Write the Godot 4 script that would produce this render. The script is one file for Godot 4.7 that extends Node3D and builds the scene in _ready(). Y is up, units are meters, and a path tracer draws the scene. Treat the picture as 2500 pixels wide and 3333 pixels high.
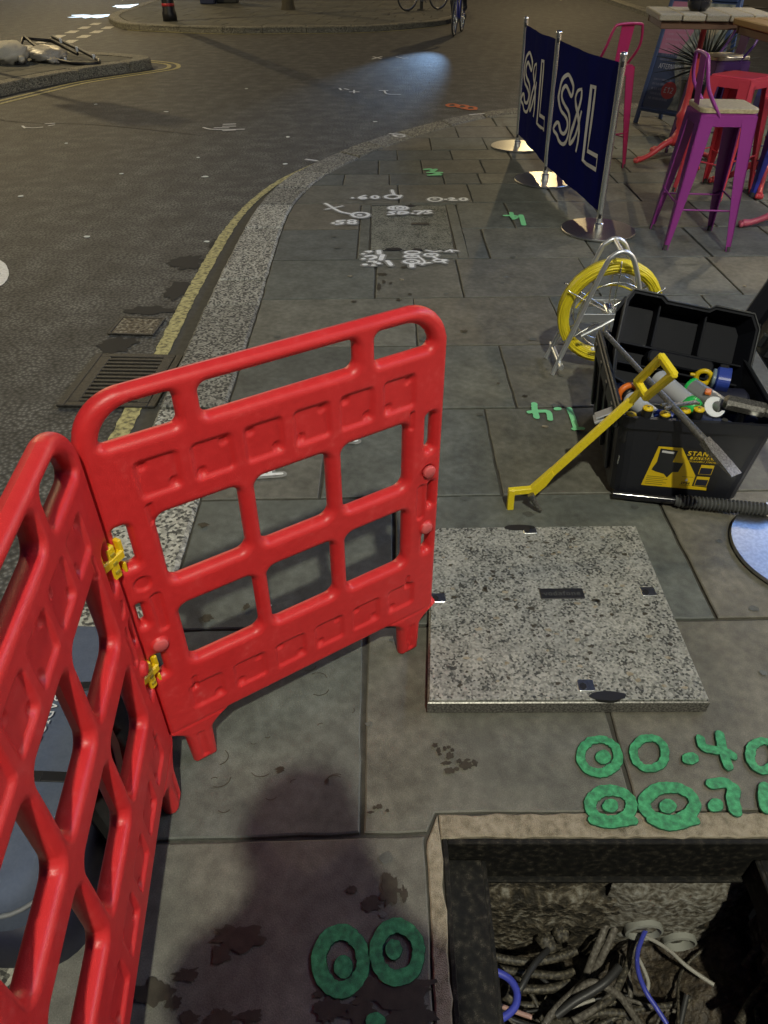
extends Node3D
# Night pavement with an opened cable chamber, red barriers, tool box and cafe barriers.
var M := {}
var taken := {}
var rng := RandomNumberGenerator.new()
var nz := FastNoiseLite.new()
const ROAD := -0.06

const MARKS := [
["white depth mark point six zero","w","d",0,0,[-0.227,-5.723,-0.228,-5.716,-0.231,-5.71,-0.236,-5.706,-0.242,-5.706,-0.247,-5.71,-0.25,-5.716,-0.252,-5.723,-0.251,-5.731,-0.248,-5.737,-0.243,-5.741,-0.237,-5.741,-0.232,-5.737,-0.228,-5.731]],
["white depth mark point six zero","w","s",0.0225,0,[-0.145,-5.792,-0.177,-5.756,-0.188,-5.721,-0.168,-5.693,-0.14,-5.706,-0.148,-5.736,-0.172,-5.731]],
["white depth mark point six zero","w","r",0.0225,0,[-0.047,-5.741,-0.048,-5.729,-0.051,-5.719,-0.056,-5.711,-0.063,-5.705,-0.069,-5.703,-0.076,-5.705,-0.083,-5.711,-0.088,-5.719,-0.091,-5.729,-0.093,-5.741,-0.092,-5.753,-0.088,-5.763,-0.084,-5.772,-0.077,-5.777,-0.07,-5.779,-0.063,-5.777,-0.057,-5.772,-0.052,-5.763,-0.048,-5.753]],
["ring with stick","w","r",0.025,0,[0.12,-5.754,0.117,-5.738,0.109,-5.724,0.097,-5.713,0.081,-5.706,0.064,-5.703,0.047,-5.706,0.032,-5.713,0.02,-5.724,0.012,-5.738,0.01,-5.754,0.012,-5.769,0.02,-5.783,0.033,-5.795,0.048,-5.802,0.065,-5.804,0.083,-5.802,0.098,-5.795,0.11,-5.783,0.118,-5.769]],
["ring with stick","w","s",0.025,0,[0.063,-5.943,0.068,-5.877,0.078,-5.812]],
["ring with stick","w","d",0,0,[0.142,-5.779,0.141,-5.768,0.137,-5.759,0.132,-5.754,0.126,-5.754,0.121,-5.759,0.117,-5.768,0.116,-5.779,0.118,-5.79,0.122,-5.799,0.127,-5.804,0.133,-5.804,0.138,-5.799,0.141,-5.79]],
["ring and point two zero","w","r",0.02,0,[0.438,-5.684,0.435,-5.667,0.426,-5.652,0.415,-5.64,0.4,-5.632,0.384,-5.63,0.369,-5.632,0.355,-5.64,0.345,-5.652,0.339,-5.667,0.337,-5.684,0.34,-5.7,0.348,-5.716,0.36,-5.728,0.375,-5.736,0.391,-5.738,0.406,-5.736,0.42,-5.728,0.43,-5.716,0.437,-5.7]],
["ring and point two zero","w","d",0,0,[0.4,-5.693,0.398,-5.687,0.393,-5.682,0.387,-5.679,0.38,-5.679,0.374,-5.682,0.37,-5.687,0.369,-5.693,0.371,-5.7,0.375,-5.705,0.382,-5.708,0.389,-5.708,0.395,-5.705,0.399,-5.7]],
["ring and point two zero","w","d",0,0,[0.481,-5.681,0.479,-5.674,0.475,-5.668,0.47,-5.664,0.464,-5.664,0.459,-5.668,0.456,-5.674,0.455,-5.681,0.457,-5.689,0.461,-5.695,0.466,-5.698,0.472,-5.698,0.477,-5.695,0.48,-5.689]],
["ring and point two zero","w","s",0.0225,0,[0.497,-5.706,0.523,-5.716,0.527,-5.693,0.498,-5.654,0.547,-5.654]],
["ring and point two zero","w","r",0.0225,0,[0.626,-5.681,0.624,-5.671,0.62,-5.662,0.614,-5.655,0.606,-5.651,0.599,-5.649,0.591,-5.651,0.585,-5.655,0.58,-5.662,0.577,-5.671,0.577,-5.681,0.579,-5.691,0.583,-5.7,0.589,-5.707,0.597,-5.712,0.604,-5.713,0.612,-5.712,0.618,-5.707,0.623,-5.7,0.626,-5.691]],
["cross and line to ring","w","s",0.0225,0,[-0.437,-5.576,-0.404,-5.517,-0.366,-5.447,-0.311,-5.363,-0.235,-5.316]],
["cross and line to ring","w","s",0.015,0,[-0.425,-5.429,-0.37,-5.465,-0.307,-5.512]],
["cross and line to ring","w","r",0.025,0,[-0.111,-5.289,-0.114,-5.271,-0.122,-5.254,-0.134,-5.241,-0.15,-5.233,-0.168,-5.23,-0.186,-5.233,-0.202,-5.241,-0.215,-5.254,-0.224,-5.271,-0.228,-5.289,-0.225,-5.308,-0.218,-5.324,-0.205,-5.338,-0.189,-5.346,-0.171,-5.349,-0.153,-5.346,-0.136,-5.338,-0.123,-5.324,-0.114,-5.308]],
["cross and line to ring","w","d",0,0,[-0.155,-5.285,-0.156,-5.276,-0.162,-5.269,-0.17,-5.266,-0.178,-5.266,-0.186,-5.269,-0.192,-5.276,-0.194,-5.285,-0.193,-5.293,-0.187,-5.3,-0.179,-5.304,-0.171,-5.304,-0.163,-5.3,-0.157,-5.293]],
["point five eight","w","d",0,0,[-0.34,-5.101,-0.341,-5.094,-0.344,-5.088,-0.349,-5.085,-0.355,-5.085,-0.36,-5.088,-0.364,-5.094,-0.366,-5.101,-0.365,-5.108,-0.362,-5.114,-0.357,-5.117,-0.351,-5.117,-0.346,-5.114,-0.342,-5.108]],
["point five eight","w","s",0.0225,0,[-0.277,-5.164,-0.322,-5.153,-0.325,-5.128,-0.291,-5.118,-0.298,-5.085,-0.329,-5.074]],
["point five eight","w","r",0.02,0,[-0.2,-5.151,-0.201,-5.146,-0.204,-5.14,-0.209,-5.136,-0.216,-5.133,-0.223,-5.132,-0.231,-5.133,-0.238,-5.136,-0.244,-5.14,-0.247,-5.146,-0.249,-5.151,-0.248,-5.157,-0.245,-5.163,-0.239,-5.167,-0.232,-5.169,-0.225,-5.17,-0.217,-5.169,-0.21,-5.167,-0.205,-5.163,-0.201,-5.157]],
["point five eight","w","r",0.02,0,[-0.197,-5.103,-0.198,-5.097,-0.201,-5.091,-0.207,-5.086,-0.214,-5.084,-0.222,-5.083,-0.23,-5.084,-0.237,-5.086,-0.243,-5.091,-0.247,-5.097,-0.248,-5.103,-0.247,-5.11,-0.244,-5.115,-0.238,-5.12,-0.231,-5.123,-0.223,-5.124,-0.215,-5.123,-0.208,-5.12,-0.202,-5.115,-0.198,-5.11]],
["lower left dots and digits","w","d",0,0,[-0.115,-4.478,-0.117,-4.472,-0.12,-4.468,-0.126,-4.465,-0.133,-4.465,-0.139,-4.468,-0.143,-4.472,-0.144,-4.478,-0.143,-4.484,-0.139,-4.489,-0.133,-4.491,-0.127,-4.491,-0.121,-4.489,-0.117,-4.484]],
["lower left dots and digits","w","d",0,0,[-0.112,-4.388,-0.114,-4.382,-0.117,-4.377,-0.123,-4.374,-0.129,-4.374,-0.135,-4.377,-0.139,-4.382,-0.141,-4.388,-0.14,-4.395,-0.136,-4.4,-0.13,-4.403,-0.124,-4.403,-0.118,-4.4,-0.114,-4.395]],
["lower left dots and digits","w","d",0,0,[-0.097,-4.287,-0.098,-4.28,-0.104,-4.274,-0.111,-4.27,-0.119,-4.27,-0.127,-4.274,-0.132,-4.28,-0.134,-4.287,-0.132,-4.295,-0.127,-4.301,-0.12,-4.304,-0.112,-4.304,-0.104,-4.301,-0.099,-4.295]],
["lower left dots and digits","w","d",0,0,[-0.049,-4.275,-0.051,-4.269,-0.055,-4.265,-0.061,-4.263,-0.068,-4.263,-0.074,-4.265,-0.079,-4.269,-0.08,-4.275,-0.079,-4.28,-0.075,-4.285,-0.068,-4.287,-0.061,-4.287,-0.055,-4.285,-0.051,-4.28]],
["lower left dots and digits","w","s",0.0205,0,[-0.113,-4.517,-0.084,-4.524,-0.095,-4.504]],
["lower left dots and digits","w","s",0.0305,0,[-0.033,-4.531,-0.03,-4.476]],
["lower left dots and digits","w","s",0.0305,0,[-0.009,-4.45,-0.02,-4.367]],
["lower left dots and digits","w","s",0.027,0,[0.021,-4.345,0.033,-4.308,0.042,-4.276]],
["lower left dots and digits","w","s",0.024,0,[-0.111,-4.426,-0.071,-4.438,-0.051,-4.405,-0.082,-4.377]],
["lower left dots and digits","w","s",0.0205,0,[-0.09,-4.335,-0.053,-4.332,-0.058,-4.308]],
["lower left dots and digits","w","d",0,0,[-0.017,-4.3,-0.019,-4.294,-0.023,-4.289,-0.029,-4.286,-0.036,-4.286,-0.043,-4.289,-0.047,-4.294,-0.049,-4.3,-0.047,-4.306,-0.043,-4.311,-0.037,-4.314,-0.03,-4.314,-0.023,-4.311,-0.019,-4.306]],
["column of rings with stem","w","r",0.017,0,[0.224,-4.505,0.222,-4.497,0.215,-4.49,0.205,-4.485,0.192,-4.481,0.178,-4.48,0.164,-4.481,0.151,-4.485,0.141,-4.49,0.135,-4.497,0.133,-4.505,0.136,-4.513,0.142,-4.52,0.152,-4.526,0.165,-4.53,0.179,-4.531,0.193,-4.53,0.206,-4.526,0.216,-4.52,0.222,-4.513]],
["column of rings with stem","w","r",0.017,0,[0.216,-4.433,0.214,-4.425,0.207,-4.418,0.198,-4.413,0.186,-4.409,0.173,-4.408,0.16,-4.409,0.148,-4.413,0.139,-4.418,0.133,-4.425,0.131,-4.433,0.133,-4.441,0.139,-4.448,0.149,-4.453,0.161,-4.457,0.174,-4.458,0.187,-4.457,0.199,-4.453,0.208,-4.448,0.214,-4.441]],
["column of rings with stem","w","r",0.0185,0,[0.213,-4.34,0.21,-4.329,0.204,-4.32,0.193,-4.313,0.181,-4.308,0.167,-4.306,0.153,-4.308,0.14,-4.313,0.131,-4.32,0.124,-4.329,0.123,-4.34,0.125,-4.35,0.132,-4.36,0.142,-4.367,0.155,-4.372,0.169,-4.374,0.183,-4.372,0.195,-4.367,0.205,-4.36,0.211,-4.35]],
["column of rings with stem","w","d",0,0,[0.185,-4.338,0.183,-4.333,0.179,-4.329,0.173,-4.327,0.167,-4.327,0.162,-4.329,0.158,-4.333,0.156,-4.338,0.158,-4.343,0.162,-4.347,0.168,-4.349,0.174,-4.349,0.18,-4.347,0.183,-4.343]],
["column of rings with stem","w","s",0.0305,0,[0.168,-4.3,0.167,-4.25]],
["column of rings with stem","w","d",0,0,[0.188,-4.433,0.186,-4.429,0.182,-4.425,0.176,-4.423,0.17,-4.423,0.164,-4.425,0.16,-4.429,0.159,-4.433,0.161,-4.437,0.165,-4.441,0.171,-4.443,0.177,-4.443,0.183,-4.441,0.187,-4.437]],
["column of rings with stem","w","s",0.0135,0,[0.221,-4.405,0.242,-4.356,0.246,-4.316,0.23,-4.281]],
["column of rings with stem","w","s",0.017,0,[0.212,-4.3,0.245,-4.305,0.28,-4.316]],
["rings and scrawl beside","w","r",0.017,0,[0.336,-4.458,0.333,-4.45,0.327,-4.442,0.317,-4.436,0.305,-4.433,0.293,-4.431,0.28,-4.433,0.268,-4.436,0.26,-4.442,0.254,-4.45,0.252,-4.458,0.255,-4.466,0.261,-4.474,0.27,-4.48,0.282,-4.484,0.295,-4.485,0.308,-4.484,0.32,-4.48,0.328,-4.474,0.334,-4.466]],
["rings and scrawl beside","w","d",0,0,[0.31,-4.46,0.309,-4.455,0.304,-4.452,0.298,-4.45,0.292,-4.45,0.286,-4.452,0.282,-4.455,0.281,-4.46,0.283,-4.464,0.287,-4.467,0.293,-4.469,0.299,-4.469,0.305,-4.467,0.309,-4.464]],
["rings and scrawl beside","w","s",0.017,0,[0.303,-4.426,0.316,-4.405,0.327,-4.388]],
["rings and scrawl beside","w","r",0.0155,0,[0.361,-4.356,0.36,-4.349,0.355,-4.344,0.349,-4.339,0.34,-4.336,0.332,-4.335,0.323,-4.336,0.315,-4.339,0.309,-4.344,0.306,-4.349,0.305,-4.356,0.306,-4.362,0.311,-4.368,0.317,-4.373,0.325,-4.376,0.334,-4.377,0.343,-4.376,0.351,-4.373,0.357,-4.368,0.36,-4.362]],
["rings and scrawl beside","w","s",0.017,0,[0.357,-4.372,0.382,-4.364,0.36,-4.34,0.373,-4.316]],
["rings and scrawl beside","w","s",0.0135,0,[0.268,-4.539,0.313,-4.517,0.355,-4.527]],
["rings and scrawl beside","w","s",0.0135,0,[0.389,-4.517,0.426,-4.539,0.466,-4.527]],
["rings and scrawl beside","w","s",0.012,0,[0.418,-4.548,0.429,-4.505]],
["ten and sd seventy three on cover","w","r",0.0225,0.004,[0.17,-5.444,0.167,-5.429,0.157,-5.416,0.142,-5.405,0.123,-5.398,0.102,-5.396,0.081,-5.398,0.062,-5.405,0.048,-5.416,0.038,-5.429,0.035,-5.444,0.038,-5.459,0.048,-5.473,0.063,-5.484,0.082,-5.491,0.103,-5.493,0.124,-5.491,0.143,-5.484,0.158,-5.473,0.168,-5.459]],
["ten and sd seventy three on cover","w","s",0.0225,0.004,[0.067,-5.472,0.065,-5.414]],
["ten and sd seventy three on cover","w","r",0.02,0.004,[0.142,-5.444,0.141,-5.437,0.137,-5.431,0.132,-5.426,0.125,-5.422,0.118,-5.421,0.111,-5.422,0.104,-5.426,0.099,-5.431,0.096,-5.437,0.095,-5.444,0.096,-5.451,0.099,-5.458,0.105,-5.463,0.111,-5.466,0.119,-5.467,0.126,-5.466,0.133,-5.463,0.138,-5.458,0.141,-5.451]],
["ten and sd seventy three on cover","w","s",0.0225,0.004,[0.075,-5.353,0.039,-5.342,0.065,-5.315,0.061,-5.289,0.032,-5.284]],
["ten and sd seventy three on cover","w","s",0.0225,0.004,[0.111,-5.351,0.107,-5.293,0.154,-5.306,0.17,-5.335,0.145,-5.353,0.117,-5.351]],
["ten and sd seventy three on cover","w","d",0,0.004,[0.217,-5.311,0.216,-5.305,0.212,-5.3,0.207,-5.298,0.202,-5.298,0.197,-5.3,0.194,-5.305,0.193,-5.311,0.194,-5.316,0.198,-5.321,0.203,-5.324,0.208,-5.324,0.213,-5.321,0.216,-5.316]],
["ten and sd seventy three on cover","w","s",0.0225,0.004,[0.225,-5.362,0.287,-5.36,0.257,-5.32,0.243,-5.289]],
["ten and sd seventy three on cover","w","s",0.02,0.004,[0.298,-5.373,0.338,-5.373,0.311,-5.342,0.338,-5.32,0.296,-5.3]],
["letters behind the barrier","w","s",0.015,0,[-0.464,-2.114,-0.42,-2.118,-0.377,-2.124]],
["letters behind the barrier","w","s",0.015,0,[-0.423,-2.159,-0.419,-2.118]],
["letters behind the barrier","w","s",0.0175,0,[-0.166,-2.35,-0.109,-2.344]],
["green r shaped scrawl","l","s",0.04,0,[0.351,-6.592,0.395,-6.604]],
["green r shaped scrawl","l","s",0.04,0,[0.407,-6.558,0.444,-6.592,0.412,-6.519]],
["green r shaped scrawl","l","s",0.04,0,[0.375,-6.485,0.483,-6.48,0.421,-6.419,0.469,-6.409,0.377,-6.398]],
["green plus and slash","l","s",0.032,0,[0.863,-5.273,0.911,-5.277,0.95,-5.257]],
["green plus and slash","l","s",0.032,0,[0.917,-5.341,0.911,-5.23]],
["green plus and slash","l","s",0.036,0,[0.978,-5.281,0.973,-5.183,0.965,-5.063]],
["green plus and slash","l","s",0.028,0,[0.939,-5.222,0.911,-5.191]],
["green four point one","l","s",0.0256,0,[0.636,-2.629,0.63,-2.584,0.628,-2.52]],
["green four point one","l","s",0.024,0,[0.604,-2.561,0.65,-2.568,0.683,-2.56,0.681,-2.504]],
["green four point one","l","d",0,0,[0.744,-2.587,0.742,-2.581,0.736,-2.576,0.728,-2.574,0.72,-2.574,0.713,-2.576,0.709,-2.581,0.708,-2.587,0.711,-2.593,0.717,-2.597,0.725,-2.6,0.733,-2.6,0.74,-2.597,0.744,-2.593]],
["green four point one","l","s",0.024,0,[0.775,-2.587,0.776,-2.524,0.771,-2.434]],
["green four point one","l","s",0.0208,0,[0.761,-2.428,0.797,-2.432]],
["green rings and point four zero","g","r",0.0221,0,[0.563,-0.962,0.557,-0.948,0.548,-0.936,0.535,-0.927,0.521,-0.92,0.507,-0.918,0.494,-0.92,0.483,-0.927,0.475,-0.936,0.471,-0.948,0.472,-0.962,0.477,-0.976,0.487,-0.989,0.499,-0.999,0.513,-1.006,0.528,-1.008,0.542,-1.006,0.553,-0.999,0.561,-0.989,0.564,-0.976]],
["green rings and point four zero","g","d",0,0,[0.545,-0.959,0.541,-0.951,0.534,-0.945,0.526,-0.941,0.517,-0.941,0.511,-0.945,0.507,-0.951,0.507,-0.959,0.511,-0.968,0.518,-0.974,0.526,-0.978,0.535,-0.978,0.542,-0.974,0.545,-0.968]],
["green rings and point four zero","g","r",0.0204,0,[0.678,-0.97,0.672,-0.957,0.664,-0.946,0.653,-0.937,0.64,-0.931,0.628,-0.929,0.617,-0.931,0.608,-0.937,0.602,-0.946,0.6,-0.957,0.602,-0.97,0.607,-0.983,0.616,-0.994,0.627,-1.004,0.64,-1.01,0.652,-1.012,0.664,-1.01,0.673,-1.004,0.678,-0.994,0.68,-0.983]],
["green rings and point four zero","g","d",0,0,[0.754,-0.955,0.75,-0.948,0.742,-0.943,0.733,-0.94,0.724,-0.94,0.717,-0.943,0.713,-0.948,0.713,-0.955,0.717,-0.962,0.725,-0.968,0.734,-0.971,0.744,-0.971,0.751,-0.968,0.755,-0.962]],
["green rings and point four zero","g","s",0.0221,0,[0.776,-1.009,0.776,-0.986,0.798,-0.978,0.823,-0.974,0.838,-0.962]],
["green rings and point four zero","g","s",0.0221,0,[0.828,-1.021,0.82,-0.979,0.816,-0.934]],
["green rings and point four zero","g","r",0.0204,0,[0.939,-0.962,0.933,-0.95,0.924,-0.939,0.914,-0.931,0.903,-0.925,0.893,-0.923,0.885,-0.925,0.879,-0.931,0.876,-0.939,0.876,-0.95,0.879,-0.962,0.886,-0.974,0.894,-0.986,0.905,-0.995,0.916,-1,0.926,-1.002,0.935,-1,0.941,-0.995,0.944,-0.986,0.943,-0.974]],
["green rings over the mortar edge","g","r",0.0255,0,[0.562,-0.837,0.556,-0.826,0.547,-0.816,0.535,-0.808,0.52,-0.803,0.505,-0.801,0.492,-0.803,0.48,-0.808,0.471,-0.816,0.467,-0.826,0.467,-0.837,0.472,-0.849,0.481,-0.859,0.494,-0.867,0.508,-0.873,0.524,-0.874,0.538,-0.873,0.55,-0.867,0.558,-0.859,0.562,-0.849]],
["green rings over the mortar edge","g","d",0,0,[0.53,-0.836,0.527,-0.829,0.521,-0.824,0.513,-0.821,0.505,-0.821,0.498,-0.824,0.494,-0.829,0.494,-0.836,0.498,-0.843,0.504,-0.849,0.512,-0.852,0.52,-0.852,0.527,-0.849,0.53,-0.843]],
["green rings over the mortar edge","g","r",0.0272,0,[0.705,-0.84,0.698,-0.828,0.686,-0.817,0.671,-0.809,0.653,-0.803,0.636,-0.801,0.619,-0.803,0.605,-0.809,0.595,-0.817,0.59,-0.828,0.591,-0.84,0.597,-0.853,0.609,-0.864,0.624,-0.873,0.642,-0.879,0.661,-0.881,0.678,-0.879,0.692,-0.873,0.702,-0.864,0.706,-0.853]],
["green rings over the mortar edge","g","d",0,0,[0.662,-0.834,0.658,-0.827,0.65,-0.821,0.641,-0.818,0.633,-0.818,0.626,-0.821,0.622,-0.827,0.623,-0.834,0.627,-0.842,0.634,-0.848,0.643,-0.851,0.652,-0.851,0.659,-0.848,0.662,-0.842]],
["green rings over the mortar edge","g","s",0.0255,0,[0.76,-0.889,0.794,-0.892,0.804,-0.877]],
["green rings over the mortar edge","g","s",0.0289,0,[0.808,-0.877,0.796,-0.852,0.791,-0.824]],
["green rings over the mortar edge","g","d",0,0,[0.769,-0.836,0.764,-0.829,0.757,-0.824,0.749,-0.821,0.741,-0.821,0.735,-0.824,0.732,-0.829,0.732,-0.836,0.737,-0.843,0.744,-0.849,0.752,-0.852,0.76,-0.852,0.766,-0.849,0.769,-0.843]],
["green rings over the mortar edge","g","s",0.0255,0,[0.881,-0.881,0.867,-0.856,0.861,-0.828]],
["green rings over the mortar edge","g","s",0.0187,0,[0.463,-0.801,0.498,-0.792,0.556,-0.801]],
["green rings over the mortar edge","g","s",0.0187,0,[0.593,-0.801,0.629,-0.786,0.693,-0.801]],
["pair of green rings by the stains","g","r",0.0281,0,[-0.04,-0.522,-0.042,-0.507,-0.048,-0.494,-0.056,-0.484,-0.068,-0.477,-0.08,-0.475,-0.093,-0.477,-0.105,-0.484,-0.115,-0.494,-0.122,-0.507,-0.125,-0.522,-0.124,-0.538,-0.119,-0.552,-0.11,-0.563,-0.098,-0.571,-0.085,-0.573,-0.071,-0.571,-0.059,-0.563,-0.049,-0.552,-0.043,-0.538]],
["pair of green rings by the stains","g","d",0,0,[-0.06,-0.513,-0.061,-0.504,-0.066,-0.497,-0.073,-0.493,-0.081,-0.493,-0.088,-0.497,-0.094,-0.504,-0.096,-0.513,-0.095,-0.521,-0.09,-0.528,-0.083,-0.532,-0.075,-0.532,-0.067,-0.528,-0.062,-0.521]],
["pair of green rings by the stains","g","r",0.0255,0,[0.067,-0.537,0.064,-0.523,0.058,-0.511,0.049,-0.501,0.037,-0.495,0.025,-0.493,0.012,-0.495,0.001,-0.501,-0.008,-0.511,-0.014,-0.523,-0.016,-0.537,-0.014,-0.552,-0.008,-0.565,0.001,-0.576,0.013,-0.582,0.026,-0.585,0.039,-0.582,0.051,-0.576,0.06,-0.565,0.065,-0.552]],
["pair of green rings by the stains","g","d",0,0,[0.035,-0.542,0.033,-0.534,0.029,-0.528,0.022,-0.525,0.015,-0.525,0.008,-0.528,0.004,-0.534,0.002,-0.542,0.004,-0.55,0.009,-0.556,0.015,-0.56,0.022,-0.56,0.029,-0.556,0.033,-0.55]],
["pair of green rings by the stains","g","d",0,0,[0.003,-0.425,0.001,-0.42,-0.004,-0.415,-0.011,-0.413,-0.019,-0.413,-0.026,-0.415,-0.031,-0.42,-0.033,-0.425,-0.031,-0.431,-0.026,-0.435,-0.019,-0.438,-0.011,-0.438,-0.004,-0.435,0.001,-0.431]],
["white road tick","w","s",0.025,-0.06,[-3.986,-8.767,-3.913,-8.651]],
["white road tick","w","s",0.025,-0.06,[-3.923,-8.677,-3.826,-8.659,-3.739,-8.695]],
["white road tick","w","s",0.03,-0.06,[-3.77,-8.877,-3.687,-8.904]],
["white road tick","w","s",0.03,-0.06,[-3.692,-8.767,-3.654,-8.812]],
["white road scrawl","w","s",0.03,-0.06,[-1.971,-8.677,-1.876,-8.589,-1.701,-8.572,-1.52,-8.589]],
["white road scrawl","w","s",0.035,-0.06,[-1.777,-8.849,-1.663,-8.867]],
["white road scrawl","w","s",0.03,-0.06,[-1.767,-8.74,-1.64,-8.749]],
["white road scrawl","w","s",0.03,-0.06,[-1.842,-8.651,-1.697,-8.651]],
["white road scrawl","w","s",0.03,-0.06,[-1.725,-8.503,-1.606,-8.537]],
["white cross in the lamp pool","w","s",0.04,-0.06,[-0.2,-14.469,-0.043,-14.787]],
["white cross in the lamp pool","w","s",0.04,-0.06,[-0.189,-14.764,-0.05,-14.491]],
["white cross in the lamp pool","w","s",0.04,-0.06,[0.221,-14.741,0.307,-14.626]],
["white cross in the lamp pool","w","s",0.04,-0.06,[0.334,-14.536,0.413,-14.581]],
["white ticks below the pool","w","s",0.03,-0.06,[-0.615,-11.335,-0.588,-11.193]],
["white ticks below the pool","w","s",0.03,-0.06,[-0.544,-11.292,-0.488,-11.221]],
["white ticks below the pool","w","s",0.03,-0.06,[-0.46,-11.028,-0.343,-11.028]],
["white ticks below the pool","w","s",0.025,-0.06,[-0.409,-11.166,-0.401,-10.934]],
["white ticks below the pool","w","s",0.03,-0.06,[-0.06,-11.138,0.047,-11.124]],
["white ticks below the pool","w","s",0.025,-0.06,[0.006,-11.097,0.046,-10.854,0.218,-10.815]],
["orange scrawl","o","r",0.049,-0.06,[0.907,-10.03,0.902,-10.002,0.891,-9.976,0.876,-9.956,0.858,-9.943,0.838,-9.939,0.82,-9.943,0.803,-9.956,0.791,-9.976,0.784,-10.002,0.783,-10.03,0.788,-10.058,0.799,-10.084,0.814,-10.105,0.832,-10.118,0.852,-10.122,0.871,-10.118,0.887,-10.105,0.9,-10.084,0.906,-10.058]],
["orange scrawl","o","r",0.049,-0.06,[1.028,-9.95,1.023,-9.922,1.012,-9.897,0.996,-9.878,0.978,-9.865,0.959,-9.861,0.94,-9.865,0.924,-9.878,0.912,-9.897,0.906,-9.922,0.905,-9.95,0.91,-9.978,0.921,-10.004,0.936,-10.024,0.955,-10.037,0.974,-10.041,0.993,-10.037,1.009,-10.024,1.021,-10.004,1.028,-9.978]],
["orange scrawl","o","r",0.049,-0.06,[1.118,-9.827,1.112,-9.797,1.101,-9.769,1.085,-9.747,1.067,-9.733,1.048,-9.729,1.03,-9.733,1.014,-9.747,1.003,-9.769,0.997,-9.797,0.997,-9.827,1.002,-9.858,1.014,-9.886,1.029,-9.908,1.048,-9.923,1.067,-9.928,1.086,-9.923,1.101,-9.908,1.113,-9.886,1.119,-9.858]],
["orange scrawl","o","s",0.042,-0.06,[0.952,-9.783,1.109,-9.729]],
["white kerb mark","w","s",0.025,0,[0.065,-8.051,0.128,-8.027,0.204,-8.011]],
["white kerb mark","w","r",0.02,0,[0.207,-7.933,0.204,-7.918,0.197,-7.905,0.187,-7.895,0.174,-7.888,0.159,-7.886,0.145,-7.888,0.132,-7.895,0.122,-7.905,0.115,-7.918,0.113,-7.933,0.116,-7.947,0.122,-7.96,0.133,-7.971,0.146,-7.977,0.161,-7.98,0.175,-7.977,0.188,-7.971,0.199,-7.96,0.205,-7.947]],
["white kerb mark","w","s",0.025,0,[0.094,-7.98,0.118,-7.901]],
["white kerb dash","w","s",0.025,-0.03,[-0.709,-7.091,-0.614,-7.04]],
["white kerb dash","w","s",0.025,0,[0.97,-9.057,1.238,-9.177,1.556,-9.393]],
["white ring on the road","w","r",0.05,-0.06,[-2.325,-4.305,-2.299,-4.229,-2.287,-4.163,-2.29,-4.112,-2.306,-4.079,-2.335,-4.068,-2.373,-4.079,-2.418,-4.112,-2.465,-4.163,-2.511,-4.229,-2.551,-4.305,-2.581,-4.382,-2.597,-4.454,-2.598,-4.512,-2.582,-4.55,-2.551,-4.564,-2.509,-4.55,-2.46,-4.512,-2.41,-4.454,-2.363,-4.382]],
]
const STAINS := [[-0.287,-0.563,0.049,0.022,0],[-0.314,-0.534,0.017,0.017,0],[-0.375,-0.5,0.024,0.011,0],[-0.43,-0.47,0.037,0.02,0],[-0.389,-0.454,0.013,0.012,0],[-0.356,-0.428,0.018,0.01,0],[-0.295,-0.428,0.027,0.013,0],[-0.245,-0.433,0.025,0.01,0],[0.014,-0.652,0.021,0.026,0],[0.005,-0.678,0.009,0.011,0],[0.041,-0.645,0.007,0.015,0],[-0.027,-0.627,0.022,0.014,0],[-0.067,-0.655,0.009,0.007,0],[0,-0.475,0.084,0.029,0],[-0.101,-0.441,0.028,0.018,0],[-0.039,-0.435,0.033,0.017,0],[-0.121,-0.468,0.009,0.007,0],[0.052,-0.435,0.046,0.023,0],[0.159,-0.964,0.009,0.009,0],[0.149,-0.945,0.012,0.006,0],[0.156,-0.923,0.012,0.009,0],[0.196,-0.937,0.014,0.011,0],[0.217,-0.944,0.006,0.009,0],[0.132,-0.979,0.005,0.007,0],[0.166,-0.979,0.005,0.005,0],[0.172,-0.928,0.006,0.006,0],[0.18,-0.95,0.006,0.006,0],[0.148,-0.983,0.004,0.006,0],[0.135,-0.968,0.005,0.003,0],[-0.011,-0.834,0.007,0.006,0],[0.008,-0.825,0.004,0.004,0],[-0.022,-0.832,0.003,0.005,0],[-0.03,-0.821,0.007,0.003,0],[0.124,-0.993,0.007,0.006,0],[0.158,-0.988,0.005,0.004,0],[0.2,-0.953,0.006,0.004,0],[-0.009,-4.136,0.024,0.022,0],[0,-4.018,0.01,0.026,0],[0.039,-3.997,0.009,0.017,0],[-0.028,-3.942,0.01,0.05,0],[0.121,-4.251,0.02,0.017,0],[0.407,-3.352,0.018,0.015,0],[-0.163,-3.727,0.015,0.012,0],[0.083,-3.754,0.014,0.018,0],[0.144,-3.832,0.011,0.012,0],[0.608,-2.7,0.01,0.01,0],[0.507,-2.811,0.007,0.008,0],[-0.605,-1.832,0.017,0.011,0],[-0.514,-1.41,0.018,0.012,0],[-0.405,-1.456,0.009,0.012,0],[-0.246,-0.926,0.01,0.009,0],[-0.132,-0.898,0.004,0.006,0]]
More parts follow.
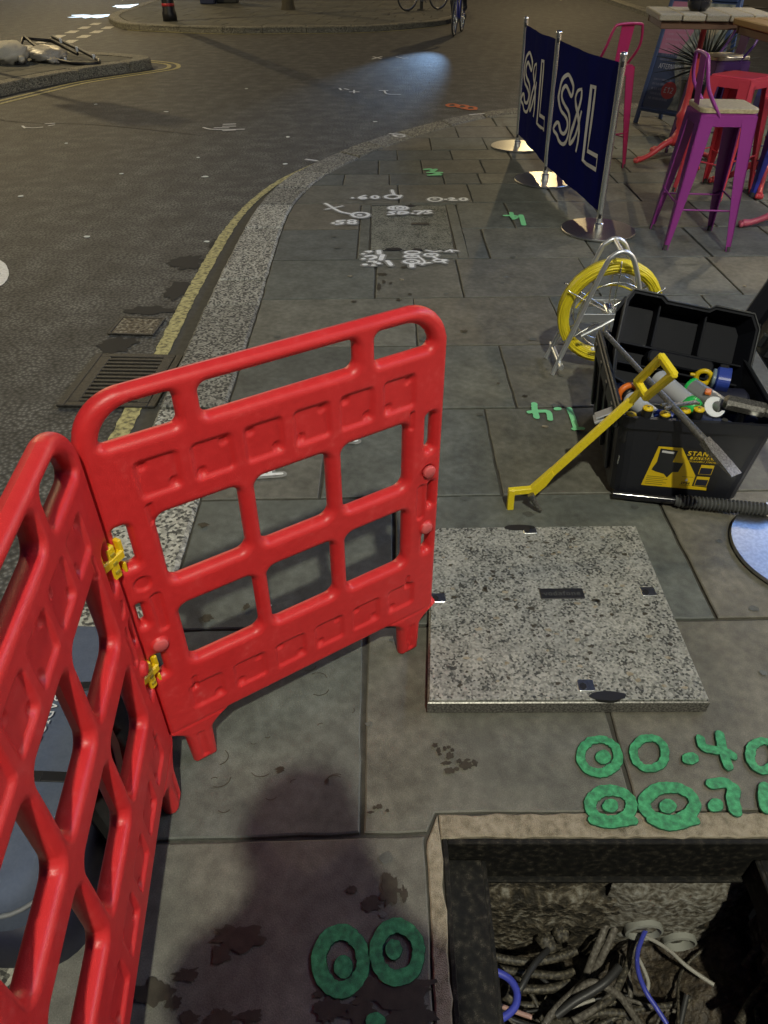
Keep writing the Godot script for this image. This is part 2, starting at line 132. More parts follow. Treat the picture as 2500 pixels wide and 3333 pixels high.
const LETTERS := [[true,[0.862,0.669,0.844,0.73,0.941,0.78,1.012,0.78,1.094,0.737,1.134,0.658,1.13,0.61,1.059,0.55,0.946,0.525,0.888,0.492,0.891,0.45,0.941,0.414,1.024,0.413,1.096,0.463,1.183,0.404,1.096,0.378,1.034,0.347,0.943,0.343,0.868,0.375,0.829,0.442,0.846,0.515,0.897,0.566,0.996,0.598,1.059,0.631,1.064,0.673,1.013,0.712,0.949,0.7]],[false,[0.632,0.745,0.711,0.724,0.752,0.677,0.706,0.628,0.644,0.587,0.602,0.532,0.584,0.447,0.603,0.362]],[false,[0.634,0.739,0.624,0.696,0.647,0.627,0.716,0.528,0.773,0.437,0.761,0.384,0.669,0.441,0.614,0.53,0.587,0.622]],[true,[0.47,0.784,0.404,0.786,0.405,0.705,0.405,0.557,0.396,0.411,0.19,0.421,0.179,0.342,0.392,0.331,0.47,0.337,0.475,0.519,0.473,0.67]]]
const CABLES := [
["grey",0.0095,[0.592,-0.45,-0.791,0.569,-0.47,-0.753,0.539,-0.5,-0.709,0.513,-0.55,-0.668,0.474,-0.58,-0.623]],
["grey",0.0095,[0.615,-0.45,-0.791,0.595,-0.47,-0.753,0.561,-0.5,-0.707,0.532,-0.55,-0.675,0.499,-0.6,-0.641]],
["grey",0.0085,[0.678,-0.5,-0.786,0.661,-0.5,-0.748,0.623,-0.5,-0.691,0.58,-0.5,-0.635,0.521,-0.5,-0.594,0.455,-0.5,-0.565]],
["grey",0.007,[0.657,-0.5,-0.775,0.646,-0.52,-0.74,0.632,-0.55,-0.688,0.631,-0.57,-0.644,0.608,-0.6,-0.587]],
["light",0.005,[0.678,-0.48,-0.744,0.7,-0.47,-0.727,0.724,-0.46,-0.703,0.747,-0.45,-0.669,0.779,-0.45,-0.643,0.803,-0.45,-0.626]],
["blue",0.006,[0.688,-0.47,-0.766,0.663,-0.46,-0.736,0.636,-0.45,-0.694,0.624,-0.44,-0.651,0.63,-0.44,-0.609,0.648,-0.45,-0.58,0.667,-0.46,-0.548]],
["light",0.005,[0.651,-0.5,-0.701,0.658,-0.5,-0.676,0.661,-0.5,-0.647,0.652,-0.5,-0.627]],
["grey",0.009,[0.465,-0.5,-0.616,0.493,-0.48,-0.633,0.517,-0.47,-0.637,0.552,-0.48,-0.628,0.583,-0.5,-0.616,0.606,-0.52,-0.593,0.629,-0.55,-0.573]],
["dark",0.01,[0.586,-0.46,-0.668,0.545,-0.46,-0.636,0.504,-0.47,-0.616,0.464,-0.48,-0.6,0.417,-0.5,-0.576]],
["mud",0.0105,[0.252,-0.5,-0.714,0.307,-0.5,-0.699,0.377,-0.5,-0.693,0.45,-0.5,-0.704,0.496,-0.5,-0.719]],
["mud",0.01,[0.252,-0.52,-0.698,0.307,-0.52,-0.681,0.378,-0.53,-0.676,0.451,-0.54,-0.675,0.49,-0.55,-0.687]],
["mud",0.011,[0.251,-0.55,-0.672,0.318,-0.55,-0.653,0.386,-0.55,-0.647,0.436,-0.55,-0.651,0.478,-0.55,-0.663]],
["bluecoil",0.009,[0.23,-0.4,-0.635,0.257,-0.4,-0.639,0.283,-0.4,-0.632,0.303,-0.4,-0.618,0.313,-0.4,-0.595,0.307,-0.4,-0.57,0.288,-0.4,-0.552,0.26,-0.4,-0.539,0.23,-0.4,-0.534]],
["pink",0.006,[0.245,-0.5,-0.614,0.293,-0.5,-0.594,0.325,-0.5,-0.583,0.358,-0.5,-0.573]],
["dark",0.008,[0.427,-0.5,-0.723,0.391,-0.47,-0.689,0.364,-0.46,-0.661,0.336,-0.46,-0.625,0.32,-0.48,-0.606]],
["grey",0.009,[0.507,-0.5,-0.652,0.469,-0.5,-0.625,0.43,-0.5,-0.598,0.4,-0.5,-0.573,0.381,-0.5,-0.552]],
["mud",0.009,[0.629,-0.5,-0.699,0.596,-0.5,-0.654,0.566,-0.5,-0.618,0.519,-0.5,-0.592,0.462,-0.52,-0.573,0.41,-0.55,-0.576]],
["mud",0.01,[0.598,-0.55,-0.595,0.552,-0.55,-0.597,0.505,-0.55,-0.591,0.459,-0.56,-0.582]],
["light",0.004,[0.518,-0.5,-0.61,0.475,-0.5,-0.598,0.427,-0.5,-0.583]],
["mud",0.01,[0.941,-0.42,-0.704,0.918,-0.44,-0.686,0.898,-0.46,-0.668]],
["mud",0.0105,[0.921,-0.4,-0.619,0.884,-0.4,-0.594,0.853,-0.4,-0.57,0.812,-0.4,-0.532]],
["mud",0.008,[0.875,-0.42,-0.569,0.867,-0.42,-0.537]],
["dark",0.007,[0.482,-0.56,-0.593,0.543,-0.56,-0.605,0.599,-0.57,-0.601,0.619,-0.58,-0.592]]]


func _ready() -> void:
	rng.seed = 20240611
	nz.seed = 5
	nz.frequency = 1.0
	camera_and_sky()
	street_lights()
	materials()
	road()
	pavement()
	kerb()
	traffic_island()
	far_corner()
	right_corner()
	buildings()
	chamber()
	cables()
	lifted_cover()
	barriers()
	bag()
	cafe_barrier()
	cafe_furniture()
	sign_board()
	rod_reel()
	tool_box()
	tools()
	background_things()
	small_litter()
	photographer()

# ------------------------------------------------------------------ camera, sky, lamps
func camera_and_sky() -> void:
	var cam := Camera3D.new()
	cam.name = "camera"
	cam.position = Vector3(0, 1.53, 0)
	cam.rotation_degrees = Vector3(-38.8, 0, 0)
	cam.fov = 71.6
	cam.near = 0.05
	cam.far = 400.0
	cam.current = true
	add_child(cam)
	var sky_mat := ProceduralSkyMaterial.new()
	sky_mat.sky_top_color = Color(0.12, 0.16, 0.28)
	sky_mat.sky_horizon_color = Color(0.20, 0.22, 0.27)
	sky_mat.sky_curve = 0.2
	sky_mat.ground_bottom_color = Color(0.05, 0.05, 0.05)
	sky_mat.ground_horizon_color = Color(0.12, 0.11, 0.1)
	var sky := Sky.new()
	sky.sky_material = sky_mat
	var env := Environment.new()
	env.background_mode = Environment.BG_SKY
	env.sky = sky
	env.background_energy_multiplier = 0.7
	env.tonemap_mode = Environment.TONE_MAPPER_LINEAR
	env.tonemap_exposure = 1.0
	env.sdfgi_enabled = true
	env.ssao_enabled = true
	env.ssil_enabled = true
	var we := WorldEnvironment.new()
	we.name = "environment"
	we.environment = env
	add_child(we)
	var moon := DirectionalLight3D.new()
	moon.name = "moon"
	moon.light_energy = 0.01
	moon.light_angular_distance = 10.0
	moon.light_color = Color(0.75, 0.85, 1.0)
	moon.rotation_degrees = Vector3(-60, 30, 0)
	moon.shadow_enabled = true
	add_child(moon)

# lamps of the street, each a real lamp: where its head hangs, where its pole stands, colour, energy
func street_lights() -> void:
	M.lamp_pole = mat(Color(0.02, 0.022, 0.022), 0.45, 0.0)
	street_lamp(Vector3(0.82, 8.0, 3.72), Vector3(2.9, 0, 5.2), Color(1.0, 0.985, 0.90), 62.0, "tall grey street lamp standing on the near pavement behind the open chamber")
	street_lamp(Vector3(-10.6, 7.0, -16.6), Vector3(-12.4, 0.07, -17.2), Color(1.0, 0.90, 0.68), 48.0, "warm street lamp standing beyond the sandbags on the traffic island")
	street_lamp(Vector3(-13.0, 9.0, -37.0), Vector3(-14.6, 0, -38.0), Color(1.0, 0.88, 0.64), 60.0, "farthest warm street lamp up the road")
	street_lamp(Vector3(6.4, 7.5, -31.5), Vector3(8.2, 0, -32.5), Color(1.0, 0.88, 0.64), 36.0, "warm street lamp on the pavement across the side road")

func street_lamp(head: Vector3, foot: Vector3, col: Color, e: float, label: String) -> void:
	var t := thing("street_lamp", label, "street lamp", foot, 0.0, "street lamps of the junction")
	var st := begin()
	var h := head - foot
	lathe(st, Transform3D(), [[0.0, 0.0], [0.11, 0.0], [0.11, 0.9], [0.07, 1.0], [0.05, h.y + 0.1], [0.0, h.y + 0.12]], 14)
	part(st, "pole", M.lamp_pole, t)
	st = begin()
	tube(st, [Vector3(0, h.y - 0.1, 0), Vector3(h.x * 0.4, h.y + 0.12, h.z * 0.4), Vector3(h.x * 0.9, h.y + 0.09, h.z * 0.9)], 0.03, 8)
	part(st, "arm", M.lamp_pole, t)
	st = begin()
	var look := Transform3D(Basis(Vector3.UP, atan2(-h.x, -h.z)), h + Vector3(0, 0.09, 0))
	bbox(st, look, Vector3(0.26, 0.09, 0.6), 0.025)
	part(st, "lamp_head", M.lamp_pole, t)
	st = begin()
	bbox(st, look.translated_local(Vector3(0, -0.05, 0)), Vector3(0.2, 0.012, 0.46), 0.004)
	part(st, "lamp_lens", emit(col, 6.0), t)
	var l := OmniLight3D.new()
	l.name = "street_lamp_light"
	l.light_color = col
	l.light_energy = e
	l.light_size = 0.12
	l.omni_range = 80.0
	l.omni_attenuation = 2.0
	l.shadow_enabled = true
	l.position = h + Vector3(0, -0.13, 0)
	t.add_child(l)

# ------------------------------------------------------------------ helpers: nodes
func numbered(called: String) -> String:
	if not taken.has(called):
		taken[called] = 0
		return called
	taken[called] += 1
	return "%s_%03d" % [called, taken[called]]

func tag(o: Node, label: String, category: String, group := "") -> void:
	o.set_meta("label", label)
	o.set_meta("category", category)
	if group:
		o.set_meta("group", group)

func thing(called: String, label: String, category: String, at := Vector3.ZERO, turn := 0.0, group := "") -> Node3D:
	var o := Node3D.new()
	o.name = numbered(called)
	o.position = at
	o.rotation.y = turn
	add_child(o)
	tag(o, label, category, group)
	return o

func setting(called: String, kind := "structure") -> Node3D:
	var o := Node3D.new()
	o.name = numbered(called)
	o.set_meta("kind", kind)
	add_child(o)
	return o

func part(st: SurfaceTool, called: String, m: Material, parent: Node) -> MeshInstance3D:
	st.generate_normals()
	return inst(st.commit(), called, m, parent)

func inst(mesh: Mesh, called: String, m: Material, parent: Node) -> MeshInstance3D:
	var o := MeshInstance3D.new()
	o.name = called if parent != self else numbered(called)
	o.mesh = mesh
	o.material_override = null
	for i in mesh.get_surface_count():
		o.set_surface_override_material(i, m)
	parent.add_child(o, true)
	return o

func single(st: SurfaceTool, called: String, m: Material, label: String, category: String, group := "") -> MeshInstance3D:
	var o := part(st, called, m, self)
	tag(o, label, category, group)
	return o

# ------------------------------------------------------------------ helpers: shapes
func begin(smooth := 1) -> SurfaceTool:
	var st := SurfaceTool.new()
	st.begin(Mesh.PRIMITIVE_TRIANGLES)
	st.set_smooth_group(smooth)
	return st

func flat(st: SurfaceTool) -> void:
	st.set_smooth_group(-1)

func tri(st: SurfaceTool, a: Vector3, b: Vector3, c: Vector3) -> void:
	st.add_vertex(a)
	st.add_vertex(c)
	st.add_vertex(b)

func quad(st: SurfaceTool, a: Vector3, b: Vector3, c: Vector3, d: Vector3) -> void:
	tri(st, a, b, c)
	tri(st, a, c, d)

func qo(st: SurfaceTool, o: Vector3, a: Vector3, b: Vector3, c: Vector3, d: Vector3) -> void:
	if (b - a).cross(c - a).dot((a + b + c + d) / 4.0 - o) < 0.0:
		quad(st, a, d, c, b)
	else:
		quad(st, a, b, c, d)

func to3(st: SurfaceTool, o: Vector3, a: Vector3, b: Vector3, c: Vector3) -> void:
	if (b - a).cross(c - a).dot((a + b + c) / 3.0 - o) < 0.0:
		tri(st, a, c, b)
	else:
		tri(st, a, b, c)

func bbox(st: SurfaceTool, t: Transform3D, s: Vector3, bv := 0.003) -> void:
	flat(st)
	var h := s / 2.0
	var b := minf(bv, minf(h.x, minf(h.y, h.z)) * 0.9)
	var o := t.origin
	var p := {}
	for i in 8:
		var g := Vector3(1 if i & 1 else -1, 1 if i & 2 else -1, 1 if i & 4 else -1)
		p[i] = [t * (g * Vector3(h.x, h.y - b, h.z - b)), t * (g * Vector3(h.x - b, h.y, h.z - b)), t * (g * Vector3(h.x - b, h.y - b, h.z))]
		to3(st, o, p[i][0], p[i][1], p[i][2])
	for f in [[0, 1, 3, 7, 5], [0, 0, 2, 6, 4], [1, 2, 3, 7, 6], [1, 0, 1, 5, 4], [2, 4, 5, 7, 6], [2, 0, 1, 3, 2]]:
		qo(st, o, p[f[1]][f[0]], p[f[2]][f[0]], p[f[3]][f[0]], p[f[4]][f[0]])
	for e in [[0, 1, 1, 2], [2, 3, 1, 2], [4, 5, 1, 2], [6, 7, 1, 2], [0, 2, 0, 2], [1, 3, 0, 2], [4, 6, 0, 2], [5, 7, 0, 2], [0, 4, 0, 1], [1, 5, 0, 1], [2, 6, 0, 1], [3, 7, 0, 1]]:
		qo(st, o, p[e[0]][e[2]], p[e[1]][e[2]], p[e[1]][e[3]], p[e[0]][e[3]])

# a bar with a rectangular section between two points
func beam(st: SurfaceTool, a: Vector3, b: Vector3, w: float, d: float, up := Vector3.UP, bv := 0.002) -> void:
	var y := (b - a).normalized()
	var x := y.cross(up).normalized()
	if x.length() < 0.5:
		x = y.cross(Vector3.RIGHT).normalized()
	var z := x.cross(y).normalized()
	bbox(st, Transform3D(Basis(x, y, z), (a + b) / 2.0), Vector3(w, a.distance_to(b), d), bv)

func tube(st: SurfaceTool, pts: Array, r, sides := 8, closed := false) -> void:
	st.set_smooth_group(1)
	var n := pts.size()
	var rings := []
	var side := Vector3.ZERO
	for i in n:
		var a: Vector3 = pts[(i - 1 + n) % n] if closed or i > 0 else pts[i]
		var b: Vector3 = pts[(i + 1) % n] if closed or i < n - 1 else pts[i]
		var d := (b - a).normalized()
		if i == 0:
			side = d.cross(Vector3.UP if absf(d.y) < 0.9 else Vector3.RIGHT).normalized()
		else:
			side = (side - d * side.dot(d)).normalized()
		var other := d.cross(side)
		var rad: float = r[i] if r is Array else r
		var ring := []
		for k in sides:
			var ang := TAU * k / sides
			ring.append(pts[i] + (side * cos(ang) + other * sin(ang)) * rad)
		rings.append(ring)
	for i in (n if closed else n - 1):
		var p: Array = rings[i]
		var q: Array = rings[(i + 1) % n]
		var o: Vector3 = (pts[i] + pts[(i + 1) % n]) / 2.0
		for k in sides:
			qo(st, o, p[k], p[(k + 1) % sides], q[(k + 1) % sides], q[k])
	if not closed:
		flat(st)
		var inside: Vector3 = pts[1]
		for k in range(1, sides - 1):
			to3(st, inside, rings[0][0], rings[0][k], rings[0][k + 1])
		inside = pts[n - 2]
		for k in range(1, sides - 1):
			to3(st, inside, rings[n - 1][0], rings[n - 1][k], rings[n - 1][k + 1])

# smooth curve through points
func curve(pts: Array, steps := 6, closed := false) -> Array:
	var out := []
	var n := pts.size()
	for i in (n if closed else n - 1):
		var p0: Vector3 = pts[(i - 1 + n) % n] if closed or i > 0 else pts[0]
		var p1: Vector3 = pts[i]
		var p2: Vector3 = pts[(i + 1) % n]
		var p3: Vector3 = pts[(i + 2) % n] if closed or i + 2 < n else pts[n - 1]
		for k in steps:
			out.append(p1.cubic_interpolate(p2, p0, p3, float(k) / steps))
	if not closed:
		out.append(pts[n - 1])
	return out

func curve2(pts: Array, steps := 6, closed := false) -> Array:
	var v := []
	for p in pts:
		v.append(Vector3(p.x, 0, p.y))
	var out := []
	for p in curve(v, steps, closed):
		out.append(Vector2(p.x, p.z))
	return out

# turned shape: profile of [radius, height] from below to above
func lathe(st: SurfaceTool, t: Transform3D, prof: Array, segs := 20, smooth := true) -> void:
	for i in prof.size() - 1:
		st.set_smooth_group(10 + i if not smooth else 1)
		var a: Array = prof[i]
		var b: Array = prof[i + 1]
		for k in segs:
			var u := TAU * k / segs
			var w := TAU * (k + 1) / segs
			var p0 := t * Vector3(cos(u) * a[0], a[1], sin(u) * a[0])
			var p1 := t * Vector3(cos(w) * a[0], a[1], sin(w) * a[0])
			var q0 := t * Vector3(cos(u) * b[0], b[1], sin(u) * b[0])
			var q1 := t * Vector3(cos(w) * b[0], b[1], sin(w) * b[0])
			if a[0] > 0.0:
				tri(st, p0, q1, p1)
			if b[0] > 0.0:
				tri(st, p0, q0, q1)

func inset(poly: PackedVector2Array, d: float) -> PackedVector2Array:
	var n := poly.size()
	var out := PackedVector2Array()
	var sgn := -1.0 if Geometry2D.is_polygon_clockwise(poly) else 1.0
	for i in n:
		var e0 := (poly[i] - poly[(i - 1 + n) % n]).normalized()
		var e1 := (poly[(i + 1) % n] - poly[i]).normalized()
		var n0 := Vector2(-e0.y, e0.x) * sgn
		var n1 := Vector2(-e1.y, e1.x) * sgn
		var m := n0 + n1
		m = m / maxf(m.length_squared() * 0.5, 0.4)
		out.append(poly[i] + m * d)
	return out

# a slab with the outline POLY (x, z), its edges rounded off by BV
func prism(st: SurfaceTool, t: Transform3D, poly: PackedVector2Array, y0: float, y1: float, bv := 0.004, bottom := false) -> void:
	var n := poly.size()
	if n < 3:
		return
	var top := inset(poly, bv) if bv > 0.0 else poly
	var tris := Geometry2D.triangulate_polygon(top)
	if tris.is_empty():
		top = poly
		tris = Geometry2D.triangulate_polygon(top)
	flat(st)
	for i in range(0, tris.size(), 3):
		var a := Vector3(top[tris[i]].x, y1, top[tris[i]].y)
		var b := Vector3(top[tris[i + 1]].x, y1, top[tris[i + 1]].y)
		var c := Vector3(top[tris[i + 2]].x, y1, top[tris[i + 2]].y)
		if (b - a).cross(c - a).y < 0.0:
			tri(st, t * a, t * c, t * b)
		else:
			tri(st, t * a, t * b, t * c)
		if bottom:
			a.y = y0
			b.y = y0
			c.y = y0
			if (b - a).cross(c - a).y > 0.0:
				tri(st, t * a, t * c, t * b)
			else:
				tri(st, t * a, t * b, t * c)
	var cw := Geometry2D.is_polygon_clockwise(poly)
	for i in n:
		var j := (i + 1) % n
		var lo0 := Vector3(poly[i].x, y0, poly[i].y)
		var lo1 := Vector3(poly[j].x, y0, poly[j].y)
		var hi0 := Vector3(poly[i].x, y1 - bv * 0.8, poly[i].y)
		var hi1 := Vector3(poly[j].x, y1 - bv * 0.8, poly[j].y)
		var t0 := Vector3(top[i].x, y1, top[i].y)
		var t1 := Vector3(top[j].x, y1, top[j].y)
		if not cw:
			quad(st, t * lo0, t * hi0, t * hi1, t * lo1)
			if bv > 0.0:
				quad(st, t * hi0, t * t0, t * t1, t * hi1)
		else:
			quad(st, t * lo0, t * lo1, t * hi1, t * hi0)
			if bv > 0.0:
				quad(st, t * hi0, t * hi1, t * t1, t * t0)

# flat sheet with the outline POLY at height Y
func sheet(st: SurfaceTool, poly: PackedVector2Array, y: float, t := Transform3D()) -> void:
	flat(st)
	var tris := Geometry2D.triangulate_polygon(poly)
	for i in range(0, tris.size(), 3):
		var a := Vector3(poly[tris[i]].x, y, poly[tris[i]].y)
		var b := Vector3(poly[tris[i + 1]].x, y, poly[tris[i + 1]].y)
		var c := Vector3(poly[tris[i + 2]].x, y, poly[tris[i + 2]].y)
		if (b - a).cross(c - a).y < 0.0:
			tri(st, t * a, t * c, t * b)
		else:
			tri(st, t * a, t * b, t * c)

func rect2(x0: float, z0: float, x1: float, z1: float) -> PackedVector2Array:
	return PackedVector2Array([Vector2(x0, z0), Vector2(x1, z0), Vector2(x1, z1), Vector2(x0, z1)])

func round_rect(w: float, h: float, r: float, seg := 4) -> PackedVector2Array:
	var out := PackedVector2Array()
	for q in 4:
		var c := Vector2((w / 2 - r) * (1 if q == 0 or q == 3 else -1), (h / 2 - r) * (1 if q < 2 else -1))
		for k in seg + 1:
			var a := (q + float(k) / seg) * PI / 2
			out.append(c + Vector2(cos(a), sin(a)) * r)
	return out

# the same outline with more points along each side and an uneven edge
func ragged(poly: PackedVector2Array, step: float, amp: float, freq := 9.0) -> PackedVector2Array:
	var out := PackedVector2Array()
	var n := poly.size()
	for i in n:
		var a := poly[i]
		var b := poly[(i + 1) % n]
		var k := maxi(1, int(a.distance_to(b) / step))
		for j in k:
			var p := a.lerp(b, float(j) / k)
			out.append(p + Vector2(nz.get_noise_2d(p.x * freq, p.y * freq), nz.get_noise_2d(p.x * freq + 77, p.y * freq)) * amp)
	return out

func blob(c: Vector2, rx: float, rz: float, rough := 0.35, n := 18, freq := 1.6) -> PackedVector2Array:
	var out := PackedVector2Array()
	for k in n:
		var a := TAU * k / n
		var f := 1.0 + rough * nz.get_noise_3d(cos(a) * freq + c.x * 31, sin(a) * freq + c.y * 31, 3.0) * 2.0
		out.append(c + Vector2(cos(a) * rx, sin(a) * rz) * f)
	return out

func disc(c: Vector2, r: float, n := 20) -> PackedVector2Array:
	var out := PackedVector2Array()
	for k in n:
		out.append(c + Vector2(cos(TAU * k / n), sin(TAU * k / n)) * r)
	return out

# outline of a stroke, offset at a larger scale so that its ends stay round
func stroke(line: PackedVector2Array, r: float) -> Array:
	var big := PackedVector2Array()
	for p in line:
		big.append(p * 500.0)
	var out := []
	for poly in Geometry2D.offset_polyline(big, r * 500.0, Geometry2D.JOIN_ROUND, Geometry2D.END_ROUND):
		var q := PackedVector2Array()
		for p in poly:
			q.append(p / 500.0)
		out.append(q)
	return out

func text(parent: Node, what: String, t: Transform3D, size: float, m: Material, called := "lettering", depth := 0.0006, bold := false, stretch := 1.0) -> void:
	var tm := TextMesh.new()
	var f := SystemFont.new()
	f.font_names = PackedStringArray(["Droid Sans"])
	if bold:
		f.font_weight = 700
	tm.font = f
	tm.text = what
	tm.font_size = 64
	tm.pixel_size = size / 64.0
	tm.depth = depth
	tm.curve_step = 2.0
	var o := MeshInstance3D.new()
	o.name = called
	o.mesh = tm
	o.set_surface_override_material(0, m)
	tm.material = m
	o.transform = t * Transform3D(Basis.from_scale(Vector3(stretch, 1, 1)), Vector3.ZERO)
	parent.add_child(o, true)

# ------------------------------------------------------------------ materials (base colours are linear)
func lin(c: Color) -> Color:
	return c.linear_to_srgb()

func mat(c: Color, rough := 0.6, metal := 0.0) -> StandardMaterial3D:
	var m := StandardMaterial3D.new()
	m.albedo_color = lin(c)
	m.roughness = rough
	m.metallic = metal
	return m

func emit(c: Color, e: float) -> StandardMaterial3D:
	var m := mat(Color(0.8, 0.8, 0.8), 0.5)
	m.emission_enabled = true
	m.emission = c
	m.emission_energy_multiplier = e
	return m

func noise(type: int, freq: float, seed_: int, octaves := 4, ret := -1) -> FastNoiseLite:
	var f := FastNoiseLite.new()
	f.noise_type = type as FastNoiseLite.NoiseType
	f.frequency = freq
	f.seed = seed_
	f.fractal_octaves = octaves
	if octaves == 1:
		f.fractal_type = FastNoiseLite.FRACTAL_NONE
	if ret >= 0:
		f.cellular_return_type = ret as FastNoiseLite.CellularReturnType
	return f

func bytes(f: FastNoiseLite, size: int) -> PackedByteArray:
	var im := f.get_seamless_image(size, size)
	im.convert(Image.FORMAT_L8)
	return im.get_data()

# sum of noises with weights, through a ramp of [value, colour] stops
func ramp_tex(layers: Array, size: int, stops: Array) -> ImageTexture:
	var lut := PackedByteArray()
	for i in 256:
		var v := i / 255.0
		var c: Color = stops[stops.size() - 1][1]
		for s in stops.size() - 1:
			if v <= stops[s + 1][0]:
				c = (stops[s][1] as Color).lerp(stops[s + 1][1], clampf((v - stops[s][0]) / maxf(stops[s + 1][0] - stops[s][0], 0.0001), 0, 1))
				break
		c = lin(c)
		lut.append(int(clampf(c.r, 0, 1) * 255))
		lut.append(int(clampf(c.g, 0, 1) * 255))
		lut.append(int(clampf(c.b, 0, 1) * 255))
	var n := size * size
	var data := PackedByteArray()
	data.resize(n * 3)
	var a: PackedByteArray = layers[0][0]
	var wa: float = layers[0][1]
	var b: PackedByteArray = layers[1][0] if layers.size() > 1 else a
	var wb: float = layers[1][1] if layers.size() > 1 else 0.0
	var d: PackedByteArray = layers[2][0] if layers.size() > 2 else a
	var wd: float = layers[2][1] if layers.size() > 2 else 0.0
	for i in n:
		var v := clampi(int(a[i] * wa + b[i] * wb + d[i] * wd), 0, 255) * 3
		data[i * 3] = lut[v]
		data[i * 3 + 1] = lut[v + 1]
		data[i * 3 + 2] = lut[v + 2]
	var im := Image.create_from_data(size, size, false, Image.FORMAT_RGB8, data)
	return ImageTexture.create_from_image(im)

func grey_tex(b: PackedByteArray, size: int) -> ImageTexture:
	return ImageTexture.create_from_image(Image.create_from_data(size, size, false, Image.FORMAT_L8, b))

func tri_mat(tex: Texture2D, per_m: float, rough: float, tint := Color.WHITE, offset := Vector3.ZERO, bump: Texture2D = null, bump_cm := 0.0) -> StandardMaterial3D:
	var m := StandardMaterial3D.new()
	m.albedo_texture = tex
	m.albedo_color = lin(tint)
	m.uv1_triplanar = true
	m.uv1_world_triplanar = true
	m.uv1_scale = Vector3.ONE * per_m
	m.uv1_offset = offset
	m.roughness = rough
	if bump:
		m.heightmap_enabled = true
		m.heightmap_texture = bump
		m.heightmap_scale = bump_cm
	return m

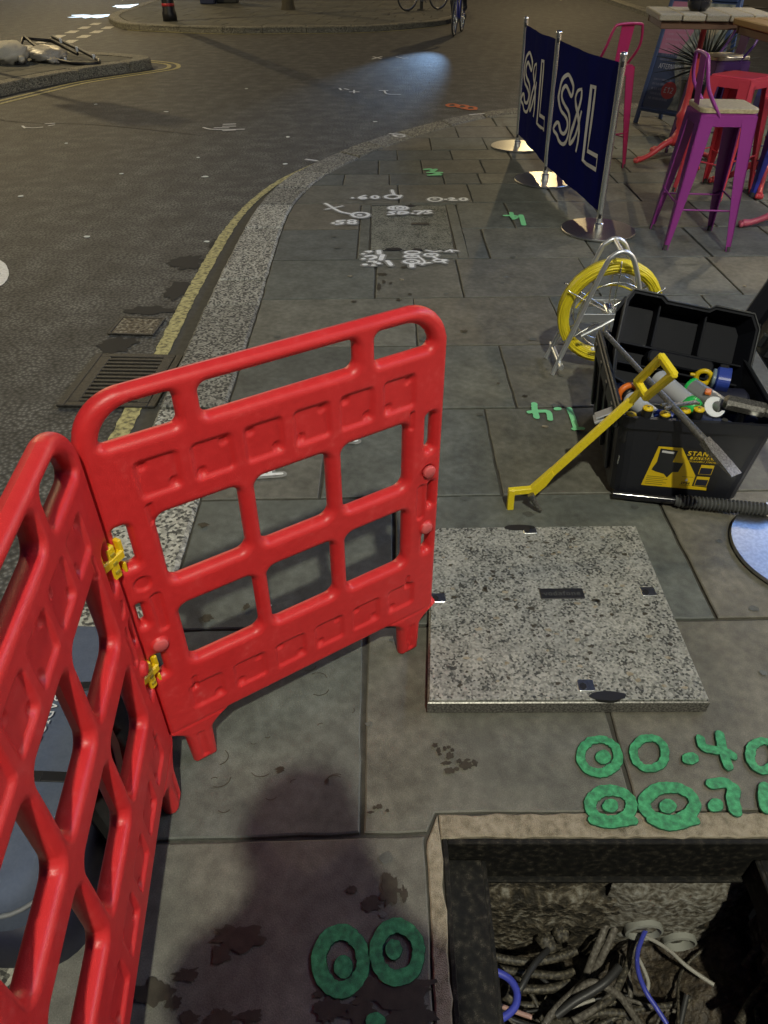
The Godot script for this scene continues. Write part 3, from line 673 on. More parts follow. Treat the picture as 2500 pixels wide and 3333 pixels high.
func materials() -> void:
	var cell := FastNoiseLite.TYPE_CELLULAR
	var simp := FastNoiseLite.TYPE_SIMPLEX_SMOOTH
	var n := 1024
	var fine := bytes(noise(simp, 0.42, 1, 2), n)
	var mid := bytes(noise(simp, 0.03, 2, 5), n)
	var broad := bytes(noise(simp, 0.006, 3, 5), n)
	var grains := bytes(noise(cell, 0.11, 4, 1, FastNoiseLite.RETURN_CELL_VALUE), n)
	var grains2 := bytes(noise(cell, 0.16, 9, 1, FastNoiseLite.RETURN_CELL_VALUE), n)
	var stones := bytes(noise(cell, 0.10, 5, 1, FastNoiseLite.RETURN_DISTANCE), n)
	M.fine = grey_tex(fine, n)
	M.stones = grey_tex(stones, n)
	M.mid = grey_tex(mid, n)
	# york stone and concrete flags
	var slab := ramp_tex([[fine, 0.42], [mid, 0.28], [broad, 0.30]], n, [[0.2, Color(0.048, 0.050, 0.044)], [0.42, Color(0.090, 0.093, 0.082)], [0.55, Color(0.115, 0.119, 0.106)], [0.8, Color(0.185, 0.19, 0.172)]])
	M.slabs = []
	var tints := [Color(0.95, 1.0, 0.98), Color(1.07, 1.03, 0.93), Color(0.86, 0.92, 0.95), Color(1.05, 1.0, 0.92), Color(1.2, 1.16, 1.05), Color(0.78, 0.8, 0.78), Color(1.12, 1.02, 0.88), Color(1.0, 1.02, 0.95)]
	for i in tints.size():
		var m := tri_mat(slab, 0.75, 0.62, tints[i], Vector3(i * 0.37, 0.1 * i, i * 0.61), M.fine, 0.07)
		M.slabs.append(m)
	M.mortar = tri_mat(ramp_tex([[fine, 0.6], [mid, 0.4]], 512 * 2, [[0.2, Color(0.03, 0.029, 0.024)], [0.7, Color(0.075, 0.071, 0.058)]]), 0.8, 0.9)
	M.surround = tri_mat(ramp_tex([[fine, 0.45], [mid, 0.4], [broad, 0.15]], n, [[0.25, Color(0.10, 0.085, 0.055)], [0.5, Color(0.27, 0.235, 0.165)], [0.8, Color(0.38, 0.34, 0.26)]]), 1.1, 0.85, Color.WHITE, Vector3.ZERO, M.fine, 0.3)
	var granite := ramp_tex([[grains, 0.72], [fine, 0.28]], n, [[0.16, Color(0.04, 0.04, 0.037)], [0.36, Color(0.10, 0.098, 0.085)], [0.46, Color(0.28, 0.275, 0.24)], [0.7, Color(0.44, 0.43, 0.37)], [0.95, Color(0.58, 0.57, 0.51)]])
	M.granites = []
	for i in 4:
		var k: float = [0.95, 1.1, 0.62, 0.8][i]
		M.granites.append(tri_mat(granite, 0.95, 0.7, Color(k, k, k * 0.97), Vector3(i * 0.31, 0, i * 0.53), M.fine, 0.25))
	M.granite_far = tri_mat(granite, 0.8, 0.75, Color(0.62, 0.6, 0.52))
	var agg := ramp_tex([[grains2, 0.52], [broad, 0.30], [mid, 0.18]], n, [[0.22, Color(0.03, 0.033, 0.03)], [0.31, Color(0.075, 0.078, 0.069)], [0.37, Color(0.15, 0.155, 0.137)], [0.5, Color(0.215, 0.22, 0.195)], [0.65, Color(0.285, 0.288, 0.258)], [0.85, Color(0.36, 0.36, 0.32)]])
	M.aggregate = tri_mat(agg, 1.15, 0.7, Color(1, 1, 1), Vector3.ZERO, M.stones, 0.15)
	M.aggregate_far = tri_mat(agg, 0.9, 0.75, Color(0.68, 0.68, 0.6))
	var asphalt := ramp_tex([[stones, 0.5], [fine, 0.25], [broad, 0.25]], n, [[0.20, Color(0.21, 0.21, 0.19)], [0.31, Color(0.095, 0.094, 0.085)], [0.44, Color(0.052, 0.052, 0.047)], [0.7, Color(0.016, 0.016, 0.015)]])
	M.asphalt = tri_mat(asphalt, 0.52, 0.72, Color(1, 1, 1), Vector3.ZERO, M.stones, -0.35)
	M.gutter = tri_mat(ramp_tex([[fine, 0.4], [mid, 0.6]], n, [[0.2, Color(0.05, 0.048, 0.04)], [0.8, Color(0.085, 0.082, 0.07)]]), 0.7, 0.8)
	var worn := ramp_tex([[fine, 0.35], [mid, 0.65]], n, [[0.3, Color(0.10, 0.095, 0.06)], [0.42, Color(0.34, 0.30, 0.12)], [0.6, Color(0.5, 0.45, 0.2)], [0.9, Color(0.6, 0.54, 0.26)]])
	M.yellow_line = tri_mat(worn, 0.9, 0.7)
	M.line_white = tri_mat(ramp_tex([[fine, 0.4], [mid, 0.6]], n, [[0.3, Color(0.2, 0.19, 0.16)], [0.5, Color(0.55, 0.53, 0.46)], [0.9, Color(0.7, 0.68, 0.6)]]), 0.7, 0.7)
	M.paint_white = tri_mat(ramp_tex([[fine, 0.55], [mid, 0.45]], n, [[0.28, Color(0.5, 0.5, 0.47)], [0.45, Color(0.82, 0.83, 0.8)], [0.9, Color(0.9, 0.9, 0.88)]]), 1.3, 0.6)
	M.paint_haze = tri_mat(ramp_tex([[fine, 0.6], [mid, 0.4]], n, [[0.3, Color(0.2, 0.2, 0.18)], [0.8, Color(0.36, 0.36, 0.33)]]), 1.3, 0.7)
	M.paint_green = tri_mat(ramp_tex([[fine, 0.5], [mid, 0.5]], n, [[0.32, Color(0.03, 0.13, 0.06)], [0.45, Color(0.035, 0.24, 0.095)], [0.6, Color(0.05, 0.32, 0.13)], [0.8, Color(0.10, 0.46, 0.2)]]), 1.6, 0.6)
	M.paint_green_edge = mat(Color(0.012, 0.06, 0.028), 0.6)
	M.paint_lime = mat(Color(0.22, 0.68, 0.32), 0.6)
	M.paint_orange = mat(Color(0.55, 0.13, 0.04), 0.7)
	M.stain = tri_mat(ramp_tex([[fine, 0.5], [mid, 0.5]], n, [[0.3, Color(0.028, 0.024, 0.016)], [0.8, Color(0.06, 0.052, 0.036)]]), 1.0, 0.5)
	M.tar = mat(Color(0.014, 0.014, 0.013), 0.8)
	M.iron = tri_mat(ramp_tex([[fine, 0.4], [mid, 0.6]], n, [[0.25, Color(0.012, 0.011, 0.009)], [0.5, Color(0.026, 0.024, 0.019)], [0.8, Color(0.055, 0.045, 0.032)]]), 1.5, 0.55, Color.WHITE, Vector3.ZERO, M.fine, 0.2)
	M.rust_plate = tri_mat(ramp_tex([[fine, 0.3], [mid, 0.7]], n, [[0.3, Color(0.05, 0.038, 0.026)], [0.5, Color(0.10, 0.082, 0.055)], [0.6, Color(0.2, 0.18, 0.13)], [0.8, Color(0.42, 0.39, 0.3)]]), 1.1, 0.7)
	M.black_frame = tri_mat(ramp_tex([[fine, 0.5], [mid, 0.5]], n, [[0.3, Color(0.005, 0.005, 0.005)], [0.55, Color(0.012, 0.012, 0.010)], [0.66, Color(0.03, 0.026, 0.019)], [0.8, Color(0.11, 0.10, 0.08)]]), 1.3, 0.7)
	M.black_frame.metallic_specular = 0.3
	M.pit_wall = tri_mat(ramp_tex([[fine, 0.25], [mid, 0.45], [broad, 0.3]], n, [[0.25, Color(0.014, 0.013, 0.011)], [0.47, Color(0.034, 0.030, 0.022)], [0.55, Color(0.095, 0.075, 0.046)], [0.64, Color(0.22, 0.205, 0.165)], [0.85, Color(0.36, 0.35, 0.31)]]), 1.2, 0.6, Color.WHITE, Vector3(0.3, 0.2, 0.1), M.mid, 1.0)
	M.mud = tri_mat(ramp_tex([[fine, 0.3], [mid, 0.7]], n, [[0.3, Color(0.014, 0.011, 0.008)], [0.6, Color(0.06, 0.045, 0.028)], [0.85, Color(0.16, 0.135, 0.09)]]), 1.5, 0.65, Color.WHITE, Vector3.ZERO, M.mid, 0.8)
	M.pit_render = tri_mat(ramp_tex([[fine, 0.3], [mid, 0.7]], n, [[0.3, Color(0.05, 0.04, 0.027)], [0.45, Color(0.15, 0.135, 0.105)], [0.6, Color(0.26, 0.25, 0.215)], [0.85, Color(0.40, 0.40, 0.37)]]), 1.4, 0.75, Color.WHITE, Vector3.ZERO, M.mid, 0.5)
	M.duct = mat(Color(0.26, 0.265, 0.235), 0.6)
	M.cable_grey = tri_mat(ramp_tex([[fine, 0.4], [mid, 0.6]], n, [[0.35, Color(0.032, 0.027, 0.02)], [0.5, Color(0.11, 0.098, 0.08)], [0.8, Color(0.25, 0.235, 0.20)]]), 3.0, 0.65)
	M.cable_mud = tri_mat(ramp_tex([[fine, 0.4], [mid, 0.6]], n, [[0.3, Color(0.012, 0.011, 0.009)], [0.55, Color(0.034, 0.029, 0.02)], [0.64, Color(0.17, 0.15, 0.105)], [0.85, Color(0.26, 0.23, 0.165)]]), 3.0, 0.6)
	M.cable_dark = mat(Color(0.03, 0.03, 0.03), 0.5)
	M.cable_light = mat(Color(0.34, 0.33, 0.29), 0.6)
	M.cable_blue = mat(Color(0.055, 0.07, 0.42), 0.4)
	M.cable_pink = mat(Color(0.4, 0.24, 0.2), 0.6)
	# moulded red plastic with scuffs
	M.red = tri_mat(ramp_tex([[fine, 0.2], [mid, 0.4], [broad, 0.4]], n, [[0.25, Color(0.56, 0.022, 0.024)], [0.6, Color(0.62, 0.028, 0.03)], [0.74, Color(0.64, 0.05, 0.05)], [0.85, Color(0.66, 0.11, 0.11)]]), 1.3, 0.42, Color.WHITE, Vector3.ZERO, M.fine, 0.05)
	M.red.uv1_world_triplanar = false
	M.scuffed_red = mat(Color(0.60, 0.10, 0.10), 0.6)
	M.yellow = mat(Color(0.72, 0.50, 0.008), 0.42)
	M.yellow_tool = tri_mat(ramp_tex([[fine, 0.35], [mid, 0.65]], n, [[0.16, Color(0.12, 0.09, 0.03)], [0.25, Color(0.74, 0.58, 0.012)], [0.9, Color(0.84, 0.68, 0.025)]]), 3.0, 0.42)
	M.rod_yellow = mat(Color(0.66, 0.55, 0.02), 0.35)
	M.rod_dark = mat(Color(0.3, 0.24, 0.012), 0.5)
	M.chrome = mat(Color(0.74, 0.76, 0.76), 0.27, 1.0)
	M.zinc = mat(Color(0.72, 0.75, 0.77), 0.38, 0.85)
	M.steel = tri_mat(ramp_tex([[fine, 0.5], [mid, 0.5]], n, [[0.3, Color(0.36, 0.37, 0.36)], [0.8, Color(0.55, 0.56, 0.55)]]), 2.5, 0.3, Color.WHITE)
	M.steel.metallic = 1.0
	M.plate_steel = tri_mat(ramp_tex([[fine, 0.4], [mid, 0.6]], n, [[0.3, Color(0.42, 0.42, 0.4)], [0.8, Color(0.62, 0.62, 0.58)]]), 2.0, 0.34)
	M.plate_steel.metallic = 1.0
	M.tool_steel = tri_mat(ramp_tex([[fine, 0.4], [mid, 0.6]], n, [[0.3, Color(0.07, 0.068, 0.062)], [0.55, Color(0.24, 0.235, 0.215)], [0.85, Color(0.46, 0.44, 0.40)]]), 4.0, 0.4)
	M.tool_steel.metallic = 0.7
	M.box_plastic = tri_mat(M.fine, 4.0, 0.42, Color(0.012, 0.013, 0.018))
	M.box_plastic.albedo_texture = null
	M.box_plastic.heightmap_enabled = true
	M.box_plastic.heightmap_texture = M.fine
	M.box_plastic.heightmap_scale = 0.03
	M.tray_plastic = mat(Color(0.007, 0.008, 0.012), 0.6)
	M.tray_plastic.metallic_specular = 0.3
	M.box_grey = mat(Color(0.016, 0.018, 0.021), 0.5)
	M.rubber = mat(Color(0.045, 0.047, 0.045), 0.75)
	M.black = mat(Color(0.012, 0.012, 0.013), 0.45)
	M.gloss_black = mat(Color(0.01, 0.01, 0.014), 0.12)
	M.navy_cloth = tri_mat(ramp_tex([[fine, 0.7], [mid, 0.3]], n, [[0.3, Color(0.005, 0.007, 0.080)], [0.7, Color(0.008, 0.011, 0.115)]]), 6.0, 0.8)
	M.navy_cloth.metallic_specular = 0.08
	M.letter_white = mat(Color(0.62, 0.63, 0.64), 0.7)
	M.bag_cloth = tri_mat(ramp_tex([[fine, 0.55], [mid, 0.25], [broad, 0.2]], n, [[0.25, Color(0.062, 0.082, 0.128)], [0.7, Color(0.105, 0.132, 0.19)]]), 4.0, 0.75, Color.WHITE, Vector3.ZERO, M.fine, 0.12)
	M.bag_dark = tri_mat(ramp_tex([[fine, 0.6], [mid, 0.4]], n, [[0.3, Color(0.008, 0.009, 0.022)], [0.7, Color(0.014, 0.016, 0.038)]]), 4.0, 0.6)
	M.piping = mat(Color(0.16, 0.17, 0.18), 0.6)
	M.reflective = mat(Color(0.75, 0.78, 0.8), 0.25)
	M.purple = mat(Color(0.23, 0.032, 0.215), 0.33)
	M.dark_purple = mat(Color(0.085, 0.02, 0.15), 0.36)
	M.pink_red = mat(Color(0.62, 0.06, 0.09), 0.35)
	M.magenta = mat(Color(0.30, 0.014, 0.075), 0.36)
	M.stool_blue = mat(Color(0.02, 0.03, 0.28), 0.4)
	M.cast_red = mat(Color(0.50, 0.05, 0.06), 0.4)
	M.cast_pink = mat(Color(0.42, 0.08, 0.13), 0.4)
	M.wood_seat = tri_mat(ramp_tex([[mid, 0.7], [fine, 0.3]], n, [[0.3, Color(0.3, 0.25, 0.15)], [0.7, Color(0.46, 0.40, 0.26)]]), 1.2, 0.35)
	M.planks = []
	var wood := ramp_tex([[mid, 0.55], [fine, 0.45]], n, [[0.3, Color(0.16, 0.14, 0.10)], [0.5, Color(0.30, 0.27, 0.20)], [0.8, Color(0.42, 0.39, 0.31)]])
	for i in 3:
		var k2: float = [0.9, 1.05, 0.75][i]
		var wm := tri_mat(wood, 1.0, 0.55, Color(k2, k2, k2 * 0.95), Vector3(i * 0.3, 0, i * 0.7))
		wm.uv1_scale = Vector3(6.0, 2.0, 0.7)
		M.planks.append(wm)
	M.apron_wood = mat(Color(0.10, 0.05, 0.025), 0.6)
	M.gold_wood = mat(Color(0.22, 0.12, 0.025), 0.5)
	M.board_blue = mat(Color(0.025, 0.05, 0.13), 0.45)
	M.sack = tri_mat(ramp_tex([[fine, 0.4], [mid, 0.6]], n, [[0.3, Color(0.40, 0.37, 0.28)], [0.7, Color(0.68, 0.65, 0.55)]]), 3.0, 0.8)
	M.sack_clear = tri_mat(ramp_tex([[fine, 0.3], [mid, 0.7]], n, [[0.3, Color(0.22, 0.19, 0.14)], [0.7, Color(0.62, 0.6, 0.53)]]), 3.0, 0.4)
	M.far_stone = tri_mat(ramp_tex([[fine, 0.3], [mid, 0.4], [broad, 0.3]], n, [[0.25, Color(0.10, 0.09, 0.07)], [0.75, Color(0.20, 0.185, 0.14)]]), 0.6, 0.85)
	M.far_slabs = []
	for i in 3:
		M.far_slabs.append(tri_mat(slab, 0.5, 0.8, [Color(0.95, 0.92, 0.82), Color(0.82, 0.8, 0.72), Color(1.08, 1.03, 0.9)][i], Vector3(i * 0.4, 0, i * 0.23)))
	M.puddle = mat(Color(0.02, 0.02, 0.02), 0.03)
	M.bark = tri_mat(ramp_tex([[mid, 0.6], [fine, 0.4]], n, [[0.3, Color(0.05, 0.045, 0.03)], [0.7, Color(0.13, 0.115, 0.08)]]), 1.5, 0.9, Color.WHITE, Vector3.ZERO, M.mid, 1.5)
	M.leaf = mat(Color(0.05, 0.07, 0.02), 0.6)
	M.leaf_dark = mat(Color(0.012, 0.016, 0.010), 0.5)
	M.brick = tri_mat(ramp_tex([[fine, 0.4], [broad, 0.6]], n, [[0.3, Color(0.08, 0.07, 0.06)], [0.7, Color(0.14, 0.12, 0.10)]]), 0.5, 0.85)
	M.band_red = mat(Color(0.4, 0.02, 0.03), 0.5)
	M.white_paper = mat(Color(0.75, 0.78, 0.72), 0.7)
	M.skin = mat(Color(0.45, 0.27, 0.19), 0.55)
	M.trousers = mat(Color(0.02, 0.022, 0.03), 0.8)
	M.jacket_pale = mat(Color(0.38, 0.46, 0.36), 0.6)
	M.jacket_navy = mat(Color(0.02, 0.03, 0.08), 0.7)

# ------------------------------------------------------------------ road and pavement
# kerb line: outer x, outer z, inner x, inner z, from behind the camera round the corner to the right
const KERB := [[-0.945, 3.4, -0.64, 3.4], [-0.945, 2.3, -0.64, 2.3], [-0.945, 1.2, -0.64, 1.2], [-0.945, 0.2, -0.64, 0.2], [-0.945, -0.7, -0.64, -0.7], [-0.94, -1.47, -0.638, -1.475], [-0.95, -2.604, -0.66, -2.604], [-0.968, -3.68, -0.67, -3.70], [-0.972, -4.055, -0.682, -4.055], [-0.962, -5.0, -0.695, -5.0], [-0.935, -5.55, -0.675, -5.55], [-0.875, -6.02, -0.60, -6.0], [-0.74, -6.55, -0.47, -6.48], [-0.42, -7.27, -0.215, -7.05], [-0.19, -7.69, 0.01, -7.46], [0.13, -8.17, 0.31, -7.92], [0.63, -8.78, 0.72, -8.46], [1.12, -9.22, 1.14, -8.90], [1.6, -9.5, 1.56, -9.17], [2.4, -9.72, 2.38, -9.39], [3.3, -9.85, 3.3, -9.52], [4.5, -9.92, 4.5, -9.6], [6.0, -9.96, 6.0, -9.64], [8.0, -9.96, 8.0, -9.64], [10.0, -9.96, 10.0, -9.64]]
const SEG := 4
const PIT := [0.127, -0.765, 0.93, -0.03]

func kerb_line(which: int) -> Array:
	var p := []
	for k in KERB:
		p.append(Vector2(k[which * 2], k[which * 2 + 1]))
	return curve2(p, SEG)

func pavement_area(which: int) -> PackedVector2Array:
	var poly := PackedVector2Array(kerb_line(which))
	poly.append(Vector2(60, poly[poly.size() - 1].y))
	poly.append(Vector2(60, 60))
	poly.append(Vector2(poly[0].x, 60))
	return poly

func road() -> void:
	var r := setting("road")
	var st := begin()
	# carriageway in strips so that the chamber stays open below
	var inner := kerb_line(0)
	var edge := PackedVector2Array(inner)
	edge.append(Vector2(90, -9.96))
	edge.append(Vector2(90, -150))
	edge.append(Vector2(-90, -150))
	edge.append(Vector2(-90, 60))
	edge.append(Vector2(-0.945, 60))
	for r4 in [rect2(-95, -155, 95, -3.135), rect2(-95, -2.755, 95, 65), rect2(-95, -3.135, -1.375, -2.755), rect2(-1.035, -3.135, 95, -2.755)]:
		for q4 in Geometry2D.intersect_polygons(edge, r4):
			sheet(st, q4, ROAD)
	part(st, "carriageway", M.asphalt, r)
	# smooth gutter strip beside the kerb
	var out := kerb_line(0)
	var gut := PackedVector2Array()
	var n := 62
	var off := []
	for i in n:
		var d: Vector2 = ((out[mini(i + 1, n)] as Vector2) - (out[maxi(i - 1, 0)] as Vector2)).normalized()
		off.append(Vector2(d.y, -d.x))
	for i in n:
		gut.append(out[i])
	for i in range(n - 1, -1, -1):
		var w: float = 0.115 if out[i].y > -5.4 else maxf(0.02, 0.115 + (out[i].y + 5.4) * 0.035)
		gut.append(out[i] + off[i] * w)
	st = begin()
	for r4 in [rect2(-9, -20, 9, -3.18), rect2(-9, -2.71, 9, 9)]:
		for q4 in Geometry2D.intersect_polygons(gut, r4):
			sheet(st, q4, ROAD + 0.004)
	part(st, "gutter", M.gutter, r)
	# single yellow line, worn, cut by the drain grate
	for run in [[0, 61, rect2(-9, -2.70, 9, 9)], [0, 61, rect2(-9, -20, 9, -3.18)]]:
		var a := PackedVector2Array()
		for i in range(run[0], run[1] + 1):
			if i >= n:
				break
			var w0: float = 0.10 if out[i].y > -5.4 else maxf(0.03, 0.10 + (out[i].y + 5.4) * 0.03)
			a.append(out[i] + off[i] * w0)
		for i in range(mini(run[1], n - 1), run[0] - 1, -1):
			var w1: float = 0.175 if out[i].y > -5.0 else maxf(0.06, 0.175 + (out[i].y + 5.0) * 0.035)
			a.append(out[i] + off[i] * w1)
		st = begin()
		for q4 in Geometry2D.intersect_polygons(a, run[2]):
			sheet(st, ragged(q4, 0.03, 0.010, 14.0), ROAD + 0.008)
		part(st, "yellow_line", M.yellow_line, r)
	# double yellow round the island nose
	var dbl := [Vector2(-5.4, -8.2), Vector2(-5.1, -9.4), Vector2(-4.83, -10.32), Vector2(-4.60, -11.1), Vector2(-4.35, -11.85), Vector2(-3.98, -12.42), Vector2(-3.62, -12.92), Vector2(-3.42, -13.25), Vector2(-3.42, -13.56), Vector2(-3.55, -13.86), Vector2(-3.85, -14.1), Vector2(-4.4, -14.4), Vector2(-5.4, -14.8)]
	var line := curve2(dbl, 6)
	for s in [-0.075, 0.075]:
		st = begin()
		flat(st)
		for i in line.size() - 1:
			var p: Vector2 = line[i]
			var q: Vector2 = line[i + 1]
			var d0 := (q - (line[maxi(i - 1, 0)] as Vector2)).normalized()
			var d1 := ((line[mini(i + 2, line.size() - 1)] as Vector2) - p).normalized()
			var n0 := Vector2(-d0.y, d0.x)
			var n1 := Vector2(-d1.y, d1.x)
			var a0: Vector2 = p + n0 * (s - 0.035)
			var b0: Vector2 = p + n0 * (s + 0.035)
			var a1: Vector2 = q + n1 * (s - 0.035)
			var b1: Vector2 = q + n1 * (s + 0.035)
			qo(st, Vector3(p.x, -5, p.y), Vector3(a0.x, ROAD + 0.004, a0.y), Vector3(a1.x, ROAD + 0.004, a1.y), Vector3(b1.x, ROAD + 0.004, b1.y), Vector3(b0.x, ROAD + 0.004, b0.y))
		part(st, "yellow_line", M.yellow_line, r)
	# thin yellow line along the far kerb
	st = begin()
	var far := curve2([Vector2(-5.9, -19.75), Vector2(-4.4, -19.12), Vector2(-3.35, -18.85), Vector2(-2.2, -18.95), Vector2(-1.35, -19.0), Vector2(-0.2, -19.3), Vector2(1.0, -20.3), Vector2(1.8, -21.6)], 5)
	var fp := PackedVector2Array()
	for p in far:
		fp.append(p + Vector2(0.02, 0.19))
	for i in range(far.size() - 1, -1, -1):
		fp.append(far[i] + Vector2(0.02, 0.11))
	sheet(st, fp, ROAD + 0.004)
	part(st, "yellow_line", M.yellow_line, r)
	# give-way dashes
	for row in 2:
		for k in 6:
			var z := -15.95 - k * 0.98
			var x := (-6.95 if row == 0 else -6.40) - 0.045 * k
			st = begin()
			sheet(st, ragged(PackedVector2Array([Vector2(x, z), Vector2(x - 0.06, z - 0.58), Vector2(x + 0.15, z - 0.60), Vector2(x + 0.22, z - 0.02)]), 0.1, 0.02, 5.0), ROAD + 0.004)
			part(st, "dash_marking", M.line_white, r)
	# standing water in the gutter at the far corner
	for b in [[-7.95, -23.5, 0.5, 0.55], [-5.72, -19.9, 0.36, 0.26], [-7.9, -27.2, 0.45, 0.7]]:
		st = begin()
		sheet(st, blob(Vector2(b[0], b[1]), b[2], b[3], 0.55, 30, 1.2), ROAD + 0.006)
		part(st, "puddle", M.puddle, r)
	# a sealed saw-cut across the asphalt
	st = begin()
	tube_line(st, [Vector2(-6.2, -11.2), Vector2(-4.5, -9.2), Vector2(-3.2, -8.85), Vector2(-1.9, -8.3)], 0.018, ROAD + 0.004)
	part(st, "sealed_joint", M.far_stone, r)
	paint_marks(r, true)
	# tar patches by the grate
	for b in [[-1.35, -3.32, 0.10, 0.08], [-1.2, -4.05, 0.08, 0.13], [-1.25, -4.5, 0.10, 0.12], [-1.12, -4.85, 0.05, 0.12], [-1.3, -3.75, 0.13, 0.05]]:
		st = begin()
		sheet(st, ragged(blob(Vector2(b[0], b[1]), b[2], b[3], 0.35, 40, 1.6), 0.015, 0.010, 22.0), ROAD + 0.003)
		part(st, "tar_stain", M.tar, r)
	drain_grate()
	stop_cover()

func tube_line(st: SurfaceTool, pts: Array, w: float, y: float) -> void:
	flat(st)
	var c := curve2(pts, 6)
	for i in c.size() - 1:
		var d: Vector2 = ((c[i + 1] as Vector2) - (c[i] as Vector2)).normalized()
		var nn := Vector2(-d.y, d.x) * w / 2
		qo(st, Vector3(c[i].x, -9, c[i].y), Vector3(c[i].x + nn.x, y, c[i].y + nn.y), Vector3(c[i + 1].x + nn.x, y, c[i + 1].y + nn.y), Vector3(c[i + 1].x - nn.x, y, c[i + 1].y - nn.y), Vector3(c[i].x - nn.x, y, c[i].y - nn.y))

func drain_grate() -> void:
	var t := thing("drain_grate", "rusty black slotted drain grate set in the road beside the kerb", "drain grate", Vector3(-1.205, ROAD + 0.004, -2.945), deg_to_rad(-2.0))
	var st := begin()
	for s in [-1, 1]:
		bbox(st, Transform3D(Basis(), Vector3(s * 0.2, 0.006, 0)), Vector3(0.035, 0.012, 0.5), 0.003)
		bbox(st, Transform3D(Basis(), Vector3(0, 0.006, s * 0.233)), Vector3(0.364, 0.012, 0.034), 0.003)
	part(st, "frame", M.iron, t)
	st = begin()
	flat(st)
	var g := [Vector3(-0.18, 0, -0.215), Vector3(0.18, 0, -0.215), Vector3(0.18, 0, 0.215), Vector3(-0.18, 0, 0.215)]
	for k in 4:
		qo(st, g[k] * 3.0, g[k], g[(k + 1) % 4], g[(k + 1) % 4] + Vector3(0, -0.4, 0), g[k] + Vector3(0, -0.4, 0))
	sheet(st, rect2(-0.18, -0.215, 0.18, 0.215), -0.4)
	part(st, "gully", M.black, t)
	for k in 12:
		st = begin()
		var z := -0.195 + k * 0.0355
		prism(st, Transform3D(Basis(), Vector3(0, 0, z)), ragged(round_rect(0.355, 0.019, 0.004), 0.05, 0.0012, 30.0), 0.001, 0.011, 0.002)
		part(st, "bar", M.iron, t)
	for s in [-1, 1]:
		st = begin()
		bbox(st, Transform3D(Basis(), Vector3(s * 0.155, 0.007, 0)), Vector3(0.05, 0.011, 0.43), 0.002)
		part(st, "edge_plate", M.iron, t)

func stop_cover() -> void:
	var t := thing("stop_valve_cover", "small rusty valve cover with flaking pale paint set in the road", "valve cover", Vector3(-1.303, ROAD + 0.004, -3.535), deg_to_rad(-4.0))
	var st := begin()
	for s in [-1, 1]:
		bbox(st, Transform3D(Basis(), Vector3(s * 0.115, 0.004, 0)), Vector3(0.014, 0.008, 0.215), 0.002)
		bbox(st, Transform3D(Basis(), Vector3(0, 0.004, s * 0.1)), Vector3(0.216, 0.008, 0.014), 0.002)
	part(st, "frame", M.iron, t)
	st = begin()
	bbox(st, Transform3D(Basis(), Vector3(0, 0.003, 0)), Vector3(0.212, 0.006, 0.182), 0.002)
	part(st, "lid", M.rust_plate, t)
	for i in 24:
		st = begin()
		var c := Vector3(-0.085 + (i % 6) * 0.034, 0.007, -0.066 + (i / 6) * 0.044)
		bbox(st, Transform3D(Basis(Vector3.UP, 0.7 if (i + i / 6) % 2 else -0.7), c), Vector3(0.022, 0.003, 0.007), 0.001)
		part(st, "tread", M.rust_plate, t)

# one flag: outline cut to the pavement's edge and round the covers, with a rounded, slightly worn rim
func flag(parent: Node, quad_: PackedVector2Array, area: PackedVector2Array, holes: Array, idx: int, gap := 0.005, y := 0.0, mats: Array = [], near := true) -> void:
	var polys := [quad_]
	if area.size():
		polys = Geometry2D.intersect_polygons(quad_, area)
	for h in holes:
		var next := []
		for p in polys:
			for c in Geometry2D.clip_polygons(p, h):
				next.append(c)
		polys = next
	for p in polys:
		var o := Geometry2D.offset_polygon(p, -gap)
		for q in o:
			if q.size() < 3 or area_of(q) < 0.006:
				continue
			var rp: PackedVector2Array = ragged(q, 0.06, 0.004, 16.0) if near else q
			var st := begin()
			prism(st, Transform3D(), rp, y - 0.03, y + rng.randf_range(-0.0025, 0.0005), 0.0035 if near else 0.003)
			part(st, "slab", mats[idx % mats.size()], parent)

func area_of(p: PackedVector2Array) -> float:
	var s := 0.0
	for i in p.size():
		s += p[i].cross(p[(i + 1) % p.size()])
	return absf(s) / 2.0

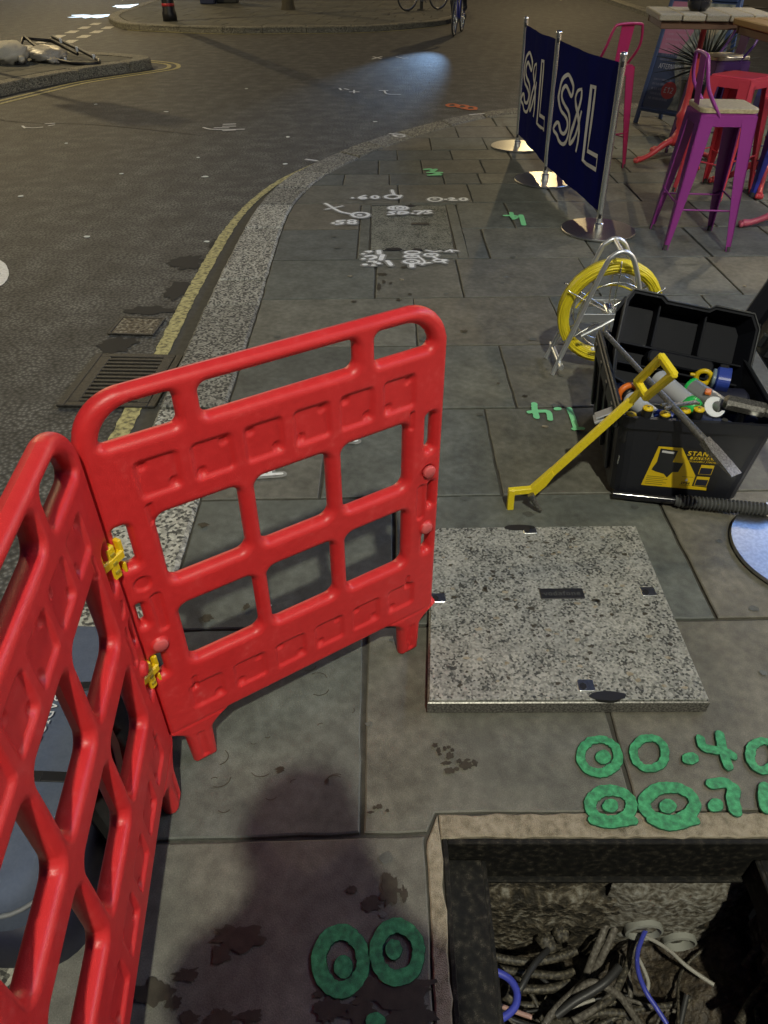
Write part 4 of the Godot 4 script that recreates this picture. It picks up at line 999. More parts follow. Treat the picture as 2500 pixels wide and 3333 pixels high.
func pavement() -> void:
	var pv := setting("pavement")
	var inner := pavement_area(1)
	var st := begin()
	# bedding under the flags, left open over the chamber
	for r in [rect2(-5, -12, 60, PIT[1]), rect2(-5, PIT[3], 60, 60), rect2(-5, PIT[1], PIT[0], PIT[3]), rect2(PIT[2], PIT[1], 60, PIT[3])]:
		for p in Geometry2D.intersect_polygons(r, inner):
			sheet(st, p, -0.011)
	part(st, "bedding", M.mortar, pv)
	var surround := PackedVector2Array([Vector2(0.094, 0.02), Vector2(0.094, -0.76), Vector2(0.12, -0.818), Vector2(0.945, -0.826), Vector2(0.975, -0.8), Vector2(0.975, 0.02)])
	var far_surround := PackedVector2Array([Vector2(-0.168, -4.408), Vector2(-0.17, -5.565), Vector2(0.535, -5.585), Vector2(0.522, -4.425)])
	# courses: near z, far z, joints between flags
	var courses := [
		[3.45, 2.85, [0.1, 0.9, 1.7]], [2.85, 2.25, [-0.2, 0.5, 1.3]], [2.25, 1.65, [0.2, 1.0, 1.8]], [1.65, 1.05, [-0.1, 0.6, 1.5]], [1.05, 0.45, [0.3, 1.1]], [0.45, -0.16, [-0.2, 0.5, 1.2]],
		[-0.16, -0.771, [0.5, 0.97, 1.62]], [-0.771, -1.382, [-0.05, 0.570, 1.24]], [-1.382, -1.99, [0.032, 0.965, 1.72]], [-1.99, -2.592, [-0.227, 0.42, 1.16, 1.8]], [-2.592, -3.188, [-0.06, 0.559, 1.27, 1.95]],
		[-3.188, -3.783, [0.162, 0.909, 1.762]], [-3.783, -4.392, [-0.051, 0.442, 1.203, 2.0]], [-4.392, -4.985, [0.18, 0.657, 1.32, 2.05]], [-4.985, -5.602, [0.2, 0.903, 1.55, 2.3]], [-5.602, -6.12, [0.113, 0.673, 1.3, 1.95]],
		[-6.12, -6.455, [-0.335, 0.044, 0.494, 0.789, 1.36, 1.9]], [-6.455, -6.94, [-0.05, 0.33, 0.86, 1.5, 2.1]], [-6.94, -7.32, [0.12, 0.62, 1.15, 1.75]], [-7.32, -7.86, [0.45, 0.98, 1.6, 2.2]], [-7.86, -8.4, [0.75, 1.3, 1.9]], [-8.4, -8.9, [1.2, 1.8, 2.4]], [-8.9, -9.6, [2.0, 2.7]]]
	var n := 0
	for c in courses:
		var xs: Array = [-1.2] + c[2]
		while xs[xs.size() - 1] < 4.6:
			xs.append(xs[xs.size() - 1] + rng.randf_range(0.5, 0.92))
		for i in xs.size() - 1:
			var a: float = xs[i]
			var b: float = xs[i + 1]
			var sk := 0.028
			var qd := PackedVector2Array([Vector2(a, c[0] - a * sk), Vector2(b, c[0] - b * sk), Vector2(b + rng.randf_range(-0.006, 0.006), c[1] - b * sk), Vector2(a + rng.randf_range(-0.004, 0.004), c[1] - a * sk)])
			n += 1
			var which: int = [0, 3, 2, 7, 5, 0, 1, 2, 7, 3, 6, 0, 4, 2, 7][(n * 7 + i * 3) % 15]
			var cz: float = (c[0] + c[1]) / 2
			if cz > -1.1 and a > -0.1 and cz < 0:
				which = [6, 1][i % 2]
			if absf(cz + 3.5) < 0.2 and i == 0:
				which = 4
			if absf(cz + 1.08) < 0.1 and a < -0.1:
				which = 0
			if cz < -0.3 and cz > -0.6 and a < 0:
				which = 3
			flag(pv, qd, inner, [surround, far_surround], which, 0.0055 if cz > -4.5 else 0.007, 0.0, M.slabs)
	# mortar haunch round the chamber
	for r in [PackedVector2Array([Vector2(0.094, 0.02), Vector2(0.094, -0.76), Vector2(0.12, -0.818), Vector2(0.125, -0.767), Vector2(0.125, 0.02)]), PackedVector2Array([Vector2(0.127, -0.767), Vector2(0.122, -0.818), Vector2(0.945, -0.826), Vector2(0.93, -0.767)]), PackedVector2Array([Vector2(0.932, -0.767), Vector2(0.947, -0.826), Vector2(0.975, -0.8), Vector2(0.975, 0.02), Vector2(0.932, 0.02)])]:
		st = begin()
		prism(st, Transform3D(), ragged(r, 0.025, 0.007, 30.0), -0.05, -0.001, 0.003)
		part(st, "mortar_haunch", M.surround, pv)
	# concrete collar round the farther cover
	for r in [rect2(-0.165, -5.56, -0.098, -4.41), rect2(0.462, -5.575, 0.53, -4.42), rect2(-0.094, -4.55, 0.458, -4.412), rect2(-0.094, -5.575, 0.458, -5.556)]:
		st = begin()
		prism(st, Transform3D(), ragged(r, 0.08, 0.004, 12.0), -0.03, -0.002, 0.004)
		part(st, "collar", M.slabs[7], pv)
	far_cover()
	# trodden gum and small scuffs on the flags
	for k in 90:
		var gz := -0.5 - 5.5 * pow(rng.randf(), 1.3)
		var gx := rng.randf_range(-0.55, 1.9)
		if Rect2(0.08, -1.85, 0.85, 1.9).has_point(Vector2(gx, gz)) or absf(gz + 0.77) < 0.04:
			continue
		st = begin()
		var gr := rng.randf_range(0.006, 0.016)
		sheet(st, blob(Vector2(gx, gz), gr * 1.2, gr, 0.3, 14), 0.0018)
		part(st, "gum_spot", M.slabs[5] if k % 3 else M.slabs[2], pv)
	for k in 26:
		st = begin()
		var cx := rng.randf_range(-0.42, -0.08)
		var cz := rng.randf_range(-1.32, -0.82)
		var ca := rng.randf() * TAU
		var cr := rng.randf_range(0.008, 0.03)
		var arc := []
		for q in 5:
			arc.append(Vector2(cx + cos(ca + q * 0.5) * cr, cz + sin(ca + q * 0.5) * cr * 0.8))
		tube_line(st, arc, 0.0022, 0.0032)
		part(st, "scratch", M.stain, pv)
	paint_marks(pv, false)
	# brown spills and dried drips
	for s in STAINS:
		st = begin()
		var p := blob(Vector2(s[0], s[1]), s[2], s[3], 0.4, 40, 1.5)
		if s[2] > 0.012:
			p = ragged(p, 0.006, 0.0025, 40.0)
		var tr := Geometry2D.triangulate_polygon(p)
		if tr.is_empty():
			p = blob(Vector2(s[0], s[1]), s[2], s[3], 0.2, 14)
		sheet(st, p, 0.0022 + rng.randf() * 0.0012)
		part(st, "stain", M.stain, pv)

func far_cover() -> void:
	var t := thing("paving_cover", "speckled concrete inset cover with white spray marks set flush in the paving", "manhole cover", Vector3(0.181, 0, -5.05))
	var st := begin()
	prism(st, Transform3D(), PackedVector2Array([Vector2(-0.267, 0.493), Vector2(-0.272, -0.482), Vector2(0.274, -0.492), Vector2(0.266, 0.49)]), -0.03, 0.0, 0.003)
	part(st, "infill", M.aggregate_far, t)
	st = begin()
	for s in [[-0.272, 0, 0.005, 0.98], [0.273, 0, 0.005, 0.98], [0, 0.497, 0.54, 0.005], [0, -0.49, 0.54, 0.005]]:
		bbox(st, Transform3D(Basis(), Vector3(s[0], -0.003, s[1])), Vector3(s[2], 0.008, s[3]), 0.001)
	part(st, "rim", M.black, t)
	st = begin()
	bbox(st, Transform3D(Basis(), Vector3(0.07, 0.001, -0.04)), Vector3(0.125, 0.006, 0.045), 0.001)
	part(st, "badge", M.iron, t)
	for c in [Vector2(-0.12, 0.475), Vector2(0.02, -0.475), Vector2(0.03, 0.485)]:
		st = begin()
		prism(st, Transform3D(), blob(c, 0.055 if c.x < -0.1 else 0.03, 0.026, 0.15, 16), -0.001, 0.003, 0.001)
		part(st, "key_hole", M.black, t)

# sprayed survey marks: strokes, rings and dots as thin coats of paint
func paint_marks(parent: Node, on_road: bool) -> void:
	var last := ""
	var layer := 0
	for m in MARKS:
		var h: float = m[4]
		if (h < -0.05) != on_road:
			continue
		if m[0] != last:
			last = m[0]
			layer = 0
		layer += 1
		var pts := []
		for i in range(0, m[5].size(), 2):
			pts.append(Vector2(m[5][i], m[5][i + 1]))
		var y: float = h + 0.004 + layer * 0.0004
		var main: Material = {"w": M.paint_white, "g": M.paint_green, "l": M.paint_lime, "o": M.paint_orange}[m[1]]
		var w: float = m[3]
		var under: Material = null
		var grow := 0.0
		if m[1] == "g":
			under = M.paint_green_edge
			grow = 0.0014
		elif m[1] == "w" and not on_road:
			under = M.paint_haze
			grow = 0.012
		for pass_ in 2:
			if pass_ == 0 and under == null:
				continue
			var extra := grow if pass_ == 0 else 0.0
			var st := begin()
			var yy := y - (0.003 if pass_ == 0 else 0.0)
			if m[2] == "s":
				var line := PackedVector2Array(curve2(pts, 5))
				for poly in stroke(line, w / 2 + extra):
					sheet(st, ragged(poly, 0.006, 0.002, 60.0), yy)
			elif m[2] == "d":
				var o := PackedVector2Array(pts)
				if extra > 0.0:
					var big := Geometry2D.offset_polygon(o, extra)
					if big.size():
						o = big[0]
				sheet(st, ragged(o, 0.006, 0.0025, 60.0), yy)
			else:
				var c := curve2(pts, 5, true)
				flat(st)
				var k := c.size()
				for i in k:
					var edge := []
					for q in [i, (i + 1) % k]:
						var p: Vector2 = c[q]
						var d: Vector2 = ((c[(q + 1) % k] as Vector2) - (c[(q - 1 + k) % k] as Vector2)).normalized()
						var nn := Vector2(-d.y, d.x)
						var hw := w / 2 * (1.0 + 0.2 * nz.get_noise_2d(p.x * 9, p.y * 9)) + extra
						var jit := nz.get_noise_2d(p.x * 60, p.y * 60) * 0.003
						edge.append(p + nn * (hw + jit))
						edge.append(p - nn * (hw - jit))
					qo(st, Vector3(edge[0].x, -9, edge[0].y), Vector3(edge[0].x, yy, edge[0].y), Vector3(edge[2].x, yy, edge[2].y), Vector3(edge[3].x, yy, edge[3].y), Vector3(edge[1].x, yy, edge[1].y))
			part(st, "spray_mark", under if pass_ == 0 else main, parent)

func kerb() -> void:
	var k := setting("kerb")
	var a := kerb_line(0)
	var b := kerb_line(1)
	var n := 0
	var i := 0
	while i < a.size() - 1:
		var j := mini(i + SEG, a.size() - 1)
		var poly := PackedVector2Array()
		var lo := 0.06
		for q in range(i, j + 1):
			var t := float(q - i) / (j - i)
			poly.append((a[q] as Vector2).lerp(a[j] if q == i else a[i], 0.004 if q == i or q == j else 0.0))
		for q in range(j, i - 1, -1):
			poly.append((b[q] as Vector2).lerp(b[i] if q == j else b[j], 0.004 if q == i or q == j else 0.0))
		var o := Geometry2D.offset_polygon(poly, -0.005)
		if o.size():
			var st := begin()
			prism(st, Transform3D(), ragged(o[0], 0.05, 0.006, 16.0), ROAD - 0.05, 0.003 + rng.randf_range(-0.004, 0.004), 0.012)
			part(st, "kerbstone", M.granites[n % 4] if a[i].y > -6.2 else M.granite_far if n % 2 else M.granites[2], k)
		n += 1
		i = j
	# packing under and between the stones
	var st2 := begin()
	var base := PackedVector2Array()
	for p in a:
		base.append(p)
	for q in range(b.size() - 1, -1, -1):
		base.append(b[q])
	sheet(st2, base, -0.012)
	part(st2, "bedding", M.mortar, k)

# kerbstones along an outline, and flags inside it
func paved_corner(called: String, outline: Array, closed_run: int, top: float, w: float, origin: Vector2, ang: float, size: Vector2, limit: Rect2) -> Node3D:
	var t := setting(called)
	var line := curve2(outline.slice(0, closed_run), 5)
	var whole := PackedVector2Array(line)
	for p in outline.slice(closed_run):
		whole.append(p)
	var ins := []
	for i in line.size():
		var d: Vector2 = ((line[mini(i + 1, line.size() - 1)] as Vector2) - (line[maxi(i - 1, 0)] as Vector2)).normalized()
		var nn := Vector2(-d.y, d.x) * w
		if not Geometry2D.is_point_in_polygon(line[i] + nn * 0.5, whole):
			nn = -nn
		ins.append(line[i] + nn)
	var st := begin()
	sheet(st, whole, top - 0.02)
	part(st, "bedding", M.mortar, t)
	var i0 := 0
	var walked := 0.0
	for i in range(1, line.size()):
		walked += (line[i] as Vector2).distance_to(line[i - 1])
		if walked > 0.85 or i == line.size() - 1:
			var poly := PackedVector2Array()
			for q in range(i0, i + 1):
				poly.append(line[q])
			for q in range(i, i0 - 1, -1):
				poly.append(ins[q])
			var o := Geometry2D.offset_polygon(poly, -0.006)
			if o.size() and area_of(o[0]) > 0.02:
				st = begin()
				prism(st, Transform3D(), ragged(o[0], 0.15, 0.012, 6.0), ROAD - 0.03, top + rng.randf_range(-0.006, 0.006), 0.025)
				part(st, "kerbstone", M.granite_far, t)
			i0 = i
			walked = 0.0
	# flags within the kerb
	var inside := PackedVector2Array(ins)
	for p in outline.slice(closed_run):
		inside.append(p)
	var ex := Vector2(cos(ang), sin(ang))
	var ey := Vector2(-sin(ang), cos(ang))
	var n := 0
	for r in range(-40, 40):
		var shift := rng.randf() * size.x
		for c in range(-40, 40):
			var p := origin + ex * (c * size.x + shift) + ey * r * size.y
			if not limit.has_point(p):
				continue
			n += 1
			var qd := PackedVector2Array([p, p + ex * size.x, p + ex * size.x + ey * size.y, p + ey * size.y])
			flag(t, qd, inside, [], n * 5 + r, 0.008, top - 0.003, M.far_slabs, false)
	return t

func traffic_island() -> void:
	var o := [Vector2(-6.9, -2.0), Vector2(-6.3, -5.5), Vector2(-5.65, -8.6), Vector2(-5.03, -10.72), Vector2(-4.83, -11.35), Vector2(-4.6, -11.85), Vector2(-4.24, -12.52), Vector2(-3.88, -12.98), Vector2(-3.74, -13.28), Vector2(-3.78, -13.56), Vector2(-3.94, -13.76), Vector2(-4.3, -14.0), Vector2(-4.8, -14.22), Vector2(-5.5, -14.5), Vector2(-6.5, -14.75), Vector2(-8.5, -15.1), Vector2(-13.5, -15.6), Vector2(-15.0, -15.6), Vector2(-15.0, -2.0)]
	paved_corner("traffic_island", o, 17, 0.07, 0.3, Vector2(-6.5, -12.5), 0.35, Vector2(0.95, 0.62), Rect2(-9, -16, 6, 9))

func far_corner() -> void:
	var o := [Vector2(-8.3, -60), Vector2(-7.9, -40), Vector2(-7.5, -28.0), Vector2(-7.3, -25.5), Vector2(-7.24, -23.5), Vector2(-7.05, -22.1), Vector2(-6.62, -20.9), Vector2(-6.08, -19.9), Vector2(-5.4, -19.4), Vector2(-4.35, -19.02), Vector2(-3.35, -18.8), Vector2(-2.24, -18.9), Vector2(-1.36, -18.97), Vector2(-0.2, -19.25), Vector2(0.99, -20.22), Vector2(1.6, -21.1), Vector2(2.05, -22.4), Vector2(2.3, -25), Vector2(2.6, -40), Vector2(2.8, -60)]
	paved_corner("far_pavement", o, 20, 0.06, 0.3, Vector2(-3, -23), 0.12, Vector2(0.9, 0.62), Rect2(-8, -28, 11, 9.5))

func right_corner() -> void:
	var o := [Vector2(7.9, -60), Vector2(7.6, -35), Vector2(7.32, -28), Vector2(7.05, -22.5), Vector2(7.05, -20.5), Vector2(7.6, -18.9), Vector2(9, -18.2), Vector2(14, -18), Vector2(30, -18), Vector2(30, -60)]
	paved_corner("side_pavement", o, 8, 0.06, 0.3, Vector2(9, -24), 0.0, Vector2(0.9, 0.62), Rect2(6, -30, 4, 9))

# ------------------------------------------------------------------ buildings whose lamps light the place
func buildings() -> void:
	M.window_warm = emit(Color(1.0, 0.86, 0.62), 0.9)
	M.added_shop_glow = emit(Color(0.80, 0.92, 1.0), 1.6)
	M.sign_blue = emit(Color(0.42, 0.72, 1.0), 1.9)
	# bar beside the tables
	var t := thing("bar_building", "dark painted bar front with a lit blue fascia beside the tables", "building", Vector3(4.9, 0, -3.0))
	var st := begin()
	bbox(st, Transform3D(Basis(), Vector3(1.5, 4.0, 0)), Vector3(3.0, 8.0, 12.0), 0.03)
	part(st, "wall", M.brick, t)
	st = begin()
	bbox(st, Transform3D(Basis(), Vector3(-0.12, 3.55, 0)), Vector3(0.2, 1.05, 11.6), 0.02)
	part(st, "fascia", M.board_blue, t)
	st = begin()
	bbox(st, Transform3D(Basis(), Vector3(-0.24, 3.55, -1.0)), Vector3(0.03, 0.8, 7.4), 0.005)
	part(st, "fascia_sign_light", M.sign_blue, t)
	for z in [-4.2, -1.8, 0.6, 3.0]:
		st = begin()
		bbox(st, Transform3D(Basis(), Vector3(-0.03, 1.6, z)), Vector3(0.08, 2.0, 1.6), 0.01)
		var f := part(st, "window", M.board_blue, t)
		st = begin()
		bbox(st, Transform3D(Basis(), Vector3(-0.072, 1.6, z)), Vector3(0.01, 1.8, 1.4), 0.002)
		part(st, "pane", M.window_warm, f)
	var a := AreaLight3D.new()
	a.name = "fascia_light"
	a.area_size = Vector2(7.4, 0.8)
	a.light_color = Color(0.42, 0.62, 1.0)
	a.light_energy = 15.0
	a.position = Vector3(-0.27, 3.55, -1.0)
	a.rotation_degrees = Vector3(-20, 90, 0)
	a.shadow_enabled = true
	t.add_child(a)
	for z in [-4.6, 0.9]:
		st = begin()
		tube(st, [Vector3(-0.02, 2.75, z), Vector3(-0.35, 2.95, z), Vector3(-0.6, 2.9, z)], 0.015, 8)
		var br := part(st, "lamp_bracket", M.lamp_pole, t)
		st = begin()
		lathe(st, Transform3D(Basis(), Vector3(-0.6, 2.72, z)), [[0.0, 0.0], [0.07, 0.02], [0.085, 0.08], [0.06, 0.16], [0.0, 0.18]], 14)
		part(st, "lamp_globe", emit(Color(1.0, 0.9, 0.72), 5.0), br)
		var l := OmniLight3D.new()
		l.name = "wall_lamp_light"
		l.light_color = Color(1.0, 0.92, 0.76)
		l.light_energy = 3.4
		l.light_size = 0.08
		l.omni_range = 40.0
		l.omni_attenuation = 2.0
		l.shadow_enabled = true
		l.position = Vector3(-0.6, 2.8, z)
		t.add_child(l)
	# unseen shop added beyond the junction so the puddles mirror its bright front
	var s := thing("added_shop", "unseen far shop added with a bright white front for the puddles to mirror", "building", Vector3(-15.0, 0, -48.0))
	st = begin()
	bbox(st, Transform3D(Basis(), Vector3(0, 5.0, -3)), Vector3(16.0, 10.0, 6.0), 0.05)
	part(st, "wall", M.brick, s)
	for x in [-5.7, -1.9, 1.9, 5.7]:
		st = begin()
		bbox(st, Transform3D(Basis(), Vector3(x, 2.3, 0.02)), Vector3(3.78, 4.3, 0.12), 0.01)
		var w := part(st, "window", M.lamp_pole, s)
		st = begin()
		bbox(st, Transform3D(Basis(), Vector3(x, 2.3, 0.085)), Vector3(3.7, 4.2, 0.01), 0.002)
		part(st, "pane", M.added_shop_glow, w)
	var sl := AreaLight3D.new()
	sl.name = "added_shop_light"
	sl.area_size = Vector2(14.0, 3.0)
	sl.light_color = Color(0.86, 0.94, 1.0)
	sl.light_energy = 14.0
	sl.position = Vector3(0, 1.9, 0.15)
	sl.rotation_degrees = Vector3(0, 180, 0)
	sl.shadow_enabled = true
	s.add_child(sl)

# ------------------------------------------------------------------ the open chamber
func chamber() -> void:
	var t := thing("cable_chamber", "open cable chamber with black iron frame and muddy concrete walls", "chamber", Vector3((PIT[0] + PIT[2]) / 2, 0, (PIT[1] + PIT[3]) / 2))
	var hx: float = (PIT[2] - PIT[0]) / 2
	var hz: float = (PIT[3] - PIT[1]) / 2
	var st := begin()
	# frame: upright lip, seating ledge, lower skirt
	for s in [[-hx + 0.006, 0, 0.012, hz * 2, -0.04, 0.08], [hx - 0.006, 0, 0.012, hz * 2, -0.04, 0.08], [0, -hz + 0.006, hx * 2 - 0.024, 0.012, -0.08, 0.16], [0, hz - 0.006, hx * 2 - 0.024, 0.012, -0.08, 0.16]]:
		bbox(st, Transform3D(Basis(), Vector3(s[0], s[4] - 0.004, s[1])), Vector3(s[2], s[5], s[3]), 0.002)
	for s in [-1, 1]:
		bbox(st, Transform3D(Basis(), Vector3(s * (hx - 0.052), -0.075, 0)), Vector3(0.08, 0.014, hz * 2 - 0.03), 0.003)
		bbox(st, Transform3D(Basis(), Vector3(s * (hx - 0.095), -0.115, 0)), Vector3(0.012, 0.09, hz * 2 - 0.03), 0.003)
		bbox(st, Transform3D(Basis(), Vector3(0, -0.165, s * (hz - 0.012))), Vector3(hx * 2 - 0.2, 0.012, 0.022), 0.003)
	part(st, "frame", M.black_frame, t)
	# rough walls
	for w in [["far", Vector3(-hx, 0, -hz - 0.005), Vector3(1, 0, 0), hx * 2, Vector3(0, 0, 1)], ["left", Vector3(-hx - 0.02, 0, hz), Vector3(0, 0, -1), hz * 2, Vector3(1, 0, 0)], ["right", Vector3(hx + 0.02, 0, -hz), Vector3(0, 0, 1), hz * 2, Vector3(-1, 0, 0)], ["near", Vector3(hx, 0, hz + 0.005), Vector3(-1, 0, 0), hx * 2, Vector3(0, 0, -1)]]:
		st = begin()
		var nx := 40
		var ny := 34
		var grid := []
		for j in ny + 1:
			var row := []
			for i in nx + 1:
				var p: Vector3 = w[1] + w[2] * (w[3] * i / nx) + Vector3(0, -0.02 - 0.72 * j / ny, 0)
				var b := 0.018 * nz.get_noise_3d(p.x * 9, p.y * 9, p.z * 9) + 0.009 * nz.get_noise_3d(p.x * 34, p.y * 34, p.z * 34)
				var low := clampf((-p.y - 0.17) / 0.05, 0, 1)
				row.append(p + w[4] * (b * low - 0.012 * low + (0.02 * low if p.y < -0.3 else 0.0)))
			grid.append(row)
		for j in ny:
			for i in nx:
				quad(st, grid[j + 1][i], grid[j + 1][i + 1], grid[j][i + 1], grid[j][i])
		part(st, "wall", M.pit_wall, t)
	# muddy floor
	st = begin()
	var fn := 46
	var g2 := []
	for j in fn + 1:
		var row2 := []
		for i in fn + 1:
			var x := lerpf(-hx - 0.04, hx + 0.04, float(i) / fn)
			var z := lerpf(-hz - 0.04, hz + 0.04, float(j) / fn)
			var y := -0.64 + 0.05 * nz.get_noise_2d(x * 6, z * 6) + 0.02 * nz.get_noise_2d(x * 26, z * 26)
			y += 0.14 * clampf((x - 0.12) / 0.25, 0, 1)
			row2.append(Vector3(x, y, z))
		g2.append(row2)
	for j in fn:
		for i in fn:
			quad(st, g2[j][i], g2[j + 1][i], g2[j + 1][i + 1], g2[j][i + 1])
	part(st, "floor", M.mud, t)
	# duct mouths in the far wall
	for d in [[0.135, -0.44, 0.048], [0.245, -0.515, 0.044]]:
		st = begin()
		var o := Transform3D(Basis(Vector3.RIGHT, PI / 2), Vector3(d[0], d[1], -hz - 0.09))
		lathe(st, o, [[d[2] - 0.006, 0.0], [d[2], 0.0], [d[2], 0.118], [d[2] - 0.006, 0.12], [d[2] - 0.007, 0.0]], 24, false)
		part(st, "duct", M.duct, t)
		st = begin()
		lathe(st, o, [[0.0, 0.02], [d[2] - 0.007, 0.02]], 20)
		part(st, "duct_bore", M.black, t)
	# pale render left on the right half of the far wall
	st = begin()
	var pg := []
	for j in 15:
		var prow := []
		for i in 21:
			var px := lerpf(0.02, 0.36, i / 20.0)
			var py := lerpf(-0.60, -0.21, j / 14.0)
			var ed := minf(minf(i, 20 - i) / 4.0, minf(j, 14 - j) / 3.0)
			var pz := -hz - 0.006 + 0.02 * clampf(ed + 0.5 * nz.get_noise_2d(px * 22, py * 22), -0.6, 1.0) + 0.006 * nz.get_noise_2d(px * 50, py * 50)
			prow.append(Vector3(px + 0.012 * nz.get_noise_2d(py * 30, px * 30), py, pz))
		pg.append(prow)
	for j in 14:
		for i in 20:
			quad(st, pg[j][i], pg[j][i + 1], pg[j + 1][i + 1], pg[j + 1][i])
	part(st, "render_patch", M.pit_render, t)
	# broken mortar lumps stuck to wall and floor
	for k in [[-0.10, -0.50, -hz + 0.02, 0.03], [-0.07, -0.47, -hz + 0.015, 0.022], [-0.21, -0.53, -0.24, 0.025], [-0.05, -0.55, -0.2, 0.02], [0.30, -0.50, 0.06, 0.06], [0.20, -0.54, 0.15, 0.05], [0.27, -0.5, 0.17, 0.045], [-0.02, -0.58, -0.12, 0.03], [0.1, -0.57, -0.03, 0.05]]:
		st = begin()
		lump(st, Vector3(k[0], k[1], k[2]), Vector3(k[3], k[3] * 0.6, k[3]), 0.5)
		part(st, "mortar_lump", M.mud if k[3] > 0.042 else M.cable_mud, t)

func lump(st: SurfaceTool, c: Vector3, r: Vector3, rough: float, n := 12, lat := 8) -> void:
	st.set_smooth_group(1)
	var rows := []
	for j in lat + 1:
		var v := PI * j / lat
		var row := []
		for i in n:
			var u := TAU * i / n
			var d := Vector3(sin(v) * cos(u), cos(v), sin(v) * sin(u))
			var f := 1.0 + rough * nz.get_noise_3d(d.x * 2.2 + c.x * 41, d.y * 2.2 + c.y * 41, d.z * 2.2 + c.z * 41) * 1.6
			row.append(c + d * r * f)
		rows.append(row)
	for j in lat:
		for i in n:
			var k := (i + 1) % n
			qo(st, c, rows[j][i], rows[j][k], rows[j + 1][k], rows[j + 1][i])

func cables() -> void:
	var labels := ["leftmost of the two thick grey cables hanging from the duct mouth", "right one of the two thick grey cables hanging from the duct mouth", "grey cable sweeping from the duct mouth to the lower left of the chamber", "slim grey cable hanging straight down below the duct mouth", "thin pale cable reaching from the lower duct to the right", "blue cable running from the duct mouth down the chamber", "short thin pale cable beside the blue cable", "grey cable arching over the tangle in the middle of the chamber", "dark cable lying across the grey arching cable", "topmost mud-caked cable along the chamber's far left", "middle mud-caked cable along the chamber's far left", "lowest mud-caked cable along the chamber's far left", "bright blue cable curled in a half loop at the chamber's edge", "pinkish cable passing under the blue loop in the chamber", "dark cable slanting across the three mud-caked cables", "grey cable running steeply down the chamber's near middle", "muddy cable curving from the right to the near edge of the chamber", "muddy cable lying flat near the chamber's near edge", "thin pale wire over the steep grey cable", "short muddy cable by the chamber's right wall", "thick muddy cable in the chamber's right near corner", "short muddy stub in the chamber's right near corner", "dark cable lying lowest at the chamber's near left"]
	var n := -1
	for c in CABLES:
		n += 1
		var pts := []
		for i in range(0, c[2].size(), 3):
			pts.append(Vector3(c[2][i], c[2][i + 1], c[2][i + 2]))
		var st := begin()
		var line := curve(pts, 7)
		var rad := []
		for p in line:
			rad.append(c[1] * (1.0 + (0.05 * nz.get_noise_3d(p.x * 60, p.y * 60, p.z * 60) if c[0] in ["grey", "mud"] else 0.0)))
		tube(st, line, rad, 10)
		var m: Material = {"grey": M.cable_grey, "mud": M.cable_mud, "dark": M.cable_dark, "light": M.cable_light, "blue": M.cable_blue, "bluecoil": M.cable_blue, "pink": M.cable_pink}[c[0]]
		single(st, "cable", m, labels[n], "cable", "cables in the open chamber")
	# deeper cables that fill the bottom
	for k in 40:
		var st := begin()
		var x := rng.randf_range(0.2, 0.8)
		var z := rng.randf_range(-0.7, -0.25)
		var a := rng.randf_range(-0.5, 0.9) + (PI / 2 if k % 3 == 0 else 0.0)
		var pts := []
		for q in 5:
			var d := (q - 2) * 0.12
			pts.append(Vector3(clampf(x + cos(a) * d + rng.randf_range(-0.02, 0.02), 0.16, 0.84), -0.60 + rng.randf() * 0.05 + 0.1 * clampf((x - 0.6) / 0.25, 0, 1), clampf(z + sin(a) * d + rng.randf_range(-0.02, 0.02), -0.735, -0.06)))
		tube(st, curve(pts, 5), rng.randf_range(0.003, 0.009), 8)
		single(st, "cable", [M.cable_mud, M.cable_dark, M.cable_mud, M.cable_grey][k % 4], "muddy cable in the tangle at the bottom of the chamber", "cable", "cables tangled at the chamber bottom")

